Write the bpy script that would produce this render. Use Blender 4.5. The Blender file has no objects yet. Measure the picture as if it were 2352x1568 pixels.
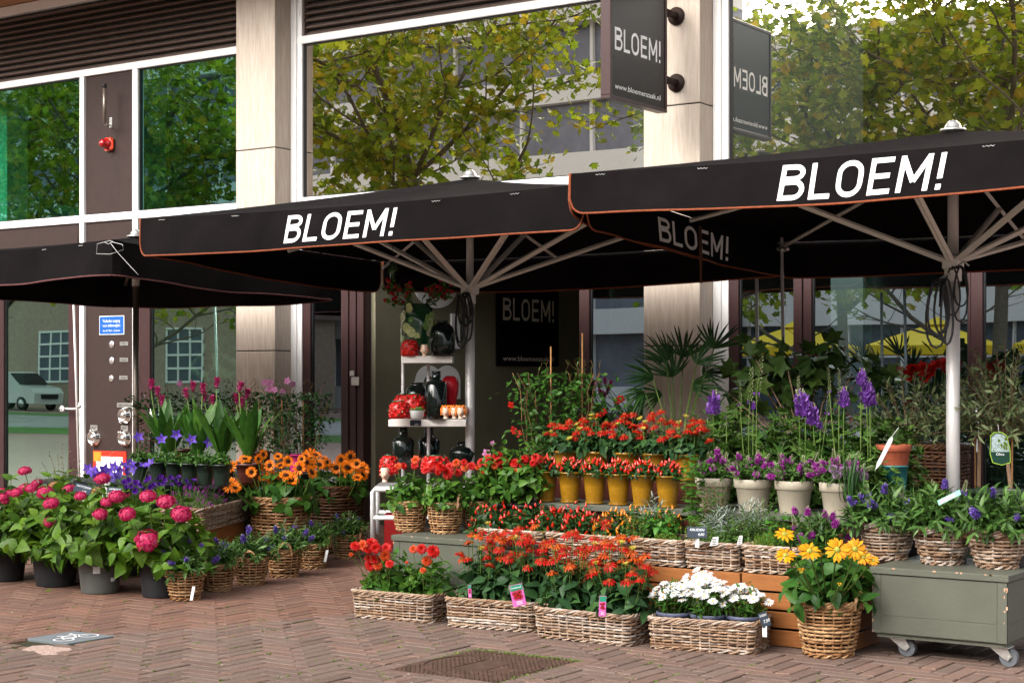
import bpy, math, random
import numpy as np
from mathutils import Vector, Matrix, Quaternion
C = bpy.context.scene.collection
PI = math.pi
# ---------------------------------------------------------------- camera, sky, sun, exposure
F0, HX, HY, CH, CD = 3852.0, 1176.0, 868.0, 1.4, 12.45   # focal length and horizon in a 2352 px wide frame, camera height, distance to the facade
TH = math.radians(34.5); SN, CS = math.sin(TH), math.cos(TH)
cam_d = bpy.data.cameras.new('camera'); cam = bpy.data.objects.new('camera', cam_d); C.objects.link(cam)
cam.location = (0, -CD, CH); cam.rotation_euler = (PI/2, 0, TH)
cam_d.sensor_width = 36; cam_d.lens = F0*36/2352; cam_d.shift_y = 0.0357; cam_d.clip_end = 600
bpy.context.scene.camera = cam
SUN_EL, SUN_AZ = math.radians(34), math.radians(196)       # azimuth measured clockwise from +y
w = bpy.data.worlds.new('World'); bpy.context.scene.world = w; w.use_nodes = True
nt = w.node_tree; bg = nt.nodes['Background']
sky = nt.nodes.new('ShaderNodeTexSky'); sky.sky_type = 'NISHITA'; sky.sun_disc = False
sky.sun_elevation = SUN_EL; sky.sun_rotation = SUN_AZ; sky.air_density = 1.0; sky.dust_density = 4.0
hs = nt.nodes.new('ShaderNodeHueSaturation'); hs.inputs['Saturation'].default_value = 0.12
nt.links.new(sky.outputs[0], hs.inputs['Color']); nt.links.new(hs.outputs[0], bg.inputs[0]); bg.inputs[1].default_value = 0.15
sd = bpy.data.lights.new('sun', 'SUN'); sd.energy = 1.5; sd.angle = math.radians(50); sd.color = (1, .93, .81)
so = bpy.data.objects.new('sun', sd); C.objects.link(so)
sv = Vector((math.sin(SUN_AZ)*math.cos(SUN_EL), math.cos(SUN_AZ)*math.cos(SUN_EL), math.sin(SUN_EL)))
so.rotation_euler = sv.to_track_quat('Z', 'Y').to_euler()
vs = bpy.context.scene.view_settings; vs.view_transform = 'Standard'; vs.look = 'None'; vs.exposure = 1.65; vs.gamma = 1
bpy.context.scene.cycles.max_bounces = 8; bpy.context.scene.cycles.transparent_max_bounces = 12

# ---------------------------------------------------------------- measuring helpers (photo pixel -> point in the place)
def ray(px, py):
    u = (px-HX)/F0; return np.array((-SN+u*CS, CS+u*SN, -(py-HY)/F0))
def PD(px, py, d):                                          # point at depth d
    r = ray(px, py)*d; return (r[0], r[1]-CD, r[2]+CH)
def PY(px, py, y=0.0):                                      # point on the plane y = const
    r = ray(px, py); t = (y+CD)/r[1]; return (r[0]*t, y, r[2]*t+CH)
def XY(px, y): return PY(px, HY, y)[0]
def PZ(px, py, z=0.0):                                      # point on the plane z = const
    r = ray(px, py); t = (z-CH)/r[2]; return (r[0]*t, r[1]*t-CD, z)
def PX(px, py, x):
    r = ray(px, py); t = x/r[0]; return (x, r[1]*t-CD, r[2]*t+CH)
def HW(px, w, y): return abs(XY(px+w/2, y)-XY(px-w/2, y))

# ---------------------------------------------------------------- mesh helpers
class MB:
    def __init__(s): s.V=[]; s.F=[]; s.n=0
    def add(s, V, Fs, m=0):
        V=np.asarray(V,float).reshape(-1,3); s.V.append(V)
        for f in (Fs if isinstance(Fs,list) else [Fs]):
            f=np.asarray(f)
            if f.size: s.F.append((f.reshape(-1,f.shape[-1])+s.n, m))
        s.n+=len(V); return s
    def box(s, x0,x1,y0,y1,z0,z1,m=0):
        V=[(x,y,z) for z in (z0,z1) for y in (y0,y1) for x in (x0,x1)]
        return s.add(V,[[0,2,3,1],[4,5,7,6],[0,1,5,4],[2,6,7,3],[0,4,6,2],[1,3,7,5]] if 0 else np.array([[0,2,3,1],[4,5,7,6],[0,1,5,4],[2,6,7,3],[0,4,6,2],[1,3,7,5]]),m)
    def bbox(s, x0,x1,y0,y1,z0,z1,b=.004,m=0):              # box with chamfered edges
        V=[];F=[]
        xs=(x0,x1);ys=(y0,y1);zs=(z0,z1)
        idx={}
        for i in (0,1):
            for j in (0,1):
                for k in (0,1):
                    sx=b if i==0 else -b; sy=b if j==0 else -b; sz=b if k==0 else -b
                    for a,p in (('x',(xs[i],ys[j]+sy,zs[k]+sz)),('y',(xs[i]+sx,ys[j],zs[k]+sz)),('z',(xs[i]+sx,ys[j]+sy,zs[k]))):
                        idx[(i,j,k,a)]=len(V); V.append(p)
        q=lambda *a:[idx[t] for t in a]
        Q=[q((0,0,0,'x'),(0,0,1,'x'),(0,1,1,'x'),(0,1,0,'x')),q((1,0,0,'x'),(1,1,0,'x'),(1,1,1,'x'),(1,0,1,'x')),
           q((0,0,0,'y'),(1,0,0,'y'),(1,0,1,'y'),(0,0,1,'y')),q((0,1,0,'y'),(0,1,1,'y'),(1,1,1,'y'),(1,1,0,'y')),
           q((0,0,0,'z'),(0,1,0,'z'),(1,1,0,'z'),(1,0,0,'z')),q((0,0,1,'z'),(1,0,1,'z'),(1,1,1,'z'),(0,1,1,'z'))]
        for i in (0,1):
            for j in (0,1):
                Q.append(q((i,j,0,'x'),(i,j,1,'x'),(i,j,1,'y'),(i,j,0,'y')))
                Q.append(q((i,0,j,'x'),(i,1,j,'x'),(i,1,j,'z'),(i,0,j,'z')))
                Q.append(q((0,i,j,'y'),(1,i,j,'y'),(1,i,j,'z'),(0,i,j,'z')))
        T=[q((i,j,k,'x'),(i,j,k,'y'),(i,j,k,'z')) for i in (0,1) for j in (0,1) for k in (0,1)]
        return s.add(V,[np.array(Q),np.array(T)],m)
    def tube(s, P, r, n=8, m=0, cap=True, sq=1.0):
        P=np.asarray(P,float); k=len(P); r=np.broadcast_to(np.asarray(r,float),(k,))
        T=np.gradient(P,axis=0); T/=np.linalg.norm(T,axis=1)[:,None]+1e-12
        a=np.array((0,0,1.)) if abs(T[0,2])<.9 else np.array((1.,0,0))
        U=np.zeros_like(P)
        for i in range(k):
            a=a-T[i]*a.dot(T[i]); a/=np.linalg.norm(a)+1e-12; U[i]=a
        W=np.cross(T,U); an=np.arange(n)*2*PI/n
        V=(P[:,None]+r[:,None,None]*(np.cos(an)[None,:,None]*U[:,None]*sq+np.sin(an)[None,:,None]*W[:,None])).reshape(-1,3)
        i=np.arange(k-1)[:,None]*n; j=np.arange(n)[None]; j2=(j+1)%n
        Q=np.stack((i+j,i+j2,i+n+j2,i+n+j),-1).reshape(-1,4)
        Fs=[Q]
        if cap and n>2: Fs+= [np.array([list(range(n))[::-1]]),np.array([[(k-1)*n+t for t in range(n)]])]
        return s.add(V,Fs,m)
    def cyl(s,a,b,r,n=12,m=0,r2=None): return s.tube([a,b],[r,r if r2 is None else r2],n,m)
    def lathe(s, prof, n=24, m=0, c=(0,0,0), sx=1, sy=1):
        prof=np.asarray(prof,float); k=len(prof); an=np.arange(n)*2*PI/n
        V=np.stack((prof[:,0:1]*np.cos(an)*sx,prof[:,0:1]*np.sin(an)*sy,np.repeat(prof[:,1:2],n,1)),-1).reshape(-1,3)+np.array(c)
        i=np.arange(k-1)[:,None]*n; j=np.arange(n)[None]; j2=(j+1)%n
        return s.add(V,np.stack((i+j,i+j2,i+n+j2,i+n+j),-1).reshape(-1,4),m)
    def ball(s, c, r, n=12, m=0, sz=1, k=8, top=1.0):
        a=np.linspace(-PI/2,PI/2*top,k); return s.lathe(np.stack((np.cos(a)*r+1e-5,np.sin(a)*r*sz),-1),n,m,c)
    def disc(s,c,r,n=24,m=0,sx=1,sy=1):
        an=np.arange(n)*2*PI/n; V=np.stack((np.cos(an)*r*sx+c[0],np.sin(an)*r*sy+c[1],np.full(n,c[2])),-1); return s.add(V,np.arange(n)[None],m)
    def poly(s, pts, m=0): return s.add(pts,np.arange(len(pts))[None],m)
    def grid(s, fn, nu, nv, m=0):
        V=[fn(i/nu,j/nv) for j in range(nv+1) for i in range(nu+1)]
        i=np.arange(nu)[None];j=np.arange(nv)[:,None]*(nu+1)
        return s.add(V,np.stack((j+i,j+i+1,j+i+nu+2,j+i+nu+1),-1).reshape(-1,4),m)
    def place(s, T, pos, d, up, sc=1.0, m=0, wx=1.0):       # many copies of a template leaf (x width, y length, z normal)
        V,F_=T; pos=np.asarray(pos,float).reshape(-1,3); N=len(pos)
        if not N: return s
        d=np.broadcast_to(np.asarray(d,float),(N,3)); up=np.broadcast_to(np.asarray(up,float),(N,3)); sc=np.broadcast_to(np.asarray(sc,float),(N,))
        Y=d/(np.linalg.norm(d,axis=1)[:,None]+1e-9); X=np.cross(Y,up); X/=np.linalg.norm(X,axis=1)[:,None]+1e-9; Z=np.cross(X,Y)
        W=pos[:,None]+sc[:,None,None]*(V[None,:,0:1]*wx*X[:,None]+V[None,:,1:2]*Y[:,None]+V[None,:,2:3]*Z[:,None])
        n=len(V); off=(np.arange(N)*n)[:,None,None]
        return s.add(W.reshape(-1,3),[(f[None]+off).reshape(-1,f.shape[1]) for f in F_],m)
    def xf(s, M):
        A=np.array(M); s.V=[v@A[:3,:3].T+A[:3,3] for v in s.V]; return s
    def join(s,o,dm=0):
        for f,m in o.F: s.F.append((f+s.n,m+dm))
        s.V+=o.V; s.n+=o.n; return s
    def mesh(s, name, mats, smooth=True, org=(0,0,0)):
        me=bpy.data.meshes.new(name)
        if s.n:
            V=np.concatenate(s.V)-np.array(org); me.vertices.add(len(V)); me.vertices.foreach_set('co',V.ravel())
            li=np.concatenate([f.ravel() for f,m in s.F]); tot=np.concatenate([np.full(len(f),f.shape[1]) for f,m in s.F])
            mi=np.concatenate([np.full(len(f),m) for f,m in s.F]); st=np.concatenate(([0],np.cumsum(tot)[:-1]))
            me.loops.add(len(li)); me.loops.foreach_set('vertex_index',li.astype(np.int32))
            me.polygons.add(len(tot)); me.polygons.foreach_set('loop_start',st.astype(np.int32))
            me.polygons.foreach_set('material_index',mi.astype(np.int32)); me.polygons.foreach_set('use_smooth',np.full(len(tot),smooth))
            me.update(calc_edges=True)
        for m in (mats if isinstance(mats,(list,tuple)) else [mats]): me.materials.append(m)
        return me
def link(name, me, parent=None, label=None, loc=None, rot=None, sc=None):
    o=bpy.data.objects.new(name,me); C.objects.link(o); o.parent=parent
    if label: o['label']=label
    if loc is not None: o.location=loc
    if rot is not None: o.rotation_mode='QUATERNION'; o.rotation_quaternion=rot
    if sc is not None: o.scale=(sc,sc,sc) if np.isscalar(sc) else sc
    return o
def tag(o,label,cat,group=None):
    o['label']=label; o['category']=cat
    if group: o['group']=group
    return o
def struct(o): o['kind']='structure'; return o
# thing(): Empty at the base.  Parts of a thing are written in world coordinates unless local=True
def thing(name,label,cat,loc=(0,0,0),rz=0.0,group=None):
    o=bpy.data.objects.new(name,None); C.objects.link(o); o.location=loc; o.rotation_euler=(0,0,rz); o.empty_display_size=.1
    return tag(o,label,cat,group)
def part(mb,name,mats,parent,smooth=True,label=None,local=False):
    org=(0,0,0)
    if not local:
        q=parent; org=np.zeros(3)
        while q is not None: org=org+np.array(q.location); q=q.parent
    return link(name,mb.mesh(name,mats,smooth,org),parent,label)
def copy_tree(o,parent=None):
    c=o.copy(); C.objects.link(c); c.parent=parent
    for ch in list(o.children): copy_tree(ch,c)
    return c
rng=np.random.default_rng(7); random.seed(7)
def U(a,b,n=None): return rng.uniform(a,b,n)
def qz(n,roll=None):                                        # quaternion turning +z to n
    q=Vector(n).normalized().to_track_quat('Z','Y')
    return q@Quaternion((0,0,1),roll if roll is not None else random.uniform(0,6.28))

# ---------------------------------------------------------------- materials
def _m(name):
    m=bpy.data.materials.new(name); m.use_nodes=True; n=m.node_tree; return m,n,n.nodes['Principled BSDF'],n.nodes,n.links
def mat(name,col,rough=.6,metal=0,var=.12,scale=8,bump=0,bscale=60,spec=.28,stretch=None,col2=None,coat=0):
    m,n,b,N,L=_m(name); b.inputs['Roughness'].default_value=rough; b.inputs['Metallic'].default_value=metal
    b.inputs['Specular IOR Level'].default_value=spec; b.inputs['Coat Weight'].default_value=coat; b.inputs['Coat Roughness'].default_value=.08
    tc=N.new('ShaderNodeTexCoord'); src=tc.outputs['Object']
    if stretch:
        mp=N.new('ShaderNodeMapping'); mp.inputs['Scale'].default_value=stretch; L.new(src,mp.inputs[0]); src=mp.outputs[0]
    no=N.new('ShaderNodeTexNoise'); no.inputs['Scale'].default_value=scale; no.inputs['Detail'].default_value=6; no.inputs['Roughness'].default_value=.65; L.new(src,no.inputs['Vector'])
    cr=N.new('ShaderNodeValToRGB'); e=cr.color_ramp.elements
    c2=col2 or tuple(min(1,c*(1+var)) for c in col); c1=tuple(c*(1-var) for c in col) if not col2 else col
    e[0].position=.3; e[1].position=.7; e[0].color=(*c1,1); e[1].color=(*c2,1)
    L.new(no.outputs['Fac'],cr.inputs[0]); L.new(cr.outputs[0],b.inputs['Base Color'])
    if bump:
        n2=N.new('ShaderNodeTexNoise'); n2.inputs['Scale'].default_value=bscale; n2.inputs['Detail'].default_value=4; L.new(src,n2.inputs['Vector'])
        bp=N.new('ShaderNodeBump'); bp.inputs['Strength'].default_value=bump; bp.inputs['Distance'].default_value=.01; L.new(n2.outputs['Fac'],bp.inputs['Height']); L.new(bp.outputs[0],b.inputs['Normal'])
    return m
def vmat(name,cols,rough=.5,trans=0.0,var=.25,nscale=25,spec=.22,bump=0,bsc=80,sheen=0):   # colour varies from leaf to leaf / strand to strand
    m,n,b,N,L=_m(name); b.inputs['Roughness'].default_value=rough; b.inputs['Specular IOR Level'].default_value=spec
    g=N.new('ShaderNodeNewGeometry'); cr=N.new('ShaderNodeValToRGB'); cr.color_ramp.elements[0].color=(*cols[0],1); cr.color_ramp.elements[0].position=0
    cr.color_ramp.elements[1].color=(*cols[-1],1); cr.color_ramp.elements[1].position=1
    for i,c in enumerate(cols[1:-1]): cr.color_ramp.elements.new((i+1)/(len(cols)-1)).color=(*c,1)
    L.new(g.outputs['Random Per Island'],cr.inputs[0])
    tc=N.new('ShaderNodeTexCoord'); no=N.new('ShaderNodeTexNoise'); no.inputs['Scale'].default_value=nscale; no.inputs['Detail'].default_value=3; L.new(tc.outputs['Object'],no.inputs['Vector'])
    mr=N.new('ShaderNodeMapRange'); mr.inputs[1].default_value=.3; mr.inputs[2].default_value=.7; mr.inputs[3].default_value=1-var; mr.inputs[4].default_value=1+var; L.new(no.outputs['Fac'],mr.inputs[0])
    mx=N.new('ShaderNodeMix'); mx.data_type='RGBA'; mx.blend_type='MULTIPLY'; mx.inputs[0].default_value=1; L.new(cr.outputs[0],mx.inputs[6]); L.new(mr.outputs[0],mx.inputs[7])
    L.new(mx.outputs[2],b.inputs['Base Color'])
    if bump:
        n2=N.new('ShaderNodeTexNoise'); n2.inputs['Scale'].default_value=bsc; L.new(tc.outputs['Object'],n2.inputs['Vector'])
        bp=N.new('ShaderNodeBump'); bp.inputs['Strength'].default_value=bump; bp.inputs['Distance'].default_value=.005; L.new(n2.outputs['Fac'],bp.inputs['Height']); L.new(bp.outputs[0],b.inputs['Normal'])
    if trans:
        t=N.new('ShaderNodeBsdfTranslucent'); L.new(mx.outputs[2],t.inputs[0]); ms=N.new('ShaderNodeMixShader'); ms.inputs[0].default_value=trans
        L.new(b.outputs[0],ms.inputs[1]); L.new(t.outputs[0],ms.inputs[2]); L.new(ms.outputs[0],n.nodes['Material Output'].inputs[0])
    return m
def glassmat(name,fac,gl,tr):
    m=bpy.data.materials.new(name); m.use_nodes=True; N=m.node_tree.nodes; L=m.node_tree.links; N.remove(N['Principled BSDF'])
    g=N.new('ShaderNodeBsdfGlossy'); g.inputs['Roughness'].default_value=0; g.inputs[0].default_value=(*gl,1)
    t=N.new('ShaderNodeBsdfTransparent'); t.inputs[0].default_value=(*tr,1); x=N.new('ShaderNodeMixShader'); x.inputs[0].default_value=fac
    tc=N.new('ShaderNodeTexCoord'); no=N.new('ShaderNodeTexNoise'); no.inputs['Scale'].default_value=1.3; no.inputs['Detail'].default_value=0; L.new(tc.outputs['Object'],no.inputs['Vector'])
    bp=N.new('ShaderNodeBump'); bp.inputs['Strength'].default_value=.05; bp.inputs['Distance'].default_value=.01; L.new(no.outputs['Fac'],bp.inputs['Height']); L.new(bp.outputs[0],g.inputs['Normal'])
    L.new(t.outputs[0],x.inputs[1]); L.new(g.outputs[0],x.inputs[2]); L.new(x.outputs[0],N['Material Output'].inputs[0]); return m
M={}
M['white']=mat('white_frame',(.78,.77,.76),.35,var=.03,scale=3)
M['brown']=mat('brown_panel',(.026,.0125,.010),.65,var=.14,scale=5,bump=.03,bscale=250)
M['brownd']=mat('brown_frame',(.040,.019,.019),.38,var=.1,scale=4)
M['louvre']=mat('louvre_brown',(.105,.072,.060),.45,var=.12,scale=6)
M['trav']=mat('travertine',(0.3698,0.2967,0.2365),.6,scale=7,stretch=(6,6,.55),col2=(0.4902,0.4214,0.3612),bump=.25,bscale=28)
M['wood_soffit']=mat('soffit_wood',(.35,.17,.08),.6,var=.3,scale=6,stretch=(.3,6,1))
M['olive']=mat('olive_wall',(0.195,0.18,0.12),.75,var=.1,scale=3,bump=.05)
M['seal']=mat('black_seal',(.012,.012,.013),.5)
M['canvas']=mat('black_canvas',(.0056,.0043,.0046),.9,var=.35,scale=2.5,bump=.8,bscale=6,spec=.06)
M['piping']=mat('orange_piping',(0.18,0.0425,0.015),.8,var=.3,scale=60)
M['pipingd']=mat('maroon_piping',(.10,.035,.035),.8,var=.3,scale=60)
M['thread']=mat('white_thread',(.6,.6,.6),.8)
M['print']=mat('white_print',(.72,.71,.73),.6,var=.08,scale=14,bump=.3,bscale=30)
M['alu']=mat('brushed_aluminium',(.70,.67,.64),.5,metal=.15,var=.06,scale=20,stretch=(30,30,.5))
M['alup']=mat('pole_aluminium',(0.5412,0.5166,0.5084),.4,metal=.25,var=.05,scale=10,stretch=(30,30,.5))
M['steel']=mat('zinc_steel',(.55,.54,.52),.32,metal=.85,var=.15,scale=30)
M['steelk']=mat('weathered_steel_pole',(.22,.18,.15),.4,metal=.7,var=.25,scale=20,stretch=(20,20,1))
M['chrome']=mat('polished_steel',(.7,.69,.67),.16,metal=1,var=.05)
M['black']=mat('black_plastic',(.016,.016,.018),.5,var=.2,scale=20)
M['rubber']=mat('grey_rubber',(.085,.09,.10),.6)
M['vase']=mat('black_glaze',(.004,.007,.006),.10,var=.2,coat=.25)
M['vasec']=mat('red_glaze',(.45,.010,.008),.35,coat=.15,var=.15,scale=20)
M['greeng']=mat('green_glaze',(.012,.06,.022),.15,coat=.8,var=.3,scale=20)
M['greyp']=mat('grey_green_paint',(.080,.083,.064),.5,var=.09,scale=5,bump=.12,bscale=50)
M['bare']=mat('bare_wood_chip',(.45,.26,.17),.7,var=.2)
M['crate']=mat('orange_stained_wood',(0.1872,0.0612,0.01584),.45,scale=7,stretch=(1.2,14,14),col2=(0.288,0.1116,0.0324),bump=.15,bscale=40)
M['mustard']=mat('mustard_glaze',(0.2448,0.1188,0.0072),.22,var=.16,scale=40,coat=.5)
M['cream']=mat('speckled_cream_pot',(0.3312,0.288,0.2232),.55,var=.10,scale=90,bump=.1,bscale=120)
M['terra']=mat('terracotta',(0.2592,0.0612,0.0288),.7,var=.12,scale=20)
M['teal']=mat('teal_glaze',(.02,.14,.15),.3,var=.2,scale=20)
M['potgrey']=mat('grey_plastic_pot',(.105,.107,.100),.5,var=.18,scale=9,bump=.1,bscale=30)
M['potblk']=mat('black_plastic_pot',(.022,.022,.025),.5,var=.3,scale=12,bump=.1,bscale=30)
M['potgreen']=mat('dark_green_pot',(.012,.020,.014),.32,var=.3,scale=12,coat=.3)
M['potbrown']=mat('maroon_brown_pot',(.055,.014,.010),.3,var=.3,scale=12,coat=.3)
M['potpink']=mat('pink_pot',(0.4464,0.0216,0.144),.45)
M['potblue']=mat('blue_grey_pot',(0.0828,0.09,0.144),.5,var=.08)
M['soil']=mat('potting_soil',(.03,.016,.01),.95,var=.5,scale=60,bump=1,bscale=90)
M['label']=mat('white_label',(.7,.7,.7),.5,var=.04)
M['label2']=mat('bright_white_lettering',(.88,.88,.88),.5,var=.01)
M['slate']=mat('slate_chalkboard',(.022,.032,.048),.6,var=.3,scale=20)
M['chalk']=mat('chalk',(.75,.76,.78),.8)
M['ink']=mat('dark_ink',(.03,.03,.03),.6)
M['cream_w']=mat('shelf_white',(.78,.74,.70),.4,var=.03)
M['blue']=mat('sign_blue',(.01,.09,.50),.4,var=.03)
M['red']=mat('red_plastic',(.62,.03,.015),.35,var=.06)
M['redd']=mat('dark_red_lens',(.30,.006,.008),.15,coat=.6)
M['orange']=mat('orange_sticker',(.85,.22,.02),.5)
M['yellow']=mat('yellow_canvas',(.92,.66,.03),.7,var=.06,scale=2)
M['skin']=mat('skin',(.52,.30,.20),.5,var=.05)
M['skinp']=mat('glazed_pale_skin',(.66,.46,.34),.2,coat=.6,var=.05)
M['cloth_k']=mat('dark_green_shirt',(.02,.035,.03),.8,var=.2)
M['hair']=mat('grey_brown_hair',(.14,.11,.08),.7,var=.3,scale=60)
M['iron']=mat('rusty_cast_iron',(.055,.034,.025),.55,metal=.3,scale=14,col2=(.13,.075,.055),bump=.5,bscale=70)
M['tile']=mat('grey_concrete_tile',(.13,.145,.155),.85,var=.15,scale=60,bump=.4,bscale=200)
M['stone']=mat('pale_broken_stone',(.26,.17,.14),.9,scale=45,col2=(.46,.34,.29),bump=1,bscale=60)
M['tgreen']=mat('interior_green',(.25,.42,.32),.6)
M['asphalt']=mat('asphalt',(.20,.20,.20),.85,var=.1,scale=3)
M['pave']=mat('far_pavement',(.22,.14,.115),.85,var=.15,scale=4)
M['grass']=mat('grass',(.06,.14,.02),.9,var=.35,scale=3)
M['offw']=mat('office_white_band',(0.837,0.81,0.783),.6,var=.04)
M['offg']=mat('office_window',(.10,.12,.15),.12,var=.2,scale=1.5)
M['offg2']=mat('office_pale_window',(.20,.20,.24),.2,var=.25,scale=.8)
M['brick']=mat('house_brick',(.36,.27,.21),.8,var=.2,scale=5)
M['roof']=mat('house_roof',(.12,.08,.07),.8,var=.2,scale=5)
M['vanw']=mat('van_white',(.62,.62,.62),.25,coat=.6,var=.02)
M['vang']=mat('van_glass',(.02,.025,.03),.05)
M['bamboo']=mat('bamboo_cane',(.22,.105,.035),.6,var=.25,scale=30)
M['bark']=mat('bark',(.13,.10,.07),.85,var=.35,scale=15,bump=.6,bscale=30)
M['obark']=mat('olive_bark',(.20,.125,.075),.8,var=.3,scale=30,stretch=(6,6,1),bump=.4,bscale=40)
# wicker
M['wick']=vmat('natural_wicker',[(0.156,0.0663,0.0234),(0.2808,0.1482,0.0663),(0.39,0.234,0.117),(0.234,0.1092,0.0468)],.5,var=.35,nscale=50,bump=.3)
M['wickg']=vmat('washed_grey_wicker',[(0.156,0.0819,0.0429),(0.312,0.2262,0.1638),(0.2184,0.1248,0.0702),(0.39,0.3276,0.2808),(0.117,0.0546,0.0273)],.6,var=.3,nscale=40,bump=.3)
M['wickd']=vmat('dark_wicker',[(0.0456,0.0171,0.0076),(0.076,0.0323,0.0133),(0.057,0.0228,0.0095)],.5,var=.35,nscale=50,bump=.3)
M['rope']=vmat('rope_handle',[(0.234,0.1248,0.0624),(0.351,0.2106,0.117)],.8,var=.2)
# leaves
LG=dict(trans=.28,rough=.42)
M['l_hyd']=vmat('hydrangea_leaf',[(.016,.045,.005),(.085,.17,.012),(.035,.09,.006),(.060,.14,.010),(.11,.19,.014),(.045,.11,.007)],**LG)
M['l_mid']=vmat('mid_green_leaf',[(0.018,0.0612,0.00864),(0.0324,0.1008,0.01296),(0.0504,0.1224,0.0144)],**LG)
M['l_dah']=vmat('dahlia_leaf',[(.028,.085,.010),(.05,.13,.015),(.085,.17,.02)],**LG)
M['l_dark']=vmat('dark_green_leaf',[(0.00864,0.03024,0.0072),(0.01584,0.0504,0.01008),(0.0252,0.0684,0.0144)],trans=.15,rough=.38)
M['l_hebe']=vmat('hebe_leaf',[(0.01901,0.05184,0.01037),(0.03888,0.09504,0.01555),(0.0864,0.1642,0.03888),(0.03024,0.07344,0.01296)],trans=.2,rough=.4)
M['l_echi']=vmat('coneflower_leaf',[(0.01584,0.0468,0.01584),(0.0252,0.072,0.0216),(0.036,0.0864,0.018)],trans=.2,rough=.5)
M['l_herb']=vmat('herb_leaf',[(0.0576,0.1224,0.00864),(0.1008,0.1728,0.0144),(0.144,0.2016,0.0216)],**LG)
M['l_fine']=vmat('fine_green_leaf',[(0.036,0.0936,0.0144),(0.0648,0.1368,0.0216),(0.1008,0.1728,0.036)],**LG)
M['l_silver']=vmat('silver_leaf',[(0.1584,0.2016,0.1584),(0.2592,0.3024,0.2592),(0.2016,0.2448,0.216)],rough=.7,trans=.1)
M['l_euc']=vmat('eucalyptus_leaf',[(0.0432,0.072,0.0504),(0.0936,0.1368,0.1008),(0.144,0.1944,0.1512)],rough=.6,trans=.1)
M['l_olive']=vmat('olive_leaf',[(.045,.07,.022),(.10,.14,.05),(.20,.24,.12)],rough=.5,trans=.12)
M['l_lav']=vmat('lavender_leaf',[(0.072,0.1224,0.036),(0.1224,0.1872,0.0504),(0.1728,0.2376,0.0864)],rough=.7,trans=.15)
M['l_fig']=vmat('fig_leaf',[(0.0252,0.0576,0.01296),(0.0468,0.0936,0.018),(0.072,0.1224,0.0216)],trans=.2,rough=.5)
M['l_plane']=vmat('plane_tree_leaf',[(.10,.16,.012),(.22,.29,.018),(.36,.38,.03),(.14,.21,.015),(.46,.33,.03)],trans=.4,rough=.5,var=.3,nscale=1)
M['l_mint']=vmat('mint_leaf',[(0.036,0.1224,0.0144),(0.0576,0.18,0.0216),(0.0936,0.216,0.0288)],**LG)
M['stem']=vmat('green_stem',[(0.0432,0.0936,0.0144),(0.0936,0.144,0.0288)],rough=.5)
M['stemr']=vmat('woody_stem',[(.10,.05,.02),(.18,.10,.04)],rough=.6)
# petals
PT=dict(trans=.3,rough=.5,var=.12,spec=.25)
M['p_hyd']=vmat('hydrangea_petal',[(.38,.005,.055),(.56,.018,.11),(.28,.003,.06),(.60,.07,.17),(.44,.008,.06)],**PT)
M['p_hydy']=vmat('hydrangea_young_petal',[(0.297,0.2508,0.0396),(0.363,0.0528,0.0924),(0.396,0.33,0.0792),(0.297,0.0132,0.066)],**PT)
M['p_dah']=vmat('dahlia_petal',[(0.396,0.00264,0.00396),(0.462,0.0066,0.00528),(0.4884,0.01716,0.00528)],**PT)
M['p_daho']=vmat('orange_dahlia_petal',[(0.4752,0.033,0.00528),(0.5148,0.0792,0.0099),(0.462,0.0165,0.00528)],**PT)
M['p_ech']=vmat('red_coneflower_petal',[(0.4092,0.00528,0.00396),(0.4752,0.01452,0.00528),(0.33,0.0033,0.00396)],**PT)
M['p_echo']=vmat('orange_coneflower_petal',[(0.4884,0.0495,0.00528),(0.528,0.099,0.00792),(0.462,0.0231,0.00528)],**PT)
M['p_eche']=vmat('opening_coneflower_petal',[(0.396,0.363,0.066),(0.495,0.297,0.0396)],**PT)
M['p_sun']=vmat('sunflower_petal',[(0.775,0.1688,0.00375),(0.85,0.25,0.00625),(0.725,0.125,0.00375)],**PT)
M['p_rud']=vmat('rudbeckia_petal',[(.60,.26,.003),(.64,.33,.006),(.58,.20,.003)],**PT)
M['p_dai']=vmat('daisy_petal',[(0.72,0.72,0.72),(0.774,0.774,0.792)],rough=.5,trans=.2,var=.04)
M['p_vio']=vmat('violet_petal',[(0.0858,0.033,0.396),(0.132,0.0594,0.462),(0.066,0.0198,0.297)],**PT)
M['p_lis']=vmat('purple_petal',[(0.066,0.0099,0.231),(0.1188,0.0198,0.3168),(0.0462,0.0066,0.1452)],**PT)
M['p_mag']=vmat('magenta_floret',[(0.2772,0.0198,0.2508),(0.396,0.0594,0.363),(0.2112,0.0132,0.1848)],**PT)
M['p_heb']=vmat('blue_violet_floret',[(0.0924,0.0462,0.3168),(0.1716,0.1056,0.4092),(0.066,0.033,0.198)],**PT)
M['p_del']=vmat('delphinium_floret',[(.20,.075,.36),(.13,.03,.26),(.30,.15,.46)],**PT)
M['p_bud']=vmat('pale_bud',[(0.363,0.3828,0.231),(0.2772,0.297,0.132),(0.4356,0.4092,0.33)],**PT)
M['p_pin']=vmat('pink_petal',[(0.4356,0.1056,0.2772),(0.495,0.198,0.363)],**PT)
M['p_cur']=vmat('curcuma_bract',[(0.3432,0.0198,0.1056),(0.4488,0.0528,0.1848),(0.2772,0.0099,0.066)],**PT)
M['p_all']=vmat('allium_floret',[(0.363,0.1716,0.3828),(0.4488,0.2772,0.462),(0.3168,0.1188,0.33)],**PT)
M['chir']=vmat('red_chilli_fruit',[(0.396,0.00396,0.00396),(0.4488,0.0132,0.00528),(0.33,0.00264,0.0033)],rough=.15,var=.08,spec=.6)
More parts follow.
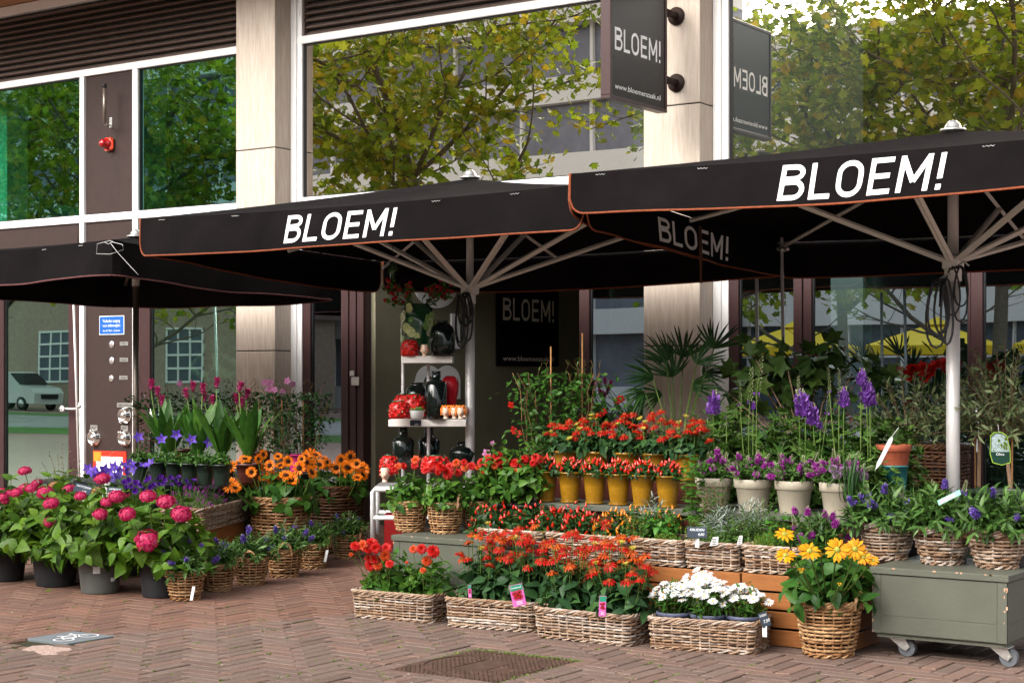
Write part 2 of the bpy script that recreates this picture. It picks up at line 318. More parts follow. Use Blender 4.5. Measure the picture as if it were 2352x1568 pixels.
M['chio']=vmat('orange_chilli_fruit',[(0.4884,0.033,0.0066),(0.462,0.0165,0.0066),(0.4488,0.00792,0.00528)],rough=.15,var=.08,spec=.6)
M['chiy']=vmat('yellow_chilli_fruit',[(0.495,0.198,0.00396),(0.5148,0.264,0.0099),(0.495,0.1122,0.00528),(0.231,0.2508,0.0198)],rough=.15,var=.08,spec=.6)
M['seedb']=vmat('brown_disc',[(0.0252,0.0072,0.00288),(0.0504,0.0144,0.00432)],rough=.9)
M['seedo']=vmat('orange_brown_cone',[(0.216,0.0288,0.00576),(0.144,0.0144,0.00432),(0.3024,0.0648,0.0072)],rough=.7)
M['seedg']=vmat('green_cone',[(0.216,0.2592,0.0216),(0.324,0.324,0.0576)],rough=.8)
M['seedy']=vmat('yellow_centre',[(0.576,0.2736,0.0072),(0.54,0.36,0.0144)],rough=.8)
M['berry']=vmat('red_berry',[(0.4092,0.00792,0.0198),(0.33,0.0066,0.0132)],rough=.3)

# ---------------------------------------------------------------- text
def text_mb(s,h,m=0,wx=1.0):
    cu=bpy.data.curves.new('t','FONT'); cu.body=s; cu.size=h/.73; cu.resolution_u=2; o=bpy.data.objects.new('t',cu); C.objects.link(o)
    bpy.context.view_layer.update(); dg=bpy.context.evaluated_depsgraph_get(); me=o.evaluated_get(dg).to_mesh(); mb=MB()
    V=np.array([v.co[:] for v in me.vertices]); 
    if len(V):
        V[:,0]*=wx
        by={}
        for p in me.polygons: by.setdefault(len(p.vertices),[]).append(list(p.vertices))
        mb.add(V,[np.array(f) for f in by.values()],m)
        w_=V[:,0].max()
    else: w_=0
    o.evaluated_get(dg).to_mesh_clear(); bpy.data.objects.remove(o); bpy.data.curves.remove(cu); return mb,w_
def ribbon(mb,P,w_,off,closed=False,m=0):
    P=np.array(P,float); n=len(P)
    if closed: T=np.roll(P,-1,0)-np.roll(P,1,0)
    else: T=np.gradient(P,axis=0)
    T/=np.linalg.norm(T,axis=1)[:,None]; Nn=np.stack((-T[:,1],T[:,0]),-1)*w_/2
    V=np.concatenate((P+Nn,P-Nn)); V=np.column_stack((V,np.full(len(V),off)))
    k=np.arange(n if closed else n-1); k2=(k+1)%n
    mb.add(V,np.stack((k,k2,k2+n,k+n),-1),m)
def arc(cx,cy,rx,ry,a0,a1,n=8): a=np.radians(np.linspace(a0,a1,n)); return [(cx+rx*math.cos(t),cy+ry*math.sin(t)) for t in a]
def seg(a,b,n=6): return [(a[0]+(b[0]-a[0])*i/n,a[1]+(b[1]-a[1])*i/n) for i in range(n+1)]
def wordmark(h,wx=1.0,shear=0.0,st=.142):                       # the shop word in a DIN-like cut, local x right, y up, z = tiny steps
    mb=MB(); e=.0006; x=0; hs_=st/2
    def R(P,off,closed=False): ribbon(mb,[(x+p[0],p[1]) for p in P],st,off,closed)
    R(seg((hs_,0),(hs_,1)),0); r1=.235-hs_/2
    R(seg((st,1-hs_),(.40,1-hs_),3)+arc(.40,.765,.225,.235-hs_,90,-90,10)[1:]+seg((.40,.53+hs_),(.40,.53+hs_),1)[1:1]+[(st,.53+hs_*.9)],e)
    R(seg((st,hs_),(.42,hs_),3)+arc(.42,.29,.24,.29-hs_,-90,90,10)[1:]+[(st,.50)],2*e)
    x+=.70+.17
    R(seg((hs_,0),(hs_,1)),0); R(seg((st,hs_),(.60,hs_),3),e); x+=.60+.15
    rr=.28; R(arc(.38,1-rr-hs_,.38-hs_,rr,0,180,10)+arc(.38,rr+hs_,.38-hs_,rr,180,360,10),0,True); x+=.76+.18
    R(seg((hs_,0),(hs_,1)),0); R(seg((st,hs_),(.64,hs_),3),e); R(seg((st,.5),(.58,.5),3),e); R(seg((st,1-hs_),(.64,1-hs_),3),e); x+=.64+.18
    R(seg((hs_,0),(hs_,1)),0); R(seg((.86-hs_,0),(.86-hs_,1)),0); R(seg((hs_*.9,.97),(.43,.27)),e); R(seg((.43,.27),(.86-hs_*.9,.97)),2*e); x+=.86+.2
    R(seg((hs_,.30),(hs_,1)),0); R(seg((hs_,0),(hs_,st*1.05),1),0); x+=st
    mb.V=[np.column_stack((v[:,0]*h*wx+v[:,1]*h*shear,v[:,1]*h,v[:,2])) for v in mb.V]
    return mb,x*h*wx
def on_plane(mb,org,ux,uy,n=None,off=.003):
    ux=np.array(ux,float); uy=np.array(uy,float); n=np.cross(ux,uy); n/=np.linalg.norm(n); org=np.array(org,float)
    mb.V=[org+v[:,0:1]*ux+v[:,1:2]*uy+(v[:,2:3]+off)*n for v in mb.V]; return mb
def put_text(s,h,org,ux,uy,name,mt,parent,wx=1.0,center=False,off=.003):
    mb,w_=text_mb(s,h,0,wx); org=np.array(org,float)
    if center: org=org-np.array(ux)*w_/2
    return part(on_plane(mb,org,ux,uy,off=off),name,mt,parent,smooth=False)

# ================================================================ GROUND
mb=MB(); mb.add([(-140,-90,-.02),(90,-90,-.02),(90,40,-.02),(-140,40,-.02)],np.array([[0,1,2,3]]))
g=struct(part(mb,'ground',M['pave'],None,False))
def strip(name,y0,y1,x0,x1,z,m): return struct(part(MB().add([(x0,y0,z),(x1,y0,z),(x1,y1,z),(x0,y1,z)],np.array([[0,1,2,3]])),name,M[m],None,False))
strip('grass_verge',-19.5,-16.0,-140,90,-.012,'grass'); strip('road',-30,-19.5,-140,90,-.016,'asphalt'); strip('grass_verge',-33,-30,-140,90,-.012,'grass')
mb=MB()
for x in range(-138,88,6): mb.box(x,x+2.4,-25.0,-24.85,-.012,-.008)
struct(part(mb,'road_marking',M['white'],None,False))
# paving bricks in herringbone, real bricks on a sand and moss bed
Mn=[PZ(905,1542),PZ(1080,1490),PZ(1310,1515),PZ(1150,1566)]
MX0,MX1,MY0,MY1=-5.06,-4.44,-6.13,-5.43
BX0,BX1,BY0,BY1=-7.30,-6.93,-6.50,-6.18
cell=.0875
mb=MB(); Bv=[]; ang=math.radians(0)
i0,i1=int(-12/cell),int(-1.2/cell); j0,j1=int(-8.4/cell),int(.0/cell)
rects=[]
for j in range(j0,j1):
    for i in range(i0,i1):
        mm=(i+j)%6
        if mm==0: rects.append((i,j,3,1))
        elif mm==3: rects.append((i,j,1,3))
mb=MB(); b=.004; gp=.0050
HOLES=[(MX0-.092,MX1+.092,MY0-.092,MY1+.092),(-7.262,-6.918,-6.512,-6.168),(-7.24,-6.97,-6.66,-6.516)]
extra=[]                                                       # soldier course round the cast iron cover, cut bricks round the tile
for k in range(4):
    extra+=[(MX0-.090,MX0-.004,MY0-.09+k*.222,MY0-.09+k*.222+.215),(MX1+.004,MX1+.090,MY0-.09+k*.222,MY0-.09+k*.222+.215)]
for k in range(3): extra+=[(MX0+k*.207,MX0+k*.207+.203,MY1+.006,MY1+.090),(MX0+k*.207,MX0+k*.207+.203,MY0-.090,MY0-.006)]
for (i,j,wi,hj) in rects+extra:
    if isinstance(i,float): x0,x1,y0,y1=i,j,wi,hj
    else: x0=i*cell+gp; x1=(i+wi)*cell-gp; y0=j*cell+gp; y1=(j+hj)*cell-gp
    dead=False; soldier=isinstance(i,float)
    for (hx0,hx1,hy0,hy1) in ([] if soldier else HOLES):
        if x1<=hx0 or x0>=hx1 or y1<=hy0 or y0>=hy1: continue
        opts=[((hx0-x0)*(y1-y0),(x0,hx0,y0,y1)),((x1-hx1)*(y1-y0),(hx1,x1,y0,y1)),((hy0-y0)*(x1-x0),(x0,x1,y0,hy0)),((y1-hy1)*(x1-x0),(x0,x1,hy1,y1))]
        a_,r_=max(opts); x0,x1,y0,y1=r_
        if x1-x0<.014 or y1-y0<.014: dead=True
    if dead: continue
    cx,cy=(x0+x1)/2,(y0+y1)/2
    dd=-SN*cx+CS*(cy+CD); 
    if dd<5: continue
    pxx=HX+F0*(CS*cx+SN*(cy+CD))/dd; pyy=HY+F0*CH/dd
    if pxx<-500 or pxx>2900 or pyy<1180 or pyy>1750: continue
    z=.0+random.gauss(0,.0012); tx,ty=random.gauss(0,.004),random.gauss(0,.004); ja,jb,jc,jd=[random.uniform(-.0012,.0012) for _ in range(4)]
    ch=(random.uniform(.003,.007) if random.random()<.3 else b)
    V=[]
    for (q,zz) in ((0,-.02),(0,-.0035),(ch,0)):
        for (x,y,jx,jy) in ((x0+q,y0+q,ja,jb),(x1-q,y0+q,jc,jb),(x1-q,y1-q,jc,jd),(x0+q,y1-q,ja,jd)): V.append((x+jx,y+jy,z+zz+(x-cx)*tx+(y-cy)*ty))
    Bv.append(V)
nB=len(Bv); base=(np.arange(nB)*12)[:,None,None]
Q=np.array([[0,1,5,4],[1,2,6,5],[2,3,7,6],[3,0,4,7],[4,5,9,8],[5,6,10,9],[6,7,11,10],[7,4,8,11],[8,9,10,11]])
mb.add(np.array(Bv).reshape(-1,3),(Q[None]+base).reshape(-1,4))
m,n,bs,N,L=_m('paving_brick'); bs.inputs['Roughness'].default_value=.8; bs.inputs['Specular IOR Level'].default_value=.3
ge=N.new('ShaderNodeNewGeometry'); cr=N.new('ShaderNodeValToRGB'); E_=cr.color_ramp.elements
E_[0].position=0; E_[0].color=(.104,.064,.051,1); E_[1].position=1; E_[1].color=(.152,.090,.069,1)
for p_,c_ in ((.3,(.114,.075,.060,1)),(.55,(.135,.090,.072,1)),(.8,(.127,.076,.058,1))): e_=E_.new(p_); e_.color=c_
L.new(ge.outputs['Random Per Island'],cr.inputs[0]); tc=N.new('ShaderNodeTexCoord')
def nz(sc,lo,hi,det=5):
    no=N.new('ShaderNodeTexNoise'); no.inputs['Scale'].default_value=sc; no.inputs['Detail'].default_value=det; L.new(tc.outputs['Object'],no.inputs['Vector'])
    mr=N.new('ShaderNodeMapRange'); mr.inputs[1].default_value=.3; mr.inputs[2].default_value=.7; mr.inputs[3].default_value=lo; mr.inputs[4].default_value=hi; L.new(no.outputs['Fac'],mr.inputs[0]); return mr.outputs[0],no
def mul(a,bb,t='MULTIPLY',f=1):
    mx=N.new('ShaderNodeMix'); mx.data_type='RGBA'; mx.blend_type=t
    if isinstance(f,(int,float)): mx.inputs[0].default_value=f
    else: L.new(f,mx.inputs[0])
    L.new(a,mx.inputs[6]); 
    if isinstance(bb,tuple): mx.inputs[7].default_value=bb
    else: L.new(bb,mx.inputs[7])
    return mx.outputs[2]
a1,_=nz(1.1,.94,1.06); a2,_=nz(70,.82,1.16); a3,_=nz(9,.92,1.07)
c=mul(mul(mul(cr.outputs[0],a1),a2),a3)
sp=N.new('ShaderNodeSeparateXYZ'); L.new(tc.outputs['Object'],sp.inputs[0])   # the older, redder bricks west of the seam
ad=N.new('ShaderNodeMath'); ad.operation='MULTIPLY_ADD'; ad.inputs[1].default_value=-.45; L.new(sp.outputs['Y'],ad.inputs[0]); L.new(sp.outputs['X'],ad.inputs[2])
mr=N.new('ShaderNodeMapRange'); mr.inputs[1].default_value=-4.35; mr.inputs[2].default_value=-4.15; mr.inputs[3].default_value=1; mr.inputs[4].default_value=0; L.new(ad.outputs[0],mr.inputs[0])
c=mul(c,(1.12,.90,.80,1),f=mr.outputs[0])
st_,_=nz(300,0,1,2); w_=N.new('ShaderNodeMath'); w_.operation='GREATER_THAN'; w_.inputs[1].default_value=.93; L.new(st_,w_.inputs[0]); c=mul(c,(.42,.36,.31,1),'MIX',w_.outputs[0])
L.new(c,bs.inputs['Base Color'])
bn,no_=nz(160,0,1); bp=N.new('ShaderNodeBump'); bp.inputs['Strength'].default_value=.45; bp.inputs['Distance'].default_value=.004; L.new(no_.outputs['Fac'],bp.inputs['Height']); L.new(bp.outputs[0],bs.inputs['Normal'])
struct(part(mb,'pavement',m,None,False))
M['bed']=mat('sand_joint',(.022,.013,.010),.95,scale=5,col2=(.040,.042,.012),bump=1,bscale=120)
struct(part(MB().add([(-12,-8.4,-.0105),(-1.2,-8.4,-.0105),(-1.2,.0,-.0105),(-12,.0,-.0105)],np.array([[0,1,2,3]])),'joint_sand',M['bed'],None,False))
# moss and weeds growing in joints
def leaf_t(L_,W_,n=3,fold=.2,curl=.3,prof='ovate'):
    t=np.linspace(0,1,n+1)
    w_={'ovate':np.sin(PI*t**.62)**.9,'lance':np.sin(PI*t**.85)**.8,'obov':np.sin(PI*t**1.5)**.8,'strap':np.minimum(1,4*(t+.12))*(1-t**5),'tri':(1-t)**.7}[prof]*W_/2
    w_=np.maximum(w_,0); w_[0]=max(w_[0],.03*W_)
    y=t*L_; z=-curl*L_*t**2
    V=np.concatenate((np.stack((0*t,y,z),-1),np.stack((-w_,y,z+fold*w_),-1),np.stack((w_,y,z+fold*w_),-1)))
    k=np.arange(n); m_=n+1
    Q=np.concatenate((np.stack((k,k+1,k+1+m_,k+m_),-1),np.stack((k,k+2*m_,k+1+2*m_,k+1),-1)))
    return V,[Q]
TL={'canna0':0,'ov':leaf_t(1,.62,4,.25,.25),'ov3':leaf_t(1,.55,3,.25,.3),'wide':leaf_t(1,.85,4,.2,.3),'lan':leaf_t(1,.27,3,.3,.2,'lance'),'lan2':leaf_t(1,.2,2,.3,.15,'lance'),
    'thin':leaf_t(1,.10,3,.2,.35,'lance'),'strap':leaf_t(1,.13,7,.3,.45,'strap'),'needle':leaf_t(1,.07,2,.2,.1,'lance'),'big':leaf_t(1,.72,6,.22,.35),
    'small':leaf_t(1,.7,2,.2,.1),'pet':leaf_t(1,.36,3,.15,.2,'obov'),'petn':leaf_t(1,.24,3,.15,.25,'obov'),'petw':leaf_t(1,.46,4,.1,.35,'obov'),'flo':leaf_t(1,.95,2,.05,.1,'obov'),'canna':leaf_t(1,.17,7,.3,.12,'lance')}
def lobed(n=5,depth=.5,L_=1.0):
    P=[(0,0,0)]; an=np.radians(np.linspace(-38,218,2*n+1))
    for i,a in enumerate(an):
        r=.62*(1 if i%2 else depth) ; 
        if i in(0,2*n): r=.25
        P.append((r*math.cos(a),.42+r*math.sin(a)*.95,.06*math.cos(3*a)))
    P=np.array(P)*L_; F_=[[0,i,i+1] for i in range(1,2*n+1)]
    return P,[np.array(F_)]
TL['lob']=lobed(5,.55); TL['plane']=lobed(5,.62); TL['delph']=lobed(7,.30)
mb=MB(); cnt=0
mossp=[]
def mossline(a,b,n,spread=.006):
    a=np.array(a);b=np.array(b)
    t=U(0,1,n)[:,None]; p=a+(b-a)*t; mossp.append(np.column_stack((p+rng.normal(0,spread,(n,2)),np.full(n,-.003))))
mossline((MX0,MY1+.012),(MX1+.03,MY1+.012),900,.009); mossline((MX0-.01,MY1),(MX0-.01,MY0+.35),120,.006); mossline((MX1+.012,MY0),(MX1+.012,MY1),160,.006)
for k in range(620):
    cx,cy=U(-8.8,-2.8),U(-8.2,-4.9); cx=round(cx/cell)*cell; cy=round(cy/cell)*cell; n_=rng.integers(3,16); l=U(.015,.09)
    if MX0<cx<MX1 and MY0<cy<MY1: continue
    if rng.random()<.5: mossline((cx,cy),(cx+l,cy),n_,.0018)
    else: mossline((cx,cy),(cx,cy+l),n_,.0018)
P=np.concatenate(mossp); d=rng.normal(0,1,(len(P),3)); d[:,2]=abs(d[:,2])*.7+.25
mb.place(TL['small'],P,d,(0,0,1.),U(.006,.014,len(P)))
o=part(mb,'moss',M['l_herb'],None); tag(o,'thin green moss and weeds growing in the brick joints','moss'); o['kind']='stuff'
# manhole
t=thing('manhole_cover','square rusty cast iron inspection cover with a round lid set in the paving','manhole cover',((MX0+MX1)/2,(MY0+MY1)/2,0))
mb=MB(); mb.box(MX0,MX1,MY0,MY1,-.03,-.002)
cx,cy=(MX0+MX1)/2,(MY0+MY1)/2; R=.29
def rowtiles(test,mb,z0,z1):
    y=MY0+.012; k=0
    while y<MY1-.015:
        x=MX0+.012+(k%2)*.014
        while x<MX1-.02:
            if test(x+.011,y+.006): mb.box(x,x+.022,y,y+.0125,z0,z1)
            x+=.027
        y+=.0178; k+=1
rowtiles(lambda x,y: math.hypot(x-cx,y-cy)>R+.016,mb,-.002,.0015)
part(mb,'frame',M['iron'],t,False)
mb=MB(); mb.lathe([(R+.012,-.002),(R+.012,.002),(R+.006,.002),(R+.006,-.0015)],48,0,(cx,cy,0)); mb.disc((cx,cy,-.001),R,48)
rowtiles(lambda x,y: math.hypot(x-cx,y-cy)<R-.015 and not(abs(x-cx)<.10 and abs(y-cy)<.16 and (abs(x-cx)<.09)) and not (abs(x-cx-.14)<.05 and abs(y-cy+.06)<.05),mb,-.001,.0018)
mb.box(cx-.088,cx-.082,cy-.15,cy+.15,-.001,.002); mb.box(cx+.082,cx+.088,cy-.15,cy+.15,-.001,.002)
lid=part(mb,'lid',M['iron'],t,False)
for k,s_ in enumerate(('1024','PUTRAND')): pass
# cycle tile + stone
A_,B_,C_,D_=PZ(78,1470),PZ(155,1448),PZ(245,1458),PZ(170,1482)
t=thing('cycle_tile','grey square paving tile with a white bicycle symbol set among the bricks','paving tile',((A_[0]+C_[0])/2,(A_[1]+C_[1])/2,0))
tc_=np.array((-7.09,-6.34))
e1=np.array(D_[:2])-np.array(A_[:2]); e1=np.array((1,.0)); 
sz=.16
mb=MB(); mb.bbox(tc_[0]-sz,tc_[0]+sz,tc_[1]-sz,tc_[1]+sz,-.03,.004,.003); part(mb,'tile',M['tile'],t,False)
mb=MB()
# bicycle lies along the tile; drawn in tile coords (u along +y, v along -x)
def T2(P): return [(tc_[0]-v,tc_[1]+u) for u,v in P]
def cl(P,wd,off,closed=False): ribbon(mb,T2(P),wd,off,closed)
wr=.052
cl(arc(-.085,-.045,wr,wr,0,345,22),.010,.0062,True); cl(arc(.085,-.045,wr,wr,0,345,22),.010,.0062,True)
for k,(a,b_) in enumerate([((-.085,-.045),(-.03,.035)),((-.03,.035),(.055,.035)),((.055,.035),(0,-.045)),((0,-.045),(-.03,.035)),((-.085,-.045),(0,-.045)),((.085,-.045),(.045,.065)),((.045,.065),(.075,.075)),((-.05,.05),(-.015,.05))]): cl(seg(a,b_,2),.011,.0066+.0003*k)
part(mb,'bicycle_symbol',M['print'],t,False)
sc_=np.array(PZ(110,1489)); t_=[PZ(x,y) for x,y in ((50,1492),(75,1483),(112,1481),(125,1486),(160,1488),(165,1492),(130,1503),(100,1504),(75,1496))]
mb=MB(); top=[(p[0],p[1],.002+random.uniform(-.002,.002)) for p in t_]; n_=len(top); low=[(p[0],p[1],-.02) for p in t_]
cc=(np.mean([p[0] for p in t_]),np.mean([p[1] for p in t_]),.005)
mb.add([cc]+top+low,[np.array([[0,1+k,1+(k+1)%n_] for k in range(n_)]),np.array([[1+k,1+n_+k,1+n_+(k+1)%n_,1+(k+1)%n_] for k in range(n_)])])
o=part(mb,'broken_stone',M['stone'],None,False); tag(o,'pale broken stone filler slab next to the grey bicycle tile','paving stone')

# ================================================================ SHOP BUILDING
bld=thing('shop_building','commercial building front with travertine columns, white framed windows and brown panels','building',(-9,0,0))
Z1,Z1t,Z2,Z2b=4.68,4.755,3.17,3.09; ZL=5.5
xL=-17.5; xM0,xM1=XY(190,0),XY(200,0); xN0,xN1=XY(311,0),XY(323,0); cL,cR=-11.69,-11.17; c2L,c2R=-7.03,-6.50; xW=-.5
def col(x0,x1,nm='column'):
    mb=MB(); 
    for z0,z1 in ((0,1.662),(1.672,3.645),(3.655,5.63),(5.64,7.6)): mb.bbox(x0,x1,-.28,.25,z0,z1,.004)
    mb.box(x0+.01,x1-.01,-.27,.24,0,7.6,1)
    return part(mb,nm,[M['trav'],M['seal']],bld,False)
col(cL,cR); col(c2L,c2R)
# transoms and mullions
mb=MB()
for (a,b_) in ((xL,cL-.001),(cR+.001,c2L-.001),(c2R+.001,xW)):
    mb.bbox(a,b_,-.045,.02,Z1,Z1t,.004); mb.bbox(a,b_,-.045,.02,Z2b,Z2,.004)
mb.bbox(xL,cL-.001,-.05,.05,ZL,ZL+.10,.004); mb.bbox(cR+.001,c2L-.001,-.05,.05,ZL,ZL+.10,.004); mb.bbox(c2R+.001,xW,-.05,.05,ZL,ZL+.10,.004)
part(mb,'transom',M['white'],bld,False)
for a,b_ in ((xM0,xM1),(xN0,xN1)): part(MB().bbox(a,b_,-.047,.022,0,Z1-.001,.003),'mullion',M['white'],bld,False)
for a in (cR,c2R):
    part(MB().bbox(a+.002,a+.075,-.06,.02,0,7,.004).bbox(a+.0755,a+.135,-.042,.018,0,ZL,.004),'mullion',M['white'],bld,False)
# louvres
def louv(x0,x1,z0,z1):
    mb=MB(); n=int((z1-z0)/.062); h=(z1-z0)/n
    prof=[(.0,.0),(-.03,.008),(-.034,.014),(-.034,.022),(.012,.052)]
    for k in range(n):
        z=z0+k*h; V=[(x,p[0]+.02,z+p[1]) for p in prof for x in (x0,x1)]
        mb.add(V,np.array([[2*q,2*q+1,2*q+3,2*q+2] for q in range(4)]))
    mb.box(x0,x1,.04,.05,z0,z1,1)
    for x in (x0,x1-.02): mb.box(x,x+.02,-.03,.03,z0,z1,0)
    part(mb,'louvre_panel',[M['louvre'],M['seal']],bld,False)
louv(xL,cL-.003,Z1t+.001,ZL-.001); louv(cR+.14,c2L-.003,Z1t+.001,ZL-.001); louv(c2R+.14,xW,Z1t+1.6,ZL+1.6-.001)
mb=MB(); mb.box(xL,xW,-1.6,.2,ZL+.11,ZL+.16); part(mb,'soffit',M['wood_soffit'],bld,False)
# upper panes
M['g_green']=glassmat('green_tinted_glass',.50,(.42,.85,.78),(.22,.75,.55))
M['g_mir']=glassmat('mirror_glass',.80,(.98,.93,.86),(.10,.12,.11))
M['g_mid']=glassmat('shop_glass',.50,(.66,.80,.90),(.16,.24,.22))
M['g_low']=glassmat('lower_green_glass',.72,(.66,1.0,.90),(.40,.80,.66))
def window(x0,x1,z0,z1,gm,y=0.0,fr=None,frm='seal'):
    f=MB(); w_=fr or .012
    for a in ((x0,x0+w_,z0,z1),(x1-w_,x1,z0,z1),(x0+w_,x1-w_,z0,z0+w_),(x0+w_,x1-w_,z1-w_,z1)): f.box(a[0],a[1],y-.02,y+.03,a[2],a[3])
    o=part(f,'window',M[frm],bld,False)
    p=MB().add([(x0+w_,y,z0+w_),(x1-w_,y,z0+w_),(x1-w_,y,z1-w_),(x0+w_,y,z1-w_)],np.array([[0,1,2,3]])); part(p,'pane',M[gm],o,False)
    return o
window(xL,xM0-.001,Z2+.001,Z1-.001,'g_green'); window(xN1+.001,cL-.002,Z2+.001,Z1-.001,'g_green')
window(cR+.137,c2L-.002,Z2+.001,Z1-.001,'g_mir'); window(c2R+.137,xW,Z2+.001,6.2,'g_mir')
# brown wall panels of the left bay, upper and lower
mb=MB(); mb.bbox(xM1+.004,xN0-.004,-.018,.03,Z2+.004,Z1-.004,.003); part(mb,'wall_panel',M['brown'],bld,False)
mb=MB(); mb.bbox(xM1+.004,xN0-.004,-.018,.03,0,Z2b-.004,.003); wp=part(mb,'wall_panel',M['brown'],bld,False)
mb=MB(); mb.bbox(xL,xM0-.004,-.02,.03,2.72,Z2b-.002,.003); mb.bbox(xL,xM0-.05,-.026,-.02,2.80,3.02,.002)
mb.bbox(xN1+.004,cL-.003,-.02,.03,2.72,Z2b-.002,.003); part(mb,'fascia_panel',M['brown'],bld,False)
mb=MB(); mb.bbox(cR+.137,c2L-.003,-.02,.03,2.62,Z2b-.002,.003); mb.bbox(c2R+.137,xW,-.02,.03,2.62,Z2b-.002,.003); part(mb,'fascia_panel',M['brown'],bld,False)
# lower left door and window
def fbox(x0,x1,z0,z1,y0=-.03,y1=.04): return MB().bbox(x0,x1,y0,y1,z0,z1,.003)
def glazed(name,x0,x1,z0,z1,fl,frr,ft,fb,gm,y=0.0,lab=None):
    f=MB(); f.bbox(x0,x0+fl,y-.035,y+.035,z0,z1,.003); f.bbox(x1-frr,x1,y-.035,y+.035,z0,z1,.003)
    f.bbox(x0+fl,x1-frr,y-.032,y+.032,z1-ft,z1,.003); f.bbox(x0+fl,x1-frr,y-.032,y+.032,z0,z0+fb,.003)
    f.box(x0+fl,x0+fl+.014,y-.012,y+.012,z0+fb,z1-ft,1); f.box(x1-frr-.014,x1-frr,y-.012,y+.012,z0+fb,z1-ft,1)
    o=part(f,name,[M['brownd'],M['seal']],bld,False,label=lab)
    part(MB().add([(x0+fl,y,z0+fb),(x1-frr,y,z0+fb),(x1-frr,y,z1-ft),(x0+fl,y,z1-ft)],np.array([[0,1,2,3]])),'pane',M[gm],o,False); return o
dx0=XY(14,0)-.12; dr=glazed('door',dx0,xM0-.003,0,2.715,.12,(xM0-XY(163,0)),.10,.06,'g_low')
kp=PY(158,938,-.03); mb=MB(); mb.tube([(kp[0]+.16,-.035,kp[2]),(kp[0]+.16,-.10,kp[2]),(kp[0]+.02,-.10,kp[2])],.011,8); 
mb2=MB(); mb2.lathe([(0.001,0),(.032,.002),(.034,.012),(.028,.02),(.012,.022),(.010,.05)],20); mb2.xf(Matrix.Rotation(PI/2,4,'X')); mb2.V=[v+np.array((kp[0]+.02,-.13,kp[2])) for v in mb2.V]; mb.join(mb2)
mb.bbox(kp[0]+.135,kp[0]+.175,-.045,-.035,kp[2]-.22,kp[2]+.07,.003); mb.cyl((kp[0]+.155,-.046,kp[2]-.14),(kp[0]+.155,-.05,kp[2]-.14),.012); part(mb,'door_knob',M['white'],dr)
glazed('door',xL,dx0-.002,0,2.715,.1,.1,.1,.06,'g_low')
dw=glazed('door',xN1+.003,cL-.003,0,2.715,XY(349,0)-xN1,.045,.10,.06,'g_low')
kq=PY(353,950,-.04); mb=MB(); mb.bbox(kq[0]-.05,kq[0]-.01,-.047,-.036,kq[2]-.2,kq[2]+.06,.003); mb.tube([(kq[0]-.03,-.047,kq[2]),(kq[0]-.03,-.09,kq[2]),(kq[0]+.07,-.09,kq[2])],.010,8); part(mb,'door_handle',M['white'],dw)
# middle bay: glazed leaf, open jamb with hinges, recess with olive walls
xa,xb=XY(697,0),XY(845,0); jx=XY(792,0)
glazed('side_window',cR+.137,jx,0,2.615,XY(715,0)-XY(697,0),.02,.1,.06,'g_mid')
mb=MB(); xs=np.linspace(jx+.003,xb,7)
for k in range(6): mb.bbox(xs[k],xs[k+1]-.006,-.05-.012*(k%2),.05,0,2.615,.003)
jb=part(mb,'door_jamb',M['brownd'],bld,False)
for zz in (2.35,1.42,.56):
    mb=MB(); mb.bbox(xs[3],xs[5],-.078,-.063,zz-.09,zz-.01,.002); mb.bbox(xs[2]+.03,xs[4]-.01,-.082,-.064,zz+.0,zz+.05,.002)
    for q in (-.07,-.05,-.03): mb.cyl((xs[4],-.078,zz+q),(xs[4],-.082,zz+q),.004,8)
    part(mb,'hinge',M['steel'],jb,False)
xr=XY(1335,0); RD=4.6
mb=MB(); mb.box(xb+.001,xb+.05,.052,RD,0,2.75); mb.box(xb+.05,xr+.3,RD,RD+.05,0,2.75); mb.box(xb,xr+.3,.05,RD,2.75,2.8); mb.box(xr+.25,xr+.3,.06,RD,0,2.75)
rw=part(mb,'recess_wall',M['olive'],bld,False)
# lettering on the recess wall: o i m, stacked
def wallp(px,py): return PX(px,py,xb+.05)
lt=MB()
def wall_ring(cx_,cz_,a,b_,th,open_=None):
    an=np.linspace(0,2*PI,33)
    V=[];k=32
    for r in (1,0):
        for q in range(k): V.append((xb+.07,cx_+(a-(0 if r else th))*math.cos(an[q]),cz_+(b_-(0 if r else th*.95))*math.sin(an[q])))
    q=np.arange(k); lt.add(V,np.stack((q,(q+1)%k,(q+1)%k+k,q+k),-1)); V2=[(x-.02,y,z) for x,y,z in V]; lt.add(V+V2,[np.stack((q,(q+1)%k,(q+1)%k+2*k,q+2*k),-1),np.stack((q+k,(q+1)%k+k,(q+1)%k+3*k,q+3*k),-1)])
def wy(px,py): p=wallp(px,py); return p[1],p[2]
(y0,z0),(y1,z1)=wy(948,705),wy(1048,600); wall_ring((y0+y1)/2,(z0+z1)/2,abs(y1-y0)/2,abs(z1-z0)/2,.115)
y0,z0=wy(1037,720); y1,z1=wy(1053,801); lt.box(xb+.05,xb+.07,y0-.02,y1,min(z0,z1),max(z0,z1))
y0,z0=wy(949,838); y1,z1=wy(1054,916); wd=(y1-y0); hh=z0-z1; s_=wd*.19
for q in range(3): lt.box(xb+.05,xb+.07,y0+q*(wd-s_)/2,y0+q*(wd-s_)/2+s_,z1,z0-wd*.22)
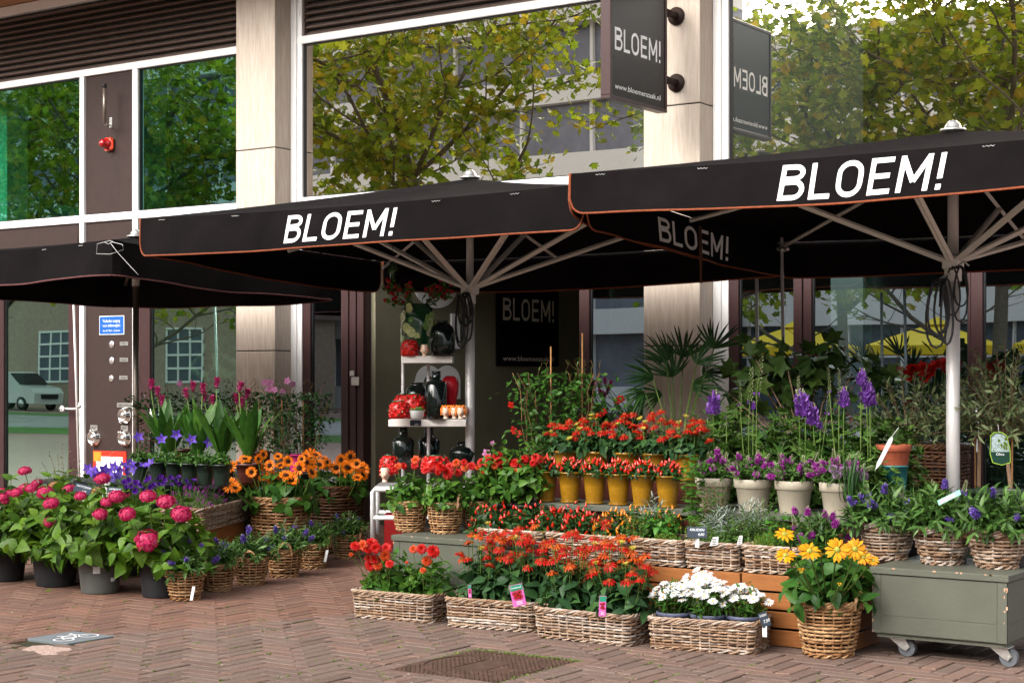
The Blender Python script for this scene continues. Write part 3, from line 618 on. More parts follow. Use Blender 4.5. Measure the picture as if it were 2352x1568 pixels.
for q in range(2):
    A=arc(y0+s_/2+(q+.5)*(wd-s_)/2,z0-wd*.22,(wd-s_)/4+s_/2,wd*.22,180,0,12); Bq=arc(y0+s_/2+(q+.5)*(wd-s_)/2,z0-wd*.22,(wd-s_)/4-s_/2,wd*.08,180,0,12)
    V=[(xb+.0705+.0005*q,a[0],a[1]) for a in A]+[(xb+.0705+.0005*q,a[0],a[1]) for a in Bq]; lt.add(V,np.array([[k,k+1,k+13,k+12] for k in range(11)]))
part(lt,'wall_letter',M['label2'],rw,False)
# window right of the recess
glazed('side_window',xr,c2L-.003,0,2.615,XY(1358,0)-xr,.06,.1,.06,'g_mid')
# right bay
x1_,x2_,x3_,x4_,x5_,x6_=[XY(p,0) for p in (1678,1822,1873,2215,2258,2420)]
glazed('shop_window',c2R+.137,(x2_+x3_)/2-.006,0,2.615,XY(1700,0)-x1_,.07,.1,.06,'g_mid')
glazed('shop_window',(x2_+x3_)/2+.006,x5_-.085,0,2.615,.07,.02,.1,.06,'g_mid')
dd=glazed('door',x5_-.083,xW,0,2.615,.09,.12,.1,.06,'g_mid')
kq=PY(2246,956,-.04); mb=MB(); mb.bbox(kq[0]-.025,kq[0]+.025,-.05,-.036,kq[2]-.27,kq[2]+.07,.003); mb.tube([(kq[0],-.05,kq[2]),(kq[0],-.10,kq[2]),(kq[0]+.13,-.10,kq[2])],.011,8); mb.cyl((kq[0],-.05,kq[2]-.12),(kq[0],-.054,kq[2]-.12),.01); part(mb,'door_handle',M['chrome'],dd)
# inside: floor, back wall, slabs, columns, pipes
mb=MB(); mb.box(-26,xb-.02,4.5,4.6,0,5.4); mb.box(-26,xL,.06,.1,0,7); mb.box(-26,-25.9,.1,4.5,0,5.4); mb.box(xr+.32,xW,5.5,5.6,0,6.5); mb.box(-25.8,xb-.02,.12,4.49,5.35,5.4); mb.box(xr+.32,xW,.08,5.5,6.4,6.5); mb.box(xb-.03,xb-.005,.06,4.5,0,5.4); mb.box(xb-.005,xr+.32,.3,.35,2.9,5.4)
mb.box(-25.8,xb-.035,.12,4.48,2.86,2.95); mb.box(xr+.32,xW,.1,5.5,2.86,2.95)
M['inner']=mat('dim_interior_wall',(.16,.18,.17),.8,var=.1,scale=1); part(mb,'interior_wall',M['inner'],bld,False)
M['indk']=mat('dark_interior_floor',(.035,.035,.035),.7); mb=MB(); mb.box(-25.8,xW,.06,5.4,-.015,.005); part(mb,'interior_floor',M['indk'],bld,False)
M['tgreenl']=mat('pale_green_column',(.50,.66,.56),.6)
for px_,wd in ((15,34),(340,22),(1995,14)):
    mb=MB(); p=PY(px_,HY,.5); h_=HW(px_,wd,.5)/2
    if px_==1995: mb.cyl((p[0],.5,0.01),(p[0],.5,2.85),h_,16)
    else: mb.box(p[0]-h_,p[0]+h_,.4,.7,2.96,5.35); mb.box(p[0]-h_*.6,p[0]+h_*.6,.4,.7,0.01,2.85)
    part(mb,'interior_column',M['tgreenl'],bld,False)

pz=PY(100,460,.9); mb=MB(); a=PY(52,462,.9); b_=PY(200,452,1.6); mb.tube([(a[0],.9,a[2]),(b_[0],1.1,b_[2])],.085,14); mb.tube([(a[0]+.25,.9,a[2]),(a[0]+.25,.9,a[2])],.1); mb.cyl((a[0]-.01,.9,a[2]),(a[0]+.07,.905,a[2]),.10,14); mb.cyl((a[0]+.35,.91,a[2]),(a[0]+.39,.912,a[2]),.10,14); mb.cyl((a[0]+.37,.91,a[2]),(a[0]+.37,.91,5.3),.008,6); mb.tube([(a[0]+.1,.95,a[2]-.05),(a[0]+1.3,1.6,a[2]-.35),(a[0]+1.3,1.6,2.96)],.08,12)
q_=PY(405,400,.8); mb.cyl((q_[0],.8,2.96),(q_[0],.8,5.3),.09,14); mb.cyl((q_[0],.8,3.35),(q_[0],.8,3.40),.105,14); q_=PY(360,400,.7); mb.cyl((q_[0],.7,2.96),(q_[0],.7,5.3),.035,10)
part(mb,'interior_pipe',M['teal'],bld)

# ================================================================ WALL FITTINGS (things screwed to the facade)
YP=-.019
def fit(name,label,cat,px,py,y=YP,group=None): return thing(name,label,cat,PY(px,py,y),0,group)
# information sign
a=PY(229,726,YP); b_=PY(286,768,YP); t=thing('information_sign','blue and white no entry notice on the brown panel','sign',((a[0]+b_[0])/2,YP,(a[2]+b_[2])/2))
part(MB().bbox(a[0],b_[0],YP-.006,YP,b_[2],a[2],.001),'plate',M['label'],t,False); part(MB().box(a[0]+.008,b_[0]-.008,YP-.0075,YP-.005,b_[2]+.008,a[2]-.008),'blue_field',M['blue'],t,False)
W_=b_[0]-a[0]; H_=a[2]-b_[2]
for s_,h_,fz,wx in (('Verboden toegang',.034,.66,.78),('voor onbevoegden',.034,.42,.78),('Art. 461 Wetb. v. Strafrecht',.022,.17,.78)):
    mb,w_=text_mb(s_,h_,0,wx); k=min(1,(W_*.86)/w_); mb.V=[v*np.array((k,1,1)) for v in mb.V]
    part(on_plane(mb,((a[0]+b_[0])/2-w_*k/2,YP-.0075,b_[2]+H_*fz),(1,0,0),(0,0,1),off=.0015),'lettering',M['chalk'],t,False)
# cable ports with tags
for i,(px,py,s_) in enumerate(((257,791,'CAI'),(257,828,'Telecom'),(256,869,'Zender'))):
    p=PY(px,py,YP); t=thing('wall_port',('topmost','middle','lowest')[i]+' of three small round steel caps on the brown panel under the blue notice','cap',p,0,'small round steel caps with name tags')
    r=.038-.003*(i==2); mb=MB().lathe([(.001,.008),(r*.9,.008),(r,.004),(r,0)],24,0); mb.xf(Matrix.Rotation(PI/2,4,'X')); mb.V=[v+np.array(p) for v in mb.V]; part(mb,'cap',M['steel'],t)
    q=PY(px+28,py-2,YP); mb=MB().bbox(q[0]-.065,q[0]+.065,YP-.004,YP,q[2]-.021,q[2]+.021,.001); tg=part(mb,'tag',M['steel'],t,False)
    mb,w_=text_mb(s_,.020,0,.9); part(on_plane(mb,(q[0]-w_/2,YP-.0045,q[2]-.010),(1,0,0),(0,0,1),off=.001),'lettering',M['ink'],tg,False)
# fire hose couplings
for i,(px,py,s_,tw,ty) in enumerate(((288,954,'DBL-5 bovenbouw',38,930),(218,1005,'DBL-3',16,981),(288,1006,'DBL-4',16,982))):
    p=PY(px,py,YP); lb=('upper right steel hose coupling, alone under the long name tag','left steel hose coupling of the lower pair on the brown panel','right steel hose coupling of the lower pair beside the grey pole')[i]
    t=thing('hose_coupling',lb,'hose coupling',p,0,'round steel fire hose couplings')
    mb=MB().lathe([(.001,.05),(.02,.055),(.026,.045),(.045,.04),(.05,.052),(.062,.055),(.07,.05),(.074,.02),(.085,.012),(.088,0)],32,0)
    for q in range(2):
        an=1.2+q*PI+i*.5; x,y=.075*math.cos(an),.075*math.sin(an); mb.cyl((x,y,.02),(x,y,.06),.014,10)
    mb.tube([(.045*math.cos(.4),.045*math.sin(.4),.056),(-.045*math.cos(.4),-.045*math.sin(.4),.056)],.008,6)
    mb.xf(Matrix.Rotation(PI/2,4,'X')); mb.V=[v+np.array(p) for v in mb.V]; part(mb,'coupling',M['chrome'],t)
    q=PY(px-2 if i else px,ty,YP); h_=HW(px,tw,YP)/2; tg=part(MB().bbox(q[0]-h_,q[0]+h_,YP-.004,YP,q[2]-.024,q[2]+.024,.001),'tag',M['steel'],t,False)
    mb,w_=text_mb(s_,.024,0,.8); k=min(1,2*h_*.85/w_); mb.V=[v*np.array((k,1,1)) for v in mb.V]; part(on_plane(mb,(q[0]-w_*k/2,YP-.0045,q[2]-.012),(1,0,0),(0,0,1),off=.001),'lettering',M['ink'],tg,False)
# red and white notice low on the panel
a=PY(215,1034,YP); b_=PY(291,1125,YP); t=thing('notice_board','white notice with a red border and orange corner low on the brown panel','notice',((a[0]+b_[0])/2,YP,b_[2]))
part(MB().bbox(a[0],b_[0],YP-.008,YP,b_[2],a[2],.001),'border',M['red'],t,False); part(MB().box(a[0]+.05,b_[0]-.05,YP-.0095,YP-.007,b_[2],a[2]-.06),'sheet',M['label'],t,False); part(MB().box(a[0]+.012,a[0]+.13,YP-.011,YP-.0085,a[2]-.115,a[2]-.012),'sticker',M['orange'],t,False)
# antenna and siren
p=PY(255,287,YP); t=thing('antenna','slim grey rod antenna on a bracket high on the brown panel','antenna',p)
e=PY(240,285,-.20); mb=MB(); mb.cyl((e[0],-.20,e[2]),(e[0],-.20,e[2]+.40),.019,12); part(mb,'rod',M['steelk'],t)
part(MB().cyl((e[0],-.20,e[2]+.385),(e[0],-.20,e[2]+.425),.023,12),'end_cap',M['black'],t)
mb=MB(); mb.bbox(p[0]-.02,p[0]+.02,YP-.006,YP,p[2]-.03,p[2]+.08,.001); mb.tube([(p[0],YP-.006,p[2]),(p[0]-.0,-.08,p[2]-.01),(e[0],-.19,e[2]-.005)],.009,6); part(mb,'bracket',M['steel'],t,False)
p=PY(254,332,YP); t=thing('alarm_siren','red alarm siren on the brown panel below the rod antenna','siren',p)
part(MB().bbox(p[0]-.065,p[0]+.065,YP-.055,YP,p[2]-.07,p[2]+.07,.02),'housing',mat('orange_red_housing',(.75,.07,.03),.4),t)
mb=MB().lathe([(.001,.095),(.03,.09),(.043,.07),(.046,.03),(.055,.03),(.058,0)],24); mb.xf(Matrix.Rotation(PI/2,4,'X')); mb.V=[v+np.array((p[0],YP-.05,p[2])) for v in mb.V]; part(mb,'lens',M['redd'],t)
# sheet behind the recess: company board
a=wallp(1138,646)[1]; b0=wallp(1138,840); b1=wallp(1279,842); zt=wallp(1138,646)[2]; zb=(b0[2]+b1[2])/2; ya,yb=b0[1],b1[1]
zt=zb+ (yb-ya)*1.13
t=thing('wall_board','black board with white shop lettering hung on the olive recess wall','sign',(xb+.05,(ya+yb)/2,zb))
part(MB().bbox(xb+.051,xb+.075,ya,yb,zb,zt,.003),'board',M['canvas'],t,False)
w1=yb-ya; o=np.array((xb+.0755,ya+w1*.085,zb)); q0=wallp(1151,735)[2]; q1=wallp(1151,683)[2]; mb,w_=wordmark(q1-q0,1.0); k=w1*.83/w_; mb.V=[v*np.array((k,1,1)) for v in mb.V]
M['lightp']=mat('off_white_lettering',(0.806,0.754,0.702),.6,var=.03)
part(on_plane(mb,(xb+.0755,ya+w1*.085,q0),(0,1,0),(0,0,1),off=.001),'lettering',M['lightp'],t,False)
q0=wallp(1151,828)[2]; mb,w_=text_mb('www.bloemenzaak.nl',.055,0,1); k=w1*.83/w_; mb.V=[v*np.array((k,1,1)) for v in mb.V]; part(on_plane(mb,(xb+.0755,ya+w1*.085,q0),(0,1,0),(0,0,1),off=.001),'lettering',M['lightp'],t,False)
# projecting sign
sx0,sx1,sy0,sy1,sz0,sz1=-6.76,-6.67,-1.41,-.52,3.55,4.53
t=thing('projecting_sign','black projecting sign box with white shop lettering on the right column','sign',((sx0+sx1)/2,-.28,sz0))
mb=MB(); fw=.028
for (a0,a1,c0,c1) in ((sy0,sy1,sz0,sz0+fw),(sy0,sy1,sz1-fw,sz1),(sy0,sy0+fw,sz0+fw,sz1-fw),(sy1-fw,sy1,sz0+fw,sz1-fw)): mb.bbox(sx0,sx1,a0,a1,c0,c1,.003)
part(mb,'frame',M['brownd'],t,False)
M['gloss_k']=mat('dark_gloss_panel',(.016,.014,.012),.22,var=.1,spec=.22)
part(MB().box(sx0+.008,sx1-.008,sy0+fw,sy1-fw,sz0+fw,sz1-fw),'panel',M['gloss_k'],t,False)
for s_ in (1,-1):
    X_=sx1-.008 if s_>0 else sx0+.008; wv=sy1-sy0
    mb,w_=wordmark(.176,1,0,.14); k=wv*.80/w_; mb.V=[v*np.array((k,1,1)) for v in mb.V]
    ys=sy0+wv*.085 if s_>0 else sy1-wv*.085
    part(on_plane(mb,(X_,ys,sz0+.385),(0,s_,0),(0,0,1),off=.0015),'lettering',M['label2'],t,False)
    mb,w_=text_mb('www.bloemenzaak.nl',.044,0,1); k=wv*.80/w_; mb.V=[v*np.array((k,1,1)) for v in mb.V]; part(on_plane(mb,(X_,ys,sz0+.085),(0,s_,0),(0,0,1),off=.0015),'lettering',M['label2'],t,False)
for zz in (4.38,3.83):
    mb=MB(); mb.cyl((-6.715,sy1,zz),(-6.715,-.29,zz),.032,16); mb.cyl((-6.715,-.30,zz),(-6.715,-.281,zz),.075,24); part(mb,'bracket',M['brown'],t)

# ================================================================ PARASOLS
ZAX=np.array((0,0,1.))
def parasol(label,x0,x1,y0,y1,ztf,ztb,drop,apex,pole,hubz,armr,arms,seed,word=None,wordside=None,pole_m='alup',pr=.036,strutm='alu',pole_base=0,pipe='piping',sock=False,corner_cut=.0,sag=.05,split=True):
    r_=random.Random(seed); px_,py_=pole; t=thing('parasol',label,'parasol',(px_,py_,0),0,'black parasols with dropped edges')
    ed=lambda y: ztf+(ztb-ztf)*(y-y0)/(y1-y0); AP=np.array((px_,py_,apex))
    def edge(side,s):
        if side==0: p=(x0+(x1-x0)*s,y0)
        elif side==1: p=(x1,y0+(y1-y0)*s)
        elif side==2: p=(x1+(x0-x1)*s,y1)
        else: p=(x0,y1+(y0-y1)*s)
        return np.array((p[0],p[1],ed(p[1])-sag*.6*math.sin(PI*s)))
    out=[(0,-1,0),(1,0,0),(0,1,0),(-1,0,0)]; out=[np.array(o,float) for o in out]
    mb=MB()
    for sd_ in range(4):
        def fn(u,v,sd_=sd_):
            e=edge(sd_,u); q=e*(1-v)+AP*v; q[2]-=sag*math.sin(PI*v)*(.4+.6*math.sin(PI*u)); q[2]+=.006*math.sin(9*u+3*sd_)*math.sin(PI*v); return q
        mb.grid(fn,20,10)
    cn=part(mb,'canopy',M['canvas'],t)
    def cloth(sd_,u,v):
        e=edge(sd_,u); ph=seed+sd_*1.7
        dr=drop*(1+.04*math.sin(6*u+ph))
        o=out[sd_]; wv=.018*math.sin(13*u+ph)+.010*math.sin(29*u+ph*2)+.012*math.sin(5*u+ph)
        cu=min(u,1-u); fold=.05*math.exp(-(cu/.05)**2)*v
        return (e+o*(.012+wv*v*(1 if cu>.04 else cu/.04)+.03*v-fold*.5)-ZAX*(dr*v)) if split else (e+o*(wv*v*min(1,cu/.08)+.05*v*min(1,cu/.03))-ZAX*(drop*(1+.04*math.sin(PI*u)*math.sin(9*u+ph))*v))
    for sd_ in range(4):
        L_=np.linalg.norm(edge(sd_,0)-edge(sd_,1)); cr_=.09/L_
        def vf(u,v,sd_=sd_):
            vv=v; cu=min(u,1-u)
            if cu<cr_ and split: vv=v*(1-(.09/drop)*(1-math.sqrt(max(0,1-(1-cu/cr_)**2))))
            return cloth(sd_,u,vv)
        us=np.unique(np.concatenate((np.linspace(0,cr_,6),np.linspace(cr_,1-cr_,44),np.linspace(1-cr_,1,6)))); vs_=np.linspace(0,1,8)
        mb=MB(); V=[vf(u,v) for v in vs_ for u in us]; nu=len(us)-1; i=np.arange(nu)[None];j=np.arange(7)[:,None]*(nu+1)
        mb.add(V,np.stack((j+i,j+i+1,j+i+nu+2,j+i+nu+1),-1).reshape(-1,4))
        vo=part(mb,'valance',M['canvas'],t)
        P=[vf(u,1) for u in us]
        if split: P=[vf(0,v) for v in np.linspace(.0,.97,5)]+P+[vf(1,v) for v in np.linspace(.97,0,5)]
        part(MB().tube(np.array(P)+out[sd_]*.003,.007,5),'piping',M[pipe],vo)
        for uu in ((.05,.24,.70,.86) if sd_==0 else ()):      # bar tacks
            P=[cloth(sd_,uu+q*.003,.055+.022*(q%2))+out[sd_]*.005 for q in range(7)]; part(MB().tube(P,.0011,3),'stitching',M['thread'],vo)
        if word and sd_ in word:
            u0,u1,h_,vc=word[sd_]; wm,w_=wordmark(h_,1,.13 if sd_==0 else .05); ww=(u1-u0)*L_; k=ww/w_
            newV=[]
            for v in wm.V:
                pts=[]
                for q in v:
                    uu=u0+q[0]*k/L_; vv=vc-(q[1]-h_/2)/drop; 
                    e_=.0005; nrm=np.cross(cloth(sd_,uu+e_,vv)-cloth(sd_,uu,vv),cloth(sd_,uu,vv+e_)-cloth(sd_,uu,vv)); nrm/=np.linalg.norm(nrm)
                    if nrm.dot(out[sd_])<0: nrm=-nrm
                    pts.append(cloth(sd_,uu,vv)+nrm*(.004+q[2]))
                newV.append(np.array(pts))
            wm.V=newV; part(wm,'lettering',M['print'] if sd_==0 else M['print'],vo,False)
    # seams sewn on top
    mb=MB()
    mb2=MB(); mb2.lathe([(.001,.060),(.022,.055),(.042,.035),(.052,.010),(.075,.004),(.082,-.004),(.075,-.01)],24,0,(px_,py_,apex+.01)); part(mb2,'finial',M['steel'],t)
    mb2=MB(); mb2.tube([(px_,py_,pole_base),(px_,py_,hubz-.06)],pr,20); mb2.tube([(px_,py_,hubz-.06),(px_,py_,apex)],pr*.8,16)
    po=part(mb2,'pole',M[pole_m],t)
    if sock: part(MB().cyl((px_,py_,0),(px_,py_,.44),pr*1.55,20),'ground_socket',M['steel'],po)
    mb2=MB(); mb2.bbox(px_-.055,px_+.055,py_-.055,py_+.055,hubz-.06,hubz+.03,.012); mb2.cyl((px_,py_,hubz-.13),(px_,py_,hubz-.06),pr*1.25,20); part(mb2,'hub',M['alu'],t,False)
    # ribs from the top and struts from the sliding hub
    for (ex,ey) in arms:
        E_=np.array((ex,ey,ed(ey)-.065)); d=E_-AP; T_=AP+np.array((0,0,-.12))
        rb=part(MB().tube([T_,E_+np.array((0,0,.0))-(d/np.linalg.norm(d))*.03],.015,4),'rib',M[strutm],t,False)
        A=T_+(E_-T_)*armr; dd_=A-np.array((px_,py_,hubz)); h0=np.array((px_,py_,hubz))+dd_*np.array((1,1,0))/np.linalg.norm(dd_[:2])*.05
        nrm=np.cross(dd_,ZAX); nrm/=np.linalg.norm(nrm)
        mb2=MB(); 
        for q in (-1,1): mb2.tube([h0+nrm*.011*q,A+nrm*.011*q-ZAX*.01],.0165,4,sq=1.0)
        part(mb2,'strut',M[strutm],rb,False)
    return t
by0,by1=-3.62,-.75; bx0,bx1=XY(326,by0),XY(1343,by0)
bc=(-7.56,-2.02)
arms=lambda x0,x1,y0,y1,c:[(x0,y0),(x1,y0),(x1,y1),(x0,y1),(c[0],y0),(c[0],y1),(x0,c[1]),(x1,c[1])]
uB=parasol('middle black parasol over the shelf rack, white lettering on its front',bx0,bx1,by0,by1,2.60,2.44,.275,2.93,bc,2.10,.58,arms(bx0,bx1,by0,by1,bc),1,word={0:((XY(660,by0)-bx0)/(bx1-bx0),(XY(910,by0)-bx0)/(bx1-bx0),.195,.50),1:(.30,.66,.17,.55)},sag=.04)
cy0,cy1=-3.78,-.92; cx0,cx1=XY(1313,cy0),-1.85; cc_=(-3.64,-2.32)
uC=parasol('right black parasol, largest lettering, overlapping the middle one',cx0,cx1,cy0,cy1,2.65,2.42,.255,2.93,cc_,2.13,.62,arms(cx0,cx1,cy0,cy1,cc_),5,word={0:((XY(1792,cy0)-cx0)/(cx1-cx0),(XY(2168,cy0)-cx0)/(cx1-cx0),.195,.50)},pr=.042,sag=.04)
ax0,ax1,ay0,ay1=-12.6,XY(258,-3.5),-3.50,-.9
uA=parasol('left plain black parasol without lettering, maroon edging, grey steel pole',ax0,ax1,ay0,ay1,2.47,2.38,.275,2.64,(PY(312,868,-2.15)[0],-2.15),2.34,.55,arms(ax0,ax1,ay0,ay1,(-11.2,-2.15)),9,pole_m='steelk',strutm='steelk',pr=.027,pipe='pipingd',sock=True,sag=.05,split=False)
for P_ in ([(605,180),(610,118),(655,107),(690,97),(705,107),(768,122),(774,155),(690,183),(605,180)],[(690,110),(740,175),(800,240),(868,312)],[(655,107),(680,120),(708,102)]):
    part(MB().tube([PY(x/2.7307,516.8+y/2.7307,-3.60) for x,y in P_],.0017,4),'stitching',M['thread'],uA)
# coiled cables hanging at the hubs
def coil(px_,py_,z,name,label,sc=1,n=5,sd_=3,mt='black'):
    r_=random.Random(sd_); t=thing(name,label,'cable',(px_,py_,z))
    mb=MB(); P=[]
    for k in range(n):
        h_=(.42-.05*k*r_.uniform(.3,1.2))*sc; w_=r_.uniform(.02,.045)*sc; ox=r_.uniform(-.04,.04)*sc; oy=r_.uniform(-.02,.02)
        for q in range(16):
            a_=q/16*2*PI; yy=math.cos(a_); P.append((px_+ox+w_*math.sin(a_)*(1.5-yy*.5)*CS+.01*k*SN,py_+oy+w_*math.sin(a_)*SN,z-h_/2+yy*h_/2))
    P=np.array(P); 
    mb.tube(P,.0075*sc,5); part(mb,'cable_loops',M[mt],t); mb=MB(); mb.tube([(px_-.03,py_,z-.02),(px_+.05,py_,z+.03),(px_+.08,py_,z)],.007,5); part(mb,'tie',M['steel'],t); return t
p=PD(1062,672,12.75); coil(p[0],p[1],p[2],'cable_coil','black cable coiled beside the pole of the middle parasol',1.0,6)
p=PD(2160,640,10.2); coil(p[0],p[1],p[2],'cable_coil','thick black cable looped left of the pole of the right parasol',1.0,4,8)
p=PD(2196,612,10.25); coil(p[0],p[1],p[2],'cable_coil','shorter black cable loop on the right side of the right parasol pole',.8,3,5)
# slender steel posts behind, and the brown strap
for i,(pa,pb,lb) in enumerate((((1738,640),(1742,1060),'slim steel post standing behind the left delphinium under the parasol'),((1795,545),(1801,900),'slim steel post with a clamp knob near its top behind the plants'),((168,655),(181,1060),'thin leaning pale steel post in front of the left glass door'))):
    y=-1.2 if i<2 else -1.0; a=PY(*pa,y); b_=PY(*pb,y); k=b_[2]/(a[2]-b_[2]); g_=(b_[0]+(b_[0]-a[0])*k,y,0)
    t=thing('steel_post',lb,'post',g_,0,'slim steel posts'); part(MB().tube([a,g_],.013,10),'tube',M['alup'],t)
    if i==1: 
        c_=PY(1808,572,y-.02); part(MB().ball(c_,.018,10),'clamp_knob',M['steel'],t); part(MB().cyl((a[0]+.01,y,c_[2]-.02),(a[0]+.002,y,c_[2]+.02),.02,12),'clamp',M['steel'],t)
    if i==2: c_=PY(178,933,y); part(MB().ball((c_[0]+.03,y,c_[2]),.02,10),'clamp_knob',M['steel'],t)
p=PX(1608,520,-5.42); q=PX(1611,650,-5.42); t=thing('strap','brown fabric strap hanging over the side lettering of the middle parasol','strap',p)
part(MB().tube([p,(p[0]+.005,p[1],(p[2]+q[2])/2),(p[0],p[1]+.01,q[2]+.03),(p[0],p[1]+.01,q[2])],[.012,.013,.008,.014],6),'band',mat('brown_strap',(.09,.035,.02),.8),t)

# ================================================================ ACROSS THE STREET (what the panes mirror)
def tree_proto(seed):
    r=np.random.default_rng(seed); rr=random.Random(seed); st=MB(); tips=[]
    def limb(p,d,L_,r0,lv):
        n=6; P=[p]; dd=np.array(d,float)
        for k in range(n): dd=dd+r.normal(0,.13,3); dd[2]+=.03; dd/=np.linalg.norm(dd); P.append(P[-1]+dd*L_/n)
        P=np.array(P); st.tube(P,np.linspace(r0,r0*.45,n+1),7 if lv<2 else 4,cap=False)
        if lv>=2:
            for k in range(2,n+1): tips.append(P[k])
        if lv<3:
            nb=(10,6,4)[lv]
            for k in range(nb):
                f=(.28+.72*(k+.5)/nb) if lv==0 else .3+.7*(k+.5)/nb; q=P[min(n,int(f*n))]; az=k*2.4+rr.uniform(0,1)
                side=np.array((math.cos(az),math.sin(az),.25 if lv==0 else rr.uniform(-.2,.4))); nd=side*.85+dd*.35
                limb(q,nd/np.linalg.norm(nd),L_*((.50,.55,.5)[lv])*rr.uniform(.8,1.15),r0*.42,lv+1)
    limb(np.array((0,0,0.)),(0,0,1),9.0,.16,0)
    T=np.array(tips); keep=T[:,2]>3.0; T=T[keep]; lf=MB()
    k=4; P=np.repeat(T,k,0)+r.normal(0,.24,(len(T)*k,3)); d=r.normal(0,1,(len(P),3)); d[:,2]-=.4; up=r.normal(0,.55,(len(P),3)); up[:,2]+=1
    lf.place(TL['plane'],P,d,up,r.uniform(.16,.27,len(P)))
    return st,lf
st,lf=tree_proto(11); sm=st.mesh('trunk',M['bark']); lm=lf.mesh('crown',M['l_plane'],False)
for i,(x,y,s_,rz,lb) in enumerate(((-16.6,-26.5,1.0,2.0,'slightly smaller plane tree mirrored beside the sign reflection'),(-47.5,-25.5,1.2,1.2,'plane tree far left across the street'),(-57.0,-26.0,1.25,3.1,'plane tree farthest left across the street'),(-26.7,-23.8,1.15,.5,'plane tree across the street mirrored in the middle upper pane'),(-12.0,-24.2,1.12,2.4,'plane tree across the street mirrored in the right upper pane'),(-40.5,-24.0,1.15,4.0,'plane tree across the street mirrored in the left green panes'))):
    t=thing('plane_tree',lb,'tree',(x,y,0),rz,'plane trees across the street'); t.scale=(s_,s_,s_); link('trunk',sm,t); link('crown',lm,t)
    bpy.context.view_layer.update()
t=thing('office_building','white banded office block across the street, mirrored in the shop panes','building',(-20,-50,0))
w_=MB(); gl=MB(); mu=MB(); X0,X1=-150,45
for k in range(4):
    z=3.6*k; 
    if k: w_.box(X0,X1,-52,-49.9+.25*(k%2),z-.1,z+1.35)
    gl.box(X0,X1,-52,-50.25,z+1.35 if k else 0,z+3.5)
    for q in range(int((X1-X0)/2.2)): mu.box(X0+q*2.2,X0+q*2.2+.10,-50.25,-50.1,z+1.35 if k else 0,z+3.5)
    mu.box(X0,X1,-50.25,-50.12,z+2.2,z+2.28)
w_.box(X0,X1,-52,-49.7,14.3,15.3); part(w_,'wall_band',M['offw'],t,False); part(gl,'window_strip',M['offg'],t,False); part(mu,'window_mullion',M['offw'],t,False)
w_=MB(); gl=MB(); mu=MB()
for k in range(7):
    z=3.3*k; w_.box(-95,-31,-49.2,-47.5+.3*(k%2),z-.1,z+1.0); gl.box(-95,-31,-49.2,-48.0,z+1.0,z+3.2)
    for q in range(18): mu.box(-95+q*3.6,-95+q*3.6+.14,-48.0,-47.8,z+1.0,z+3.2)
part(w_,'tower_band',M['offw'],t,False); part(gl,'tower_window_strip',M['offg2'],t,False); part(mu,'tower_mullion',M['offw'],t,False)
mb=MB()
for q in range(40): mb.box(X0+q*2.9,X0+q*2.9+.07,-49.9,-49.85,15.3,16.5)
for zz in (15.7,16.1,16.5): mb.box(X0,X1,-49.91,-49.85,zz,zz+.05)
part(mb,'roof_railing',M['offg'],t,False)
t=thing('street_lamp','tall dark lamp column across the street mirrored left in the middle upper pane','lamp post',(-31.2,-21.5,0)); part(MB().tube([(-31.2,-21.5,0),(-31.2,-21.5,4.5),(-31.2,-21.5,11)],[.32,.3,.25],16),'column',M['bark'],t); part(MB().cyl((-31.2,-21.5,7.6),(-31.2,-21.5,7.72),.42,16),'collar',M['black'],t); part(MB().bbox(-31.6,-30.4,-21.7,-21.3,11,11.2,.05),'lamp_head',M['black'],t)
# brick house, mirrored in the left door
t=thing('brick_house','brick gabled house with white framed windows mirrored in the left glass door','house',(-56,-41,0))
mb=MB(); mb.box(-66,-50,-46,-40,0,4.2); mb.add([(-66,-40,4.2),(-50,-40,4.2),(-58,-40,9.5)],[np.array([[0,1,2]])]); part(mb,'wall',M['brick'],t,False)
mb=MB(); mb.add([(-66.5,-39.8,4),(-58,-39.8,9.9),(-58,-47,9.9),(-66.5,-47,4),(-49.5,-39.8,4),(-49.5,-47,4)],np.array([[0,1,2,3],[1,4,5,2]])); part(mb,'roof',M['roof'],t,False)
for q,x in enumerate((-63,-54.5)):
    mb=MB(); 
    for k in range(4): mb.box(x+k*.7,x+k*.7+.09,-40,-39.93,1.2,3.6)
    for k in range(5): mb.box(x,x+2.19,-40,-39.92,1.2+k*.58,1.29+k*.58)
    f_=part(mb,'window',M['white'],t,False); part(MB().box(x,x+2.1,-40.02,-39.97,1.2,3.6),'pane',M['offg'],f_,False)
# van
t=thing('delivery_van','white delivery van on the road mirrored in the left glass door','van',(-58.3,-36.5,0)); VAN=t
def prism(prof,y0,y1,mb,m=0):
    n_=len(prof); V=[(x,y0,z) for x,z in prof]+[(x,y1,z) for x,z in prof]; k=np.arange(n_); mb.add(V,[np.stack((k,(k+1)%n_,(k+1)%n_+n_,k+n_),-1),np.array([list(range(n_))]),np.array([list(range(n_,2*n_))[::-1]])],m)
mb=MB(); prism([(-61.5,.35),(-56.3,.35),(-56.2,.9),(-56.5,1.15),(-57.4,1.3),(-58.2,1.9),(-58.6,1.98),(-61.5,1.98)],-37.4,-35.5,mb); part(mb,'body',M['vanw'],t,False)
mb=MB(); prism([(-57.40,1.33),(-58.15,1.86),(-58.10,1.90),(-57.3,1.36)],-37.3,-35.6,mb); mb.box(-59.6,-58.3,-35.5,-35.48,1.3,1.8); part(mb,'window',M['vang'],t,False)
mb=MB(); mb.box(-56.2,-56.17,-37.0,-35.9,.62,.85); part(mb,'grille',M['black'],t,False)
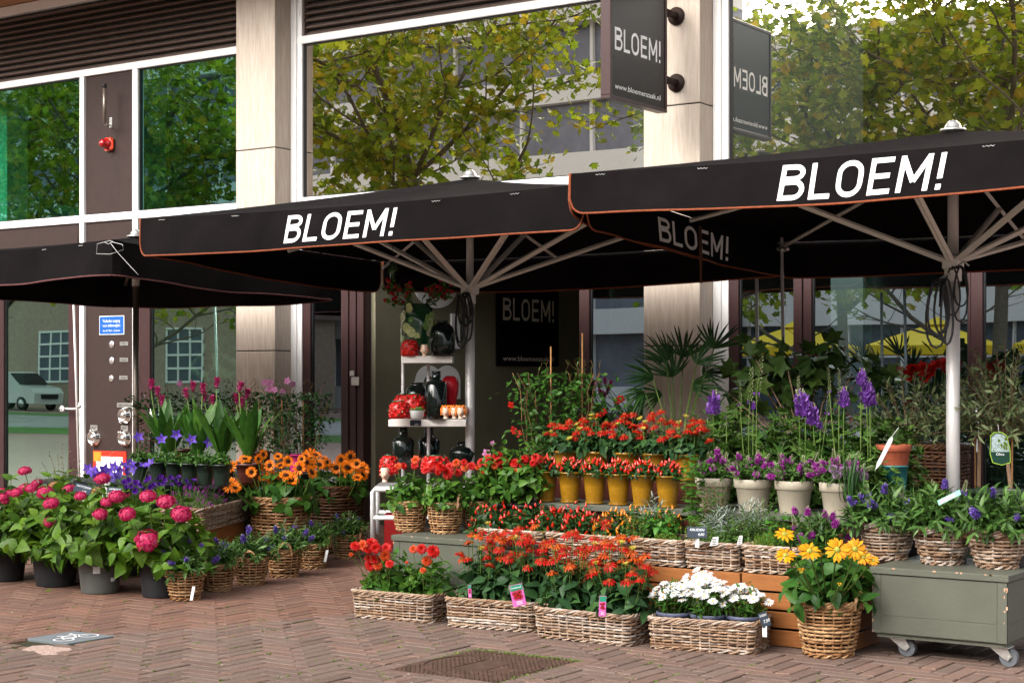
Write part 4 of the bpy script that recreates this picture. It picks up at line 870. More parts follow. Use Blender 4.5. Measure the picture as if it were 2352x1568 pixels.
for x in (-57.2,-60.4):
    for y in (-37.35,-35.55): wh=part(MB().cyl((x,y-.1,.34),(x,y+.1,.34),.34,20),'wheel',M['black'],t); part(MB().cyl((x,y-.105,.34),(x,y+.105,.34),.2,16),'rim',M['steel'],wh)
VAN.scale=(.85,.85,.85); VAN.location.x-=1.6
# yellow cafe parasols
yp=None
for i,x in enumerate((-24.8,-19.4,-15.0,-11.0)):
    lb='yellow cafe parasol across the street, '+('first from the left in the reflection','second from the left in the reflection','third from the left in the reflection','rightmost in the reflection')[i]
    if yp is None:
        t=yp=thing('cafe_parasol',lb,'parasol',(0,0,0),0,'yellow cafe parasols across the street')
        mb=MB(); mb.add([(-1.7,-1.7,2.45),(1.7,-1.7,2.45),(1.7,1.7,2.45),(-1.7,1.7,2.45),(0,0,3.25)],np.array([[0,1,4],[1,2,4],[2,3,4],[3,0,4]]))
        mb.add([(x_*1.7,y_*1.7,z_) for z_ in (2.45,2.15) for x_,y_ in ((-1,-1),(1,-1),(1,1),(-1,1))],np.array([[0,1,5,4],[1,2,6,5],[2,3,7,6],[3,0,4,7]])); mb.add([(-.4,-.4,3.14),(.4,-.4,3.14),(.4,.4,3.14),(-.4,.4,3.14),(0,0,3.42)],np.array([[0,1,4],[1,2,4],[2,3,4],[3,0,4]])); part(mb,'canopy',M['yellow'],t,False,local=True)
        part(MB().cyl((0,0,0),(0,0,3.3),.04,10),'pole',M['alup'],t,local=True)
    else: t=copy_tree(yp); t['label']=lb
    t.location=(x,-41+(i%2),0)
# person inside the left ground floor window
t=thing('person','person in a dark shirt with both hands raised to the head behind the left window','person',PY(503,868,.32)); bx,by=t.location.x,.32; t.location.z=.005
def skinned(name,J,E_,R,mt,parent,sub=2):
    me=bpy.data.meshes.new(name); me.from_pydata([tuple(j) for j in J],E_,[]); o=link(name,me,parent); o.location=Vector((0,0,0))-parent.location
    md=o.modifiers.new('skin','SKIN'); md.use_smooth_shade=True; sv_=me.skin_vertices[0] if len(me.skin_vertices) else None
    if sv_ is None: me.attributes.new('x','FLOAT','POINT')
    for q,r_ in enumerate(R): me.skin_vertices[0].data[q].radius=(r_,r_) if np.isscalar(r_) else r_
    me.skin_vertices[0].data[0].use_root=True; m2=o.modifiers.new('sub','SUBSURF'); m2.levels=sub; m2.render_levels=sub; me.materials.append(mt); return o
bm_v=[(0,0,.92),(0,0,1.12),(0,0,1.32),(0,0,1.44),(0,0,1.52),(-.17,0,1.40),(-.40,-.03,1.50),(-.15,-.1,1.64),(.17,0,1.40),(.40,-.03,1.50),(.15,-.1,1.64),(-.09,0,.88),(-.10,0,.48),(-.10,0,.08),(.09,0,.88),(.10,0,.48),(.10,0,.08),(0,-.01,1.62),(0,-.01,1.75)]
bmE=[(0,1),(1,2),(2,3),(3,4),(3,5),(5,6),(6,7),(3,8),(8,9),(9,10),(0,11),(11,12),(12,13),(0,14),(14,15),(15,16),(4,17),(17,18)]
try:
    import bmesh
    me=bpy.data.meshes.new('body'); bmm=bmesh.new(); lay=bmm.verts.layers.skin.verify(); R_=[.14,.13,.16,.10,.055,.06,.045,.03,.06,.045,.03,.085,.06,.045,.085,.06,.045,.085,.075]
    vv=[bmm.verts.new((bx+v[0],by+v[1],v[2])) for v in bm_v]
    for q,v in enumerate(vv): v[lay].radius=(R_[q],R_[q]*.85); v[lay].use_root=(q==0)
    for a_,b2 in bmE: bmm.edges.new((vv[a_],vv[b2]))
    bmm.to_mesh(me); bmm.free(); o=link('body',me,t); o.location=(-bx,-by,0); me.materials.append(M['skin'])
    md=o.modifiers.new('skin','SKIN'); md.use_smooth_shade=True; m2=o.modifiers.new('sub','SUBSURF'); m2.levels=2; m2.render_levels=2
except Exception as ex: print('skin',ex)
mb=MB(); mb.ball((bx,by+.02,1.73),.108,16,0,1.15,10); part(mb,'hair',M['hair'],t)
mb=MB(); mb.lathe([(.15,.85),(.165,1.1),(.19,1.3),(.12,1.46),(.07,1.5)],24,0,(bx,by,0),1,.8); part(mb,'shirt',M['cloth_k'],t)
for s_ in (-1,1):
    for q in range(5): mb=MB().tube([(bx+s_*.15,by-.10,1.64),(bx+s_*(.13-.012*q),by-.12,1.70+.006*q),(bx+s_*(.10-.01*q),by-.12,1.735+.008*q)],[.009,.009,.007],6); part(mb,'finger',M['skin'],t)

# ================================================================ BASKETS, POTS
def wicker(per,nrm,h,rows,ns,rs,amp,hmap,mi=0,seed=1,handles=()):
    """per(a,t)->xy outline (a 0..1 round, t 0..1 up); woven strands round upright stakes, twisted rim and foot"""
    r_=random.Random(seed); mb=MB(); S=4
    for i in range(rows):
        t=(i+.7)/(rows+.3); k=0; tot=ns*S
        jit=r_.uniform(0,ns)
        pos=0
        while pos<tot:
            ln=min(tot-pos,int(S*r_.choice((4,5,6,7,9)))); P=[]
            rr_=rs*r_.uniform(.82,1.22); dz=r_.uniform(-.15,.15)*h/rows; dz2=r_.uniform(-.2,.2)*h/rows
            for q in range(ln+2):
                a=(pos+q+jit*S)/tot; ph=PI*(pos+q+jit*S)/S+PI*i+(PI*.0)
                o_=amp*math.sin(ph); tt=t; x,y=per(a%1,tt); nx,ny=nrm(a%1); P.append((x+nx*o_,y+ny*o_,hmap(tt)+dz+(dz2-dz)*q/ln+.12*rs*math.sin(q*1.3+i)))
            taper=[rr_*(.5 if q in(0,ln+1) else 1) for q in range(ln+2)]
            mb.tube(P,taper,5,mi,cap=False); pos+=ln
    for k in range(ns):
        a=k/ns; P=[]
        for t in np.linspace(0,1,4): x,y=per(a,t); P.append((x,y,hmap(t)))
        mb.tube(P,rs*.8,5,mi,cap=False)
    for z0,rr_,nn in ((1.0,1.35,3),(0.0,1.15,2),(.93,1.1,2)):   # twisted rim, foot
        m_=ns*5; tw=ns*.42
        for s_ in range(nn):
            cut=r_.randint(2,4)
            for c_ in range(cut*2):
                P=[]
                n0=int(m_*c_/(cut*2)); n1=int(m_*(c_+1)/(cut*2))+1
                for q in range(n0,n1+1):
                    a=(q/m_)%1; ph=2*PI*(q/m_)*round(tw)+s_*2*PI/nn; x,y=per(a,z0); nx,ny=nrm(a)
                    P.append((x+nx*rs*1.15*math.cos(ph),y+ny*rs*1.15*math.cos(ph),hmap(z0)+rs*1.1*math.sin(ph)+(.3*rs if z0==0 else 0)))
                mb.tube(P,rs*rr_*.8,5,mi,cap=False)
    return mb
def rrect(w_,d_,rc=.035):
    hw,hd=w_/2,d_/2; pts=[];segs=[]
    P=[(hw-rc,-hd),(hw,-hd+rc),(hw,hd-rc),(hw-rc,hd),(-hw+rc,hd),(-hw,hd-rc),(-hw,-hd+rc),(-hw+rc,-hd)]
    out=[]
    cs=[(hw-rc,-hd+rc,-90),(hw-rc,hd-rc,0),(-hw+rc,hd-rc,90),(-hw+rc,-hd+rc,180)]
    for cx_,cy_,a0 in cs:
        for q in range(6): a=math.radians(a0+90*q/5); out.append((cx_+rc*math.cos(a),cy_+rc*math.sin(a),math.cos(a),math.sin(a)))
    out.append(out[0]); A=np.array(out); dl=np.linalg.norm(np.diff(A[:,:2],axis=0),axis=1); cu=np.concatenate(([0],np.cumsum(dl))); cu/=cu[-1]
    return A,cu
def long_basket_mesh(w_,d_,h,seed,mt='wickg',rows=9,sag=.012,rs=.0062):
    A,cu=rrect(w_,d_); xs_=lambda a,t:(np.interp(a,cu,A[:,0])*(.955+.045*t),np.interp(a,cu,A[:,1])*(.93+.07*t))
    nr=lambda a:(np.interp(a,cu,A[:,2]),np.interp(a,cu,A[:,3]))
    ns=int((2*w_+2*d_)/.052/2)*2+1
    mb=wicker(xs_,nr,h,rows,ns,rs,.0055,lambda t:.006+t*h,seed=seed)
    liner=MB(); V=[]; 
    for t in (0.02,.9):
        for a in np.linspace(0,1,40,endpoint=False): x,y=xs_(a,t); nx,ny=nr(a); V.append((x-nx*.008,y-ny*.008,.006+t*h))
    k=np.arange(40); liner.add(V,[np.stack((k,(k+1)%40,(k+1)%40+40,k+40),-1)]); liner.add([ (v[0],v[1],h*.35) for v in V[:40]],np.arange(40)[None])
    return mb.mesh('basket_weave',M[mt]),liner.mesh('liner',M['seal'])
def round_basket_mesh(rt,rb,h,seed,mt='wick',rows=11,ns=17,rs=.0055,handle=True,sq=0.0,hs=1.0,hm=None):
    def per(a,t):
        r=rb+(rt-rb)*t+.008*math.sin(PI*t); th=2*PI*a
        if sq: k=(abs(math.cos(th))**4+abs(math.sin(th))**4)**(-.25); r=r*(1+(k-1)*sq)
        return r*math.cos(th),r*math.sin(th)
    nr=lambda a:(math.cos(2*PI*a),math.sin(2*PI*a))
    mb=wicker(per,nr,h,rows,ns,rs,.005,lambda t:.006+t*h,seed=seed)
    li=MB().lathe([(rb*.93,.01),(rt*.93,h*.93)],24); li.disc((0,0,h*.86),rt*.9,24)
    hn=MB()
    if handle:
        for s_ in (1,):
            for st_ in (0,1):
                P=[]
                for q in range(15):
                    a=PI*q/14; ph=q*1.1+st_*PI; P.append((s_*(rt+.004+.006*math.sin(a)+.005*math.cos(ph)),math.cos(a)*.045*hs*(1+.1*math.sin(a)),h-.028+math.sin(a)*.088*hs+.005*math.sin(ph)))
                hn.tube(P,.0062,5)
    return mb.mesh('basket_weave',M[mt]),li.mesh('soil',M['soil']),(hn.mesh('handle',M[hm or mt]) if handle else None)
def pot_mb(rt,rb,h,rim=.012,z0=0,lip=.006,saucer=False,band=None):
    P=[(.001,z0+.003),(rb,z0+.003),(rb+.002,z0+.008)]
    if band: P+=[(rb+(rt-rb)*.74,z0+h*.72),(rt-.004+lip*.6,z0+h*.745),(rt+lip*.7,z0+h*.76)]
    else: P+=[(rb+(rt-rb)*.5,z0+h*.5),(rt-.001,z0+h-rim)]
    if lip and not band: P+=[(rt+lip,z0+h-rim)]
    P+=[(rt+lip,z0+h-.003),(rt+lip-.003,z0+h),(rt-.004,z0+h),(rt-.007,z0+h-.01),(rt-.012,z0+h*.86)]
    return MB().lathe(P,28)
def soil_mb(r,z): return MB().disc((0,0,z),r,20)

# ================================================================ FOLIAGE
def bush(mb,base,R,H,nst,lps,T,ls,rb=.03,t0=.25,seed=0,lean=.0,rise=.1,noise=.25,mi=0,ms=1,sr=.0022,flat=.75,minth=.0,maxth=1.45,pair=False,up_noise=.35,out=1.0,hstem=None,squ=1.0,whorl=0,tipn=0):
    r=np.random.default_rng(seed); base=np.array(base,float); tips=[]
    PP=[];DD=[];UU=[];SS=[]
    for k in range(nst):
        th=minth+(maxth-minth)*math.sqrt((k+.5)/nst)*r.uniform(.88,1.08); ph=k*2.39996+r.uniform(-.3,.3)
        st=base+np.array((rb*math.cos(ph)*r.uniform(0,1),rb*math.sin(ph)*r.uniform(0,1),0))
        e=base+np.array((R*math.sin(th)*math.cos(ph)*squ,R*math.sin(th)*math.sin(ph),H*(math.cos(th)*(1-.0)+0)*r.uniform(.85,1.06)+ (0)))*np.array((1,1,1))
        if e[2]<base[2]+.0: e[2]=base[2]+r.uniform(-.1,.15)*H
        mid=(st+e)/2+np.array((0,0,1))*H*.22*math.sin(th)+r.normal(0,.03*R,3)
        t=np.linspace(0,1,8)[:,None]; C_=(1-t)**2*st+2*t*(1-t)*mid+t*t*e
        mb.tube(C_,np.linspace(sr*1.3,sr*.7,8),3,ms,cap=False)
        tg=C_[-1]-C_[-2]; tg/=np.linalg.norm(tg)+1e-9; tips.append((C_[-1],tg,th))
        n_=lps
        tt=np.linspace(t0,1,n_) if not pair else np.repeat(np.linspace(t0,1,(n_+1)//2),2)[:n_]
        tt_=tt[:,None]; P=(1-tt_)**2*st+2*tt_*(1-tt_)*mid+tt_**2*e
        T_=2*(1-tt_)*(mid-st)+2*tt_*(e-mid); T_/=np.linalg.norm(T_,axis=1)[:,None]+1e-9
        az=np.arange(n_)*(2.4 if not pair else PI)+r.uniform(0,6)+(0 if not pair else (np.arange(n_)//2)*1.57)
        a_=np.cross(T_,np.array((.3,.2,1.))); a_/=np.linalg.norm(a_,axis=1)[:,None]+1e-9; b_=np.cross(T_,a_)
        rad=np.cos(az)[:,None]*a_+np.sin(az)[:,None]*b_
        d=rad*out+T_*(rise+.7*np.maximum(0,tt_-.75)*4*.6)+r.normal(0,noise,(n_,3)); 
        PP.append(P);DD.append(d);UU.append(T_*.6+np.array((0,0,.8))+r.normal(0,up_noise,(n_,3)));SS.append(r.uniform(ls[0],ls[1],n_)*(1-.35*(tt>.93)))
    mb.place(T,np.concatenate(PP),np.concatenate(DD),np.concatenate(UU),np.concatenate(SS),mi); return tips
def ring(mb,T,n,r0,L_,el,m=0,z=0,seed=0,jit=.08,wx=1.0,phase=None):
    r=np.random.default_rng(abs(seed+n+100)); a=np.arange(n)*2*PI/n+(phase if phase is not None else r.uniform(0,6))+r.normal(0,jit*.5,n)
    e=el+r.normal(0,jit,n); d=np.stack((np.cos(a)*np.cos(e),np.sin(a)*np.cos(e),np.sin(e)),-1); up=np.stack((-np.cos(a)*np.sin(e),-np.sin(a)*np.sin(e),np.cos(e)),-1)
    P=np.stack((np.cos(a)*r0,np.sin(a)*r0,np.full(n,z)),-1); mb.place(T,P,d,up,L_*r.uniform(.9,1.08,n),m,wx)
def dahlia(seed,pm):
    mb=MB()
    for el,n,L_ in ((1.35,7,.35),(1.1,10,.5),(.8,13,.68),(.5,15,.85),(.2,16,.97),(-.1,16,1.0),(-.45,13,.9)): ring(mb,TL['petw'],n,.05,L_,el,0,0,seed+int(el*50),.1)
    mb.ball((0,0,-.12),.2,8,1,.7,5); return mb.mesh('bloom',[M[pm],M['stem']])
def echin(seed,pm,droop=-.22,n=13,cone='seedo'):
    mb=MB(); ring(mb,TL['petn'],n,.22,.85,droop,0,0,seed,.12,1.25); ring(mb,TL['petn'],n-3,.2,.75,droop*.5+.1,0,.03,seed+5,.12,1.2)
    r=np.random.default_rng(seed); mb.ball((0,0,-.05),.34,14,1,1.0,8)
    nn=110; i=np.arange(nn)+.5; z=1-i/nn*1.0; a=i*2.39996; s=np.sqrt(1-z*z); P=np.stack((s*np.cos(a),s*np.sin(a),z),-1)
    mb.place(TL['needle'],P*.30+np.array((0,0,-.03)),P,np.roll(P,1,1),.15,1,2.5); return mb.mesh('bloom',[M[pm],M[cone]])
def sunf(seed):
    mb=MB(); ring(mb,TL['petn'],22,.36,.66,.25,0,0,seed,.18,1.1); ring(mb,TL['petn'],20,.36,.62,.55,0,.01,seed+3,.2,1.1); ring(mb,TL['petn'],14,.36,.5,-.1,0,-.02,seed+4,.2,1.1)
    mb.ball((0,0,-.02),.34,20,1,.38,9); mb.ball((0,0,.04),.18,12,1,.6,6)
    nn=150; i=np.arange(nn)+.5; rr=np.sqrt(i/nn)*.33; a=i*2.39996; P=np.stack((rr*np.cos(a),rr*np.sin(a),.12*(1-(rr/.4)**2)),-1); mb.place(TL['needle'],P,P*1.2+np.array((0,0,.35)),np.roll(P,1,1)+.1,.11,1,3)
    ring(mb,TL['ov3'],12,.25,.55,-.5,2,-.06,seed+9,.2); mb.ball((0,0,-.12),.25,10,2,.6,5); return mb.mesh('bloom',[M['p_sun'],M['seedb'],M['l_mid']])
def rudb(seed):
    mb=MB(); ring(mb,TL['pet'],13,.2,.85,.08,0,0,seed,.12,1.05); ring(mb,TL['pet'],10,.2,.75,.3,0,.02,seed+1,.12,1.0); mb.ball((0,0,0),.24,14,1,.85,8)
    nn=60; i=np.arange(nn)+.5; z=1-i/nn*.9; a=i*2.39996; s=np.sqrt(1-z*z); P=np.stack((s*np.cos(a),s*np.sin(a),z*.85),-1); mb.place(TL['small'],P*.235,P,np.roll(P,1,1),.06,1)
    return mb.mesh('bloom',[M['p_rud'],M['seedg']])
def daisy(seed,half=False):
    mb=MB(); ring(mb,TL['petn'],19,.16,.86,.9 if half else .12,0,0,seed,.12,1.05); ring(mb,TL['petn'],13,.15,.72,1.1 if half else .35,0,.02,seed+2,.14,1.0); mb.ball((0,0,.01),.22,12,1,.5,7); mb.ball((0,0,-.08),.16,8,2,.6,5)
    return mb.mesh('bloom',[M['p_dai'],M['seedy'],M['stem']])
def hydr(seed,pm,flat=.72,n=66):
    r=np.random.default_rng(seed); mb=MB(); i=np.arange(n)+.5; z=1-i/n*1.35; a=i*2.39996; s=np.sqrt(np.maximum(0,1-z*z)); Nn=np.stack((s*np.cos(a),s*np.sin(a),z),-1)+r.normal(0,.05,(n,3)); Nn/=np.linalg.norm(Nn,axis=1)[:,None]
    P=Nn*np.array((1,1,flat))*r.uniform(.78,1.04,n)[:,None]
    ax=np.cross(Nn,np.array((.1,.3,1.))); ax/=np.linalg.norm(ax,axis=1)[:,None]; bx_=np.cross(Nn,ax); ph=r.uniform(0,6,n)
    for k in range(4):
        t=ph+k*PI/2; d=np.cos(t)[:,None]*ax+np.sin(t)[:,None]*bx_+Nn*.12; mb.place(TL['flo'],P,d,Nn,r.uniform(.25,.34,n),0)
    mb.place(TL['small'],P,Nn,ax,.04,1); mb.ball((0,0,-.05),.72,14,0,flat,8); return mb.mesh('flower_head',[M[pm],M['p_bud']])
def star5(seed,pm='p_vio'):
    mb=MB()
    for k in range(5):
        a=k*2*PI/5+.3; P=[(0,0,-.35),(math.cos(a-.63)*.5,math.sin(a-.63)*.5,.02),(math.cos(a)*1.0,math.sin(a)*1.0,.12),(math.cos(a+.63)*.5,math.sin(a+.63)*.5,.02),(math.cos(a)*.5,math.sin(a)*.5,-.02)]
        mb.add(P,np.array([[0,1,4],[1,2,4],[4,2,3],[0,4,3]]),0)
    mb.ball((0,0,-.15),.10,8,1,1.6,5); return mb.mesh('bloom',[M[pm],M['p_bud']])
def chilli(pm,n=1,fat=.30):
    mb=MB(); mb.lathe([(.02,1.0),(fat*.35,.8),(fat*.75,.5),(fat,.22),(fat*.85,.05),(.03,0)],8,0); mb.ball((0,0,.0),fat*.6,6,1,.5,4); mb.tube([(0,0,0),(0,0,-.35)],.05,4,1); return mb
def spike(pm,L_,R,n,seed,bud=.35,fl='small',fs=.016,pb='p_bud',taper=1.0):
    r=np.random.default_rng(seed); mb=MB(); t=(np.arange(n)+.5)/n; a=np.arange(n)*2.39996; rad=R*(1-taper*t*.8)*np.minimum(1,6*t+.4)
    P=np.stack((rad*np.cos(a),rad*np.sin(a),t*L_),-1); D=np.stack((np.cos(a),np.sin(a),.35+0*a),-1)
    nb=int(n*(1-bud))
    for k in range(3):
        DD=D+r.normal(0,.5,(n,3)); mb.place(TL[fl],P[:nb],DD[:nb],np.roll(D,1,1)[:nb],fs*r.uniform(.7,1.2,nb),0)
    mb.place(TL['small'],P[nb:],D[nb:]+np.array((0,0,.8)),np.roll(D,1,1)[nb:],fs*.55,1,.8)
    kk=1 if bud<.5 else .25; mb.lathe([(R*.55*kk,0),(R*.6*kk,L_*.3),(R*.18*kk,L_),(.0005,L_*1.02)],7,0 if bud<.5 else 2); mb.tube([(0,0,-.03),(0,0,0)],.0015,4,2); return mb.mesh('flower_spike',[M[pm],M[pb],M['stem']])
def stems_to(mb,base,pts,r=.003,m=1,rb=.03,bow=.02):
    base=np.array(base,float)
    for p in pts:
        p=np.array(p,float); d=p-base; s=base+np.array((d[0],d[1],0))*min(1,rb/(np.linalg.norm(d[:2])+1e-6)); mid=(s+p)/2+np.array((d[0]*.12,d[1]*.12,0))+rng.normal(0,bow*.4,3)
        t=np.linspace(0,1,8)[:,None]; mb.tube((1-t)**2*s+2*t*(1-t)*mid+t*t*p,np.linspace(r*1.25,r,8),4,m,cap=False)
def W2(px,py,y): return np.array(PY(px,py,y))
def TOCAM(p,up=.3,j=.35):
    v=np.array((0,-CD,CH))-np.array(p); v/=np.linalg.norm(v); v=v+np.array((0,0,up))+rng.normal(0,j,3); return v
def add_blooms(t,meshes,pts,sizes,normals,name='bloom'):
    base=np.array(t.location)
    for i,(p,s,n) in enumerate(zip(pts,sizes,normals)):
        me=meshes[i%len(meshes)] if not isinstance(meshes,bpy.types.Mesh) else meshes
        link(name,me,t,None,tuple(np.array(p)-base),qz(n),float(s))

# ---------------------------------------------------------------- hydrangeas in big tubs
HEAD=[hydr(k,'p_hyd',(.62,.55,.66)[k],72) for k in range(3)]; HEADY=hydr(9,'p_hydy',.5,60)
def hydrangea(label,gx,gy,pr,ph,R,H,heads,pm,seed,labels=0):
    t=thing('hydrangea',label,'hydrangea',(gx,gy,0),0,'hydrangeas in plastic tubs'); L0=np.array(t.location)
    pb=pot_mb(pr,pr*.82,ph,.02,0,.008); pot=part(pb,'pot',M[pm],t,local=True); part(soil_mb(pr*.93,ph*.9),'soil',M['soil'],t,local=True)
    for k in range(labels):
        a=-.74+(-.15,.62)[k]; rr=pr*.93+.004; zc=ph*(.72,.42)[k]; w_=(.33,.22)[k]; hh=(.05,.025)[k]
        V=[((rr+.002)*math.cos(a+q*w_/2)*(1+.0*z_),(rr+.002)*math.sin(a+q*w_/2),zc+z_*hh/2) for z_ in (-1,1) for q in (-1,0,1)]
        part(MB().add(V,np.array([[0,1,4,3],[1,2,5,4]])),'sticker',M['label'],pot,False,local=True)
    mb=MB(); bush(mb,(0,0,ph*.85),R,H-ph*.85,36,10,TL['big'],(.085,.145),pr*.5,.35,seed,rise=.25,noise=.2,maxth=1.62,pair=True,out=.95,sr=.0035,up_noise=.25)
    bush(mb,(0,0,ph*.85),R*.7,(H-ph*.85)*.8,14,8,TL['big'],(.07,.12),pr*.5,.3,seed+50,rise=.3,maxth=1.3,pair=True,sr=.003)
    pts=[np.array(p)-L0 for p,_,_ in heads]; stems_to(mb,(0,0,ph*.85),pts,.0035,1,pr*.4)
    part(mb,'foliage',[M['l_hyd'],M['stem']],t,local=True)
    for k,(p,s,yl) in enumerate(heads):
        v=(p-L0)-np.array((0,0,H*.45)); v/=np.linalg.norm(v); cv=TOCAM(p,0,0); n=v*.55+np.array((0,0,.9))+cv*.3; link('flower_head',HEADY if yl else HEAD[k%3],t,None,tuple(p-L0),qz(n),s)
    return t
def Z7(x,y): return x/2.648,976+y/2.648                     # reading of an enlarged view of the lower left
hy=[('black tub hydrangea at the left picture edge',-9.50,-4.85,.155,.22,.42,.74,'potblk'),
    ('hydrangea in a dark tub, second from the left edge, dense crimson heads on top',-8.97,-4.85,.155,.22,.40,.72,'potblk'),
    ('hydrangea in the lighter grey tub with stickers',-8.44,-4.93,.145,.225,.36,.66,'potgrey'),
    ('rightmost hydrangea in a black tub, large magenta head hanging low at its front',-7.96,-4.86,.132,.215,.36,.65,'potblk'),
    ('hydrangea standing in the back row at far left',-9.75,-4.15,.15,.22,.38,.72,'potblk'),
    ('hydrangea standing in the back row behind the grey tub',-9.05,-4.2,.15,.22,.36,.68,'potblk')]
hd=[(20,440,30,0,0),(10,400,24,0,4),(60,420,34,0,0),(150,385,42,0,4),(225,355,34,0,4),(330,365,32,1,5),(275,410,46,0,1),(100,410,38,0,1),(190,385,36,0,1),(415,390,38,0,5),(310,475,42,0,2),(490,430,34,0,2),(590,400,36,1,5),(710,435,46,0,2),(765,432,36,0,5),(650,468,34,0,2),(900,432,46,0,3),(1010,465,52,0,3),(1100,540,58,0,3),(775,540,46,0,3),(610,540,42,0,2),(895,700,72,0,3),(300,590,34,0,1),(95,615,20,1,0),(30,460,24,0,0),(560,500,0,0,2)]
for i,(lb,gx,gy,pr,ph,R,H,pm) in enumerate(hy):
    hh=[]
    for x,y,r_,yl,o_ in hd:
        if o_!=i or r_==0: continue
        px,py=Z7(x,y); dep=-gx*SN+(gy+CD)*CS; near=.30 if y>420 else .12
        dd=dep-near if i<4 else dep-.05; p=np.array(PD(px,py,dd)); hh.append((p,r_/2.648/F0*dd*1.14,yl))
    for k in range(1 if i>3 else 0):
        a=k*1.7+i; p=np.array((gx+R*.62*math.cos(a),gy+R*.5*math.sin(a)-.05,H*U(.93,1.03))); hh.append((p,U(.045,.062),k==3))
    hydrangea(lb,gx,gy,pr,ph,R,H,hh,pm,20+i,labels=2 if i in (2,3) else 0)

# ---------------------------------------------------------------- evergreen shrubs (hebe) in wicker baskets
HB=[round_basket_mesh(.115,.085,.175,k,'wick',9,15,.0062,True) for k in (1,2,3)]
SPV=[spike('p_heb',.05,.011,60,k,.15,'small',.011) for k in range(2)]; SPVb=spike('p_heb',.06,.009,50,5,.8,'small',.010)
SPM=[spike('p_mag',.044,.009,80,k,.3,'small',.010) for k in range(2)]; SPMb=spike('p_mag',.06,.011,70,7,.75,'small',.012)
def hebe_leafs(seed,R,H,z0,nst=34,lps=13,ls=(.045,.075),rb=.06,maxth=1.5):
    mb=MB(); tips=bush(mb,(0,0,z0),R,H,nst,lps,TL['lan'],ls,rb,.25,seed,rise=.65,noise=.22,maxth=maxth,out=.85,up_noise=.3)
    tips+=bush(mb,(0,0,z0),R*.72,H*.8,nst//2,lps,TL['lan'],ls,rb,.2,seed+9,rise=.6,noise=.22,maxth=1.2,out=.85)
    return mb,tips
FO=[]
for k in range(3):
    mb,tp=hebe_leafs(60+k,.185,.20,.155); FO.append((mb.mesh('foliage',[M['l_hebe'],M['stem']]),tp))
def hebe(label,loc,sc,rz,bm,fo,nsp,spk,seed,group,name='hebe_basket',tagl=False,bask=True,cat='potted shrub',pts=None):
    r_=random.Random(seed); t=thing(name,label,cat,loc,rz,group); t.scale=(sc,sc,sc)
    if bask:
        link('basket_weave',bm[0],t); link('soil',bm[1],t)
        if bm[2]:
            link('handle',bm[2],t); link('handle',bm[2],t,None,None,Quaternion((0,0,1),PI))
    link('foliage',fo[0],t); tips=[q for q in fo[1] if q[2]<1.25]; r_.shuffle(tips)
    for q in range(min(nsp,len(tips))):
        p,d,th=tips[q]; link('flower_spike',spk[q%len(spk)],t,None,tuple(p),qz(d+np.array((0,0,.3))),r_.uniform(.9,1.3))
    return t
lab6=('wicker basket shrub nearest the camera in the left row, white tag on its front','second wicker basket shrub in the left row, behind the nearest one','third wicker basket shrub in the left row with a high arched handle','fourth wicker basket shrub in the left row with rope handle in front','fifth wicker basket shrub in the left row, white tag hanging at its right','farthest wicker basket shrub in the left row, by the door jamb')
gp_=[(415,1385),(490,1364),(567,1350),(645,1332),(712,1312),(790,1290)]
for i,(px,py) in enumerate(gp_):
    p=PZ(px,py-6); s_=(1.0,.95,1.0,1.05,.98,1.0)[i]
    t=hebe(lab6[i],(p[0]-.03,p[1]+.07,0),s_,(0.9,.6,-.9,-.8,.5,.4)[i],HB[i%3],FO[i%3],(12,4,9,8,6,6)[i],[SPV[0],SPVb,SPV[1]],i,'evergreen shrubs in round wicker baskets')
    if i in (0,4):
        q=PD(442 if i==0 else 749,1362 if i==0 else 1276,10.25 if i==0 else 12.0); v=np.array(q)-np.array(t.location)
        mb=MB(); ux=np.array((CS,SN,0)); a_=.12; w2,h2=.009,.042; V=[np.array(q)+ux*(sx_*w2+sz_*h2*.2)+np.array((0,0,sz_*h2)) for sz_ in (-1,1) for sx_ in (-1,1)]
        tg=MB().add([tuple(v_) for v_ in V]+[tuple(v_+np.array((0,.001,0))) for v_ in V],np.array([[0,1,3,2],[4,6,7,5]]))
        R_=Matrix.Rotation(-t.rotation_euler.z,4,'Z'); sc=t.scale[0]; tg.V=[((v_-np.array(t.location))@np.array(R_)[:3,:3].T)/sc for v_ in tg.V]; part(tg,'tag',M['label'],t,False,local=True)
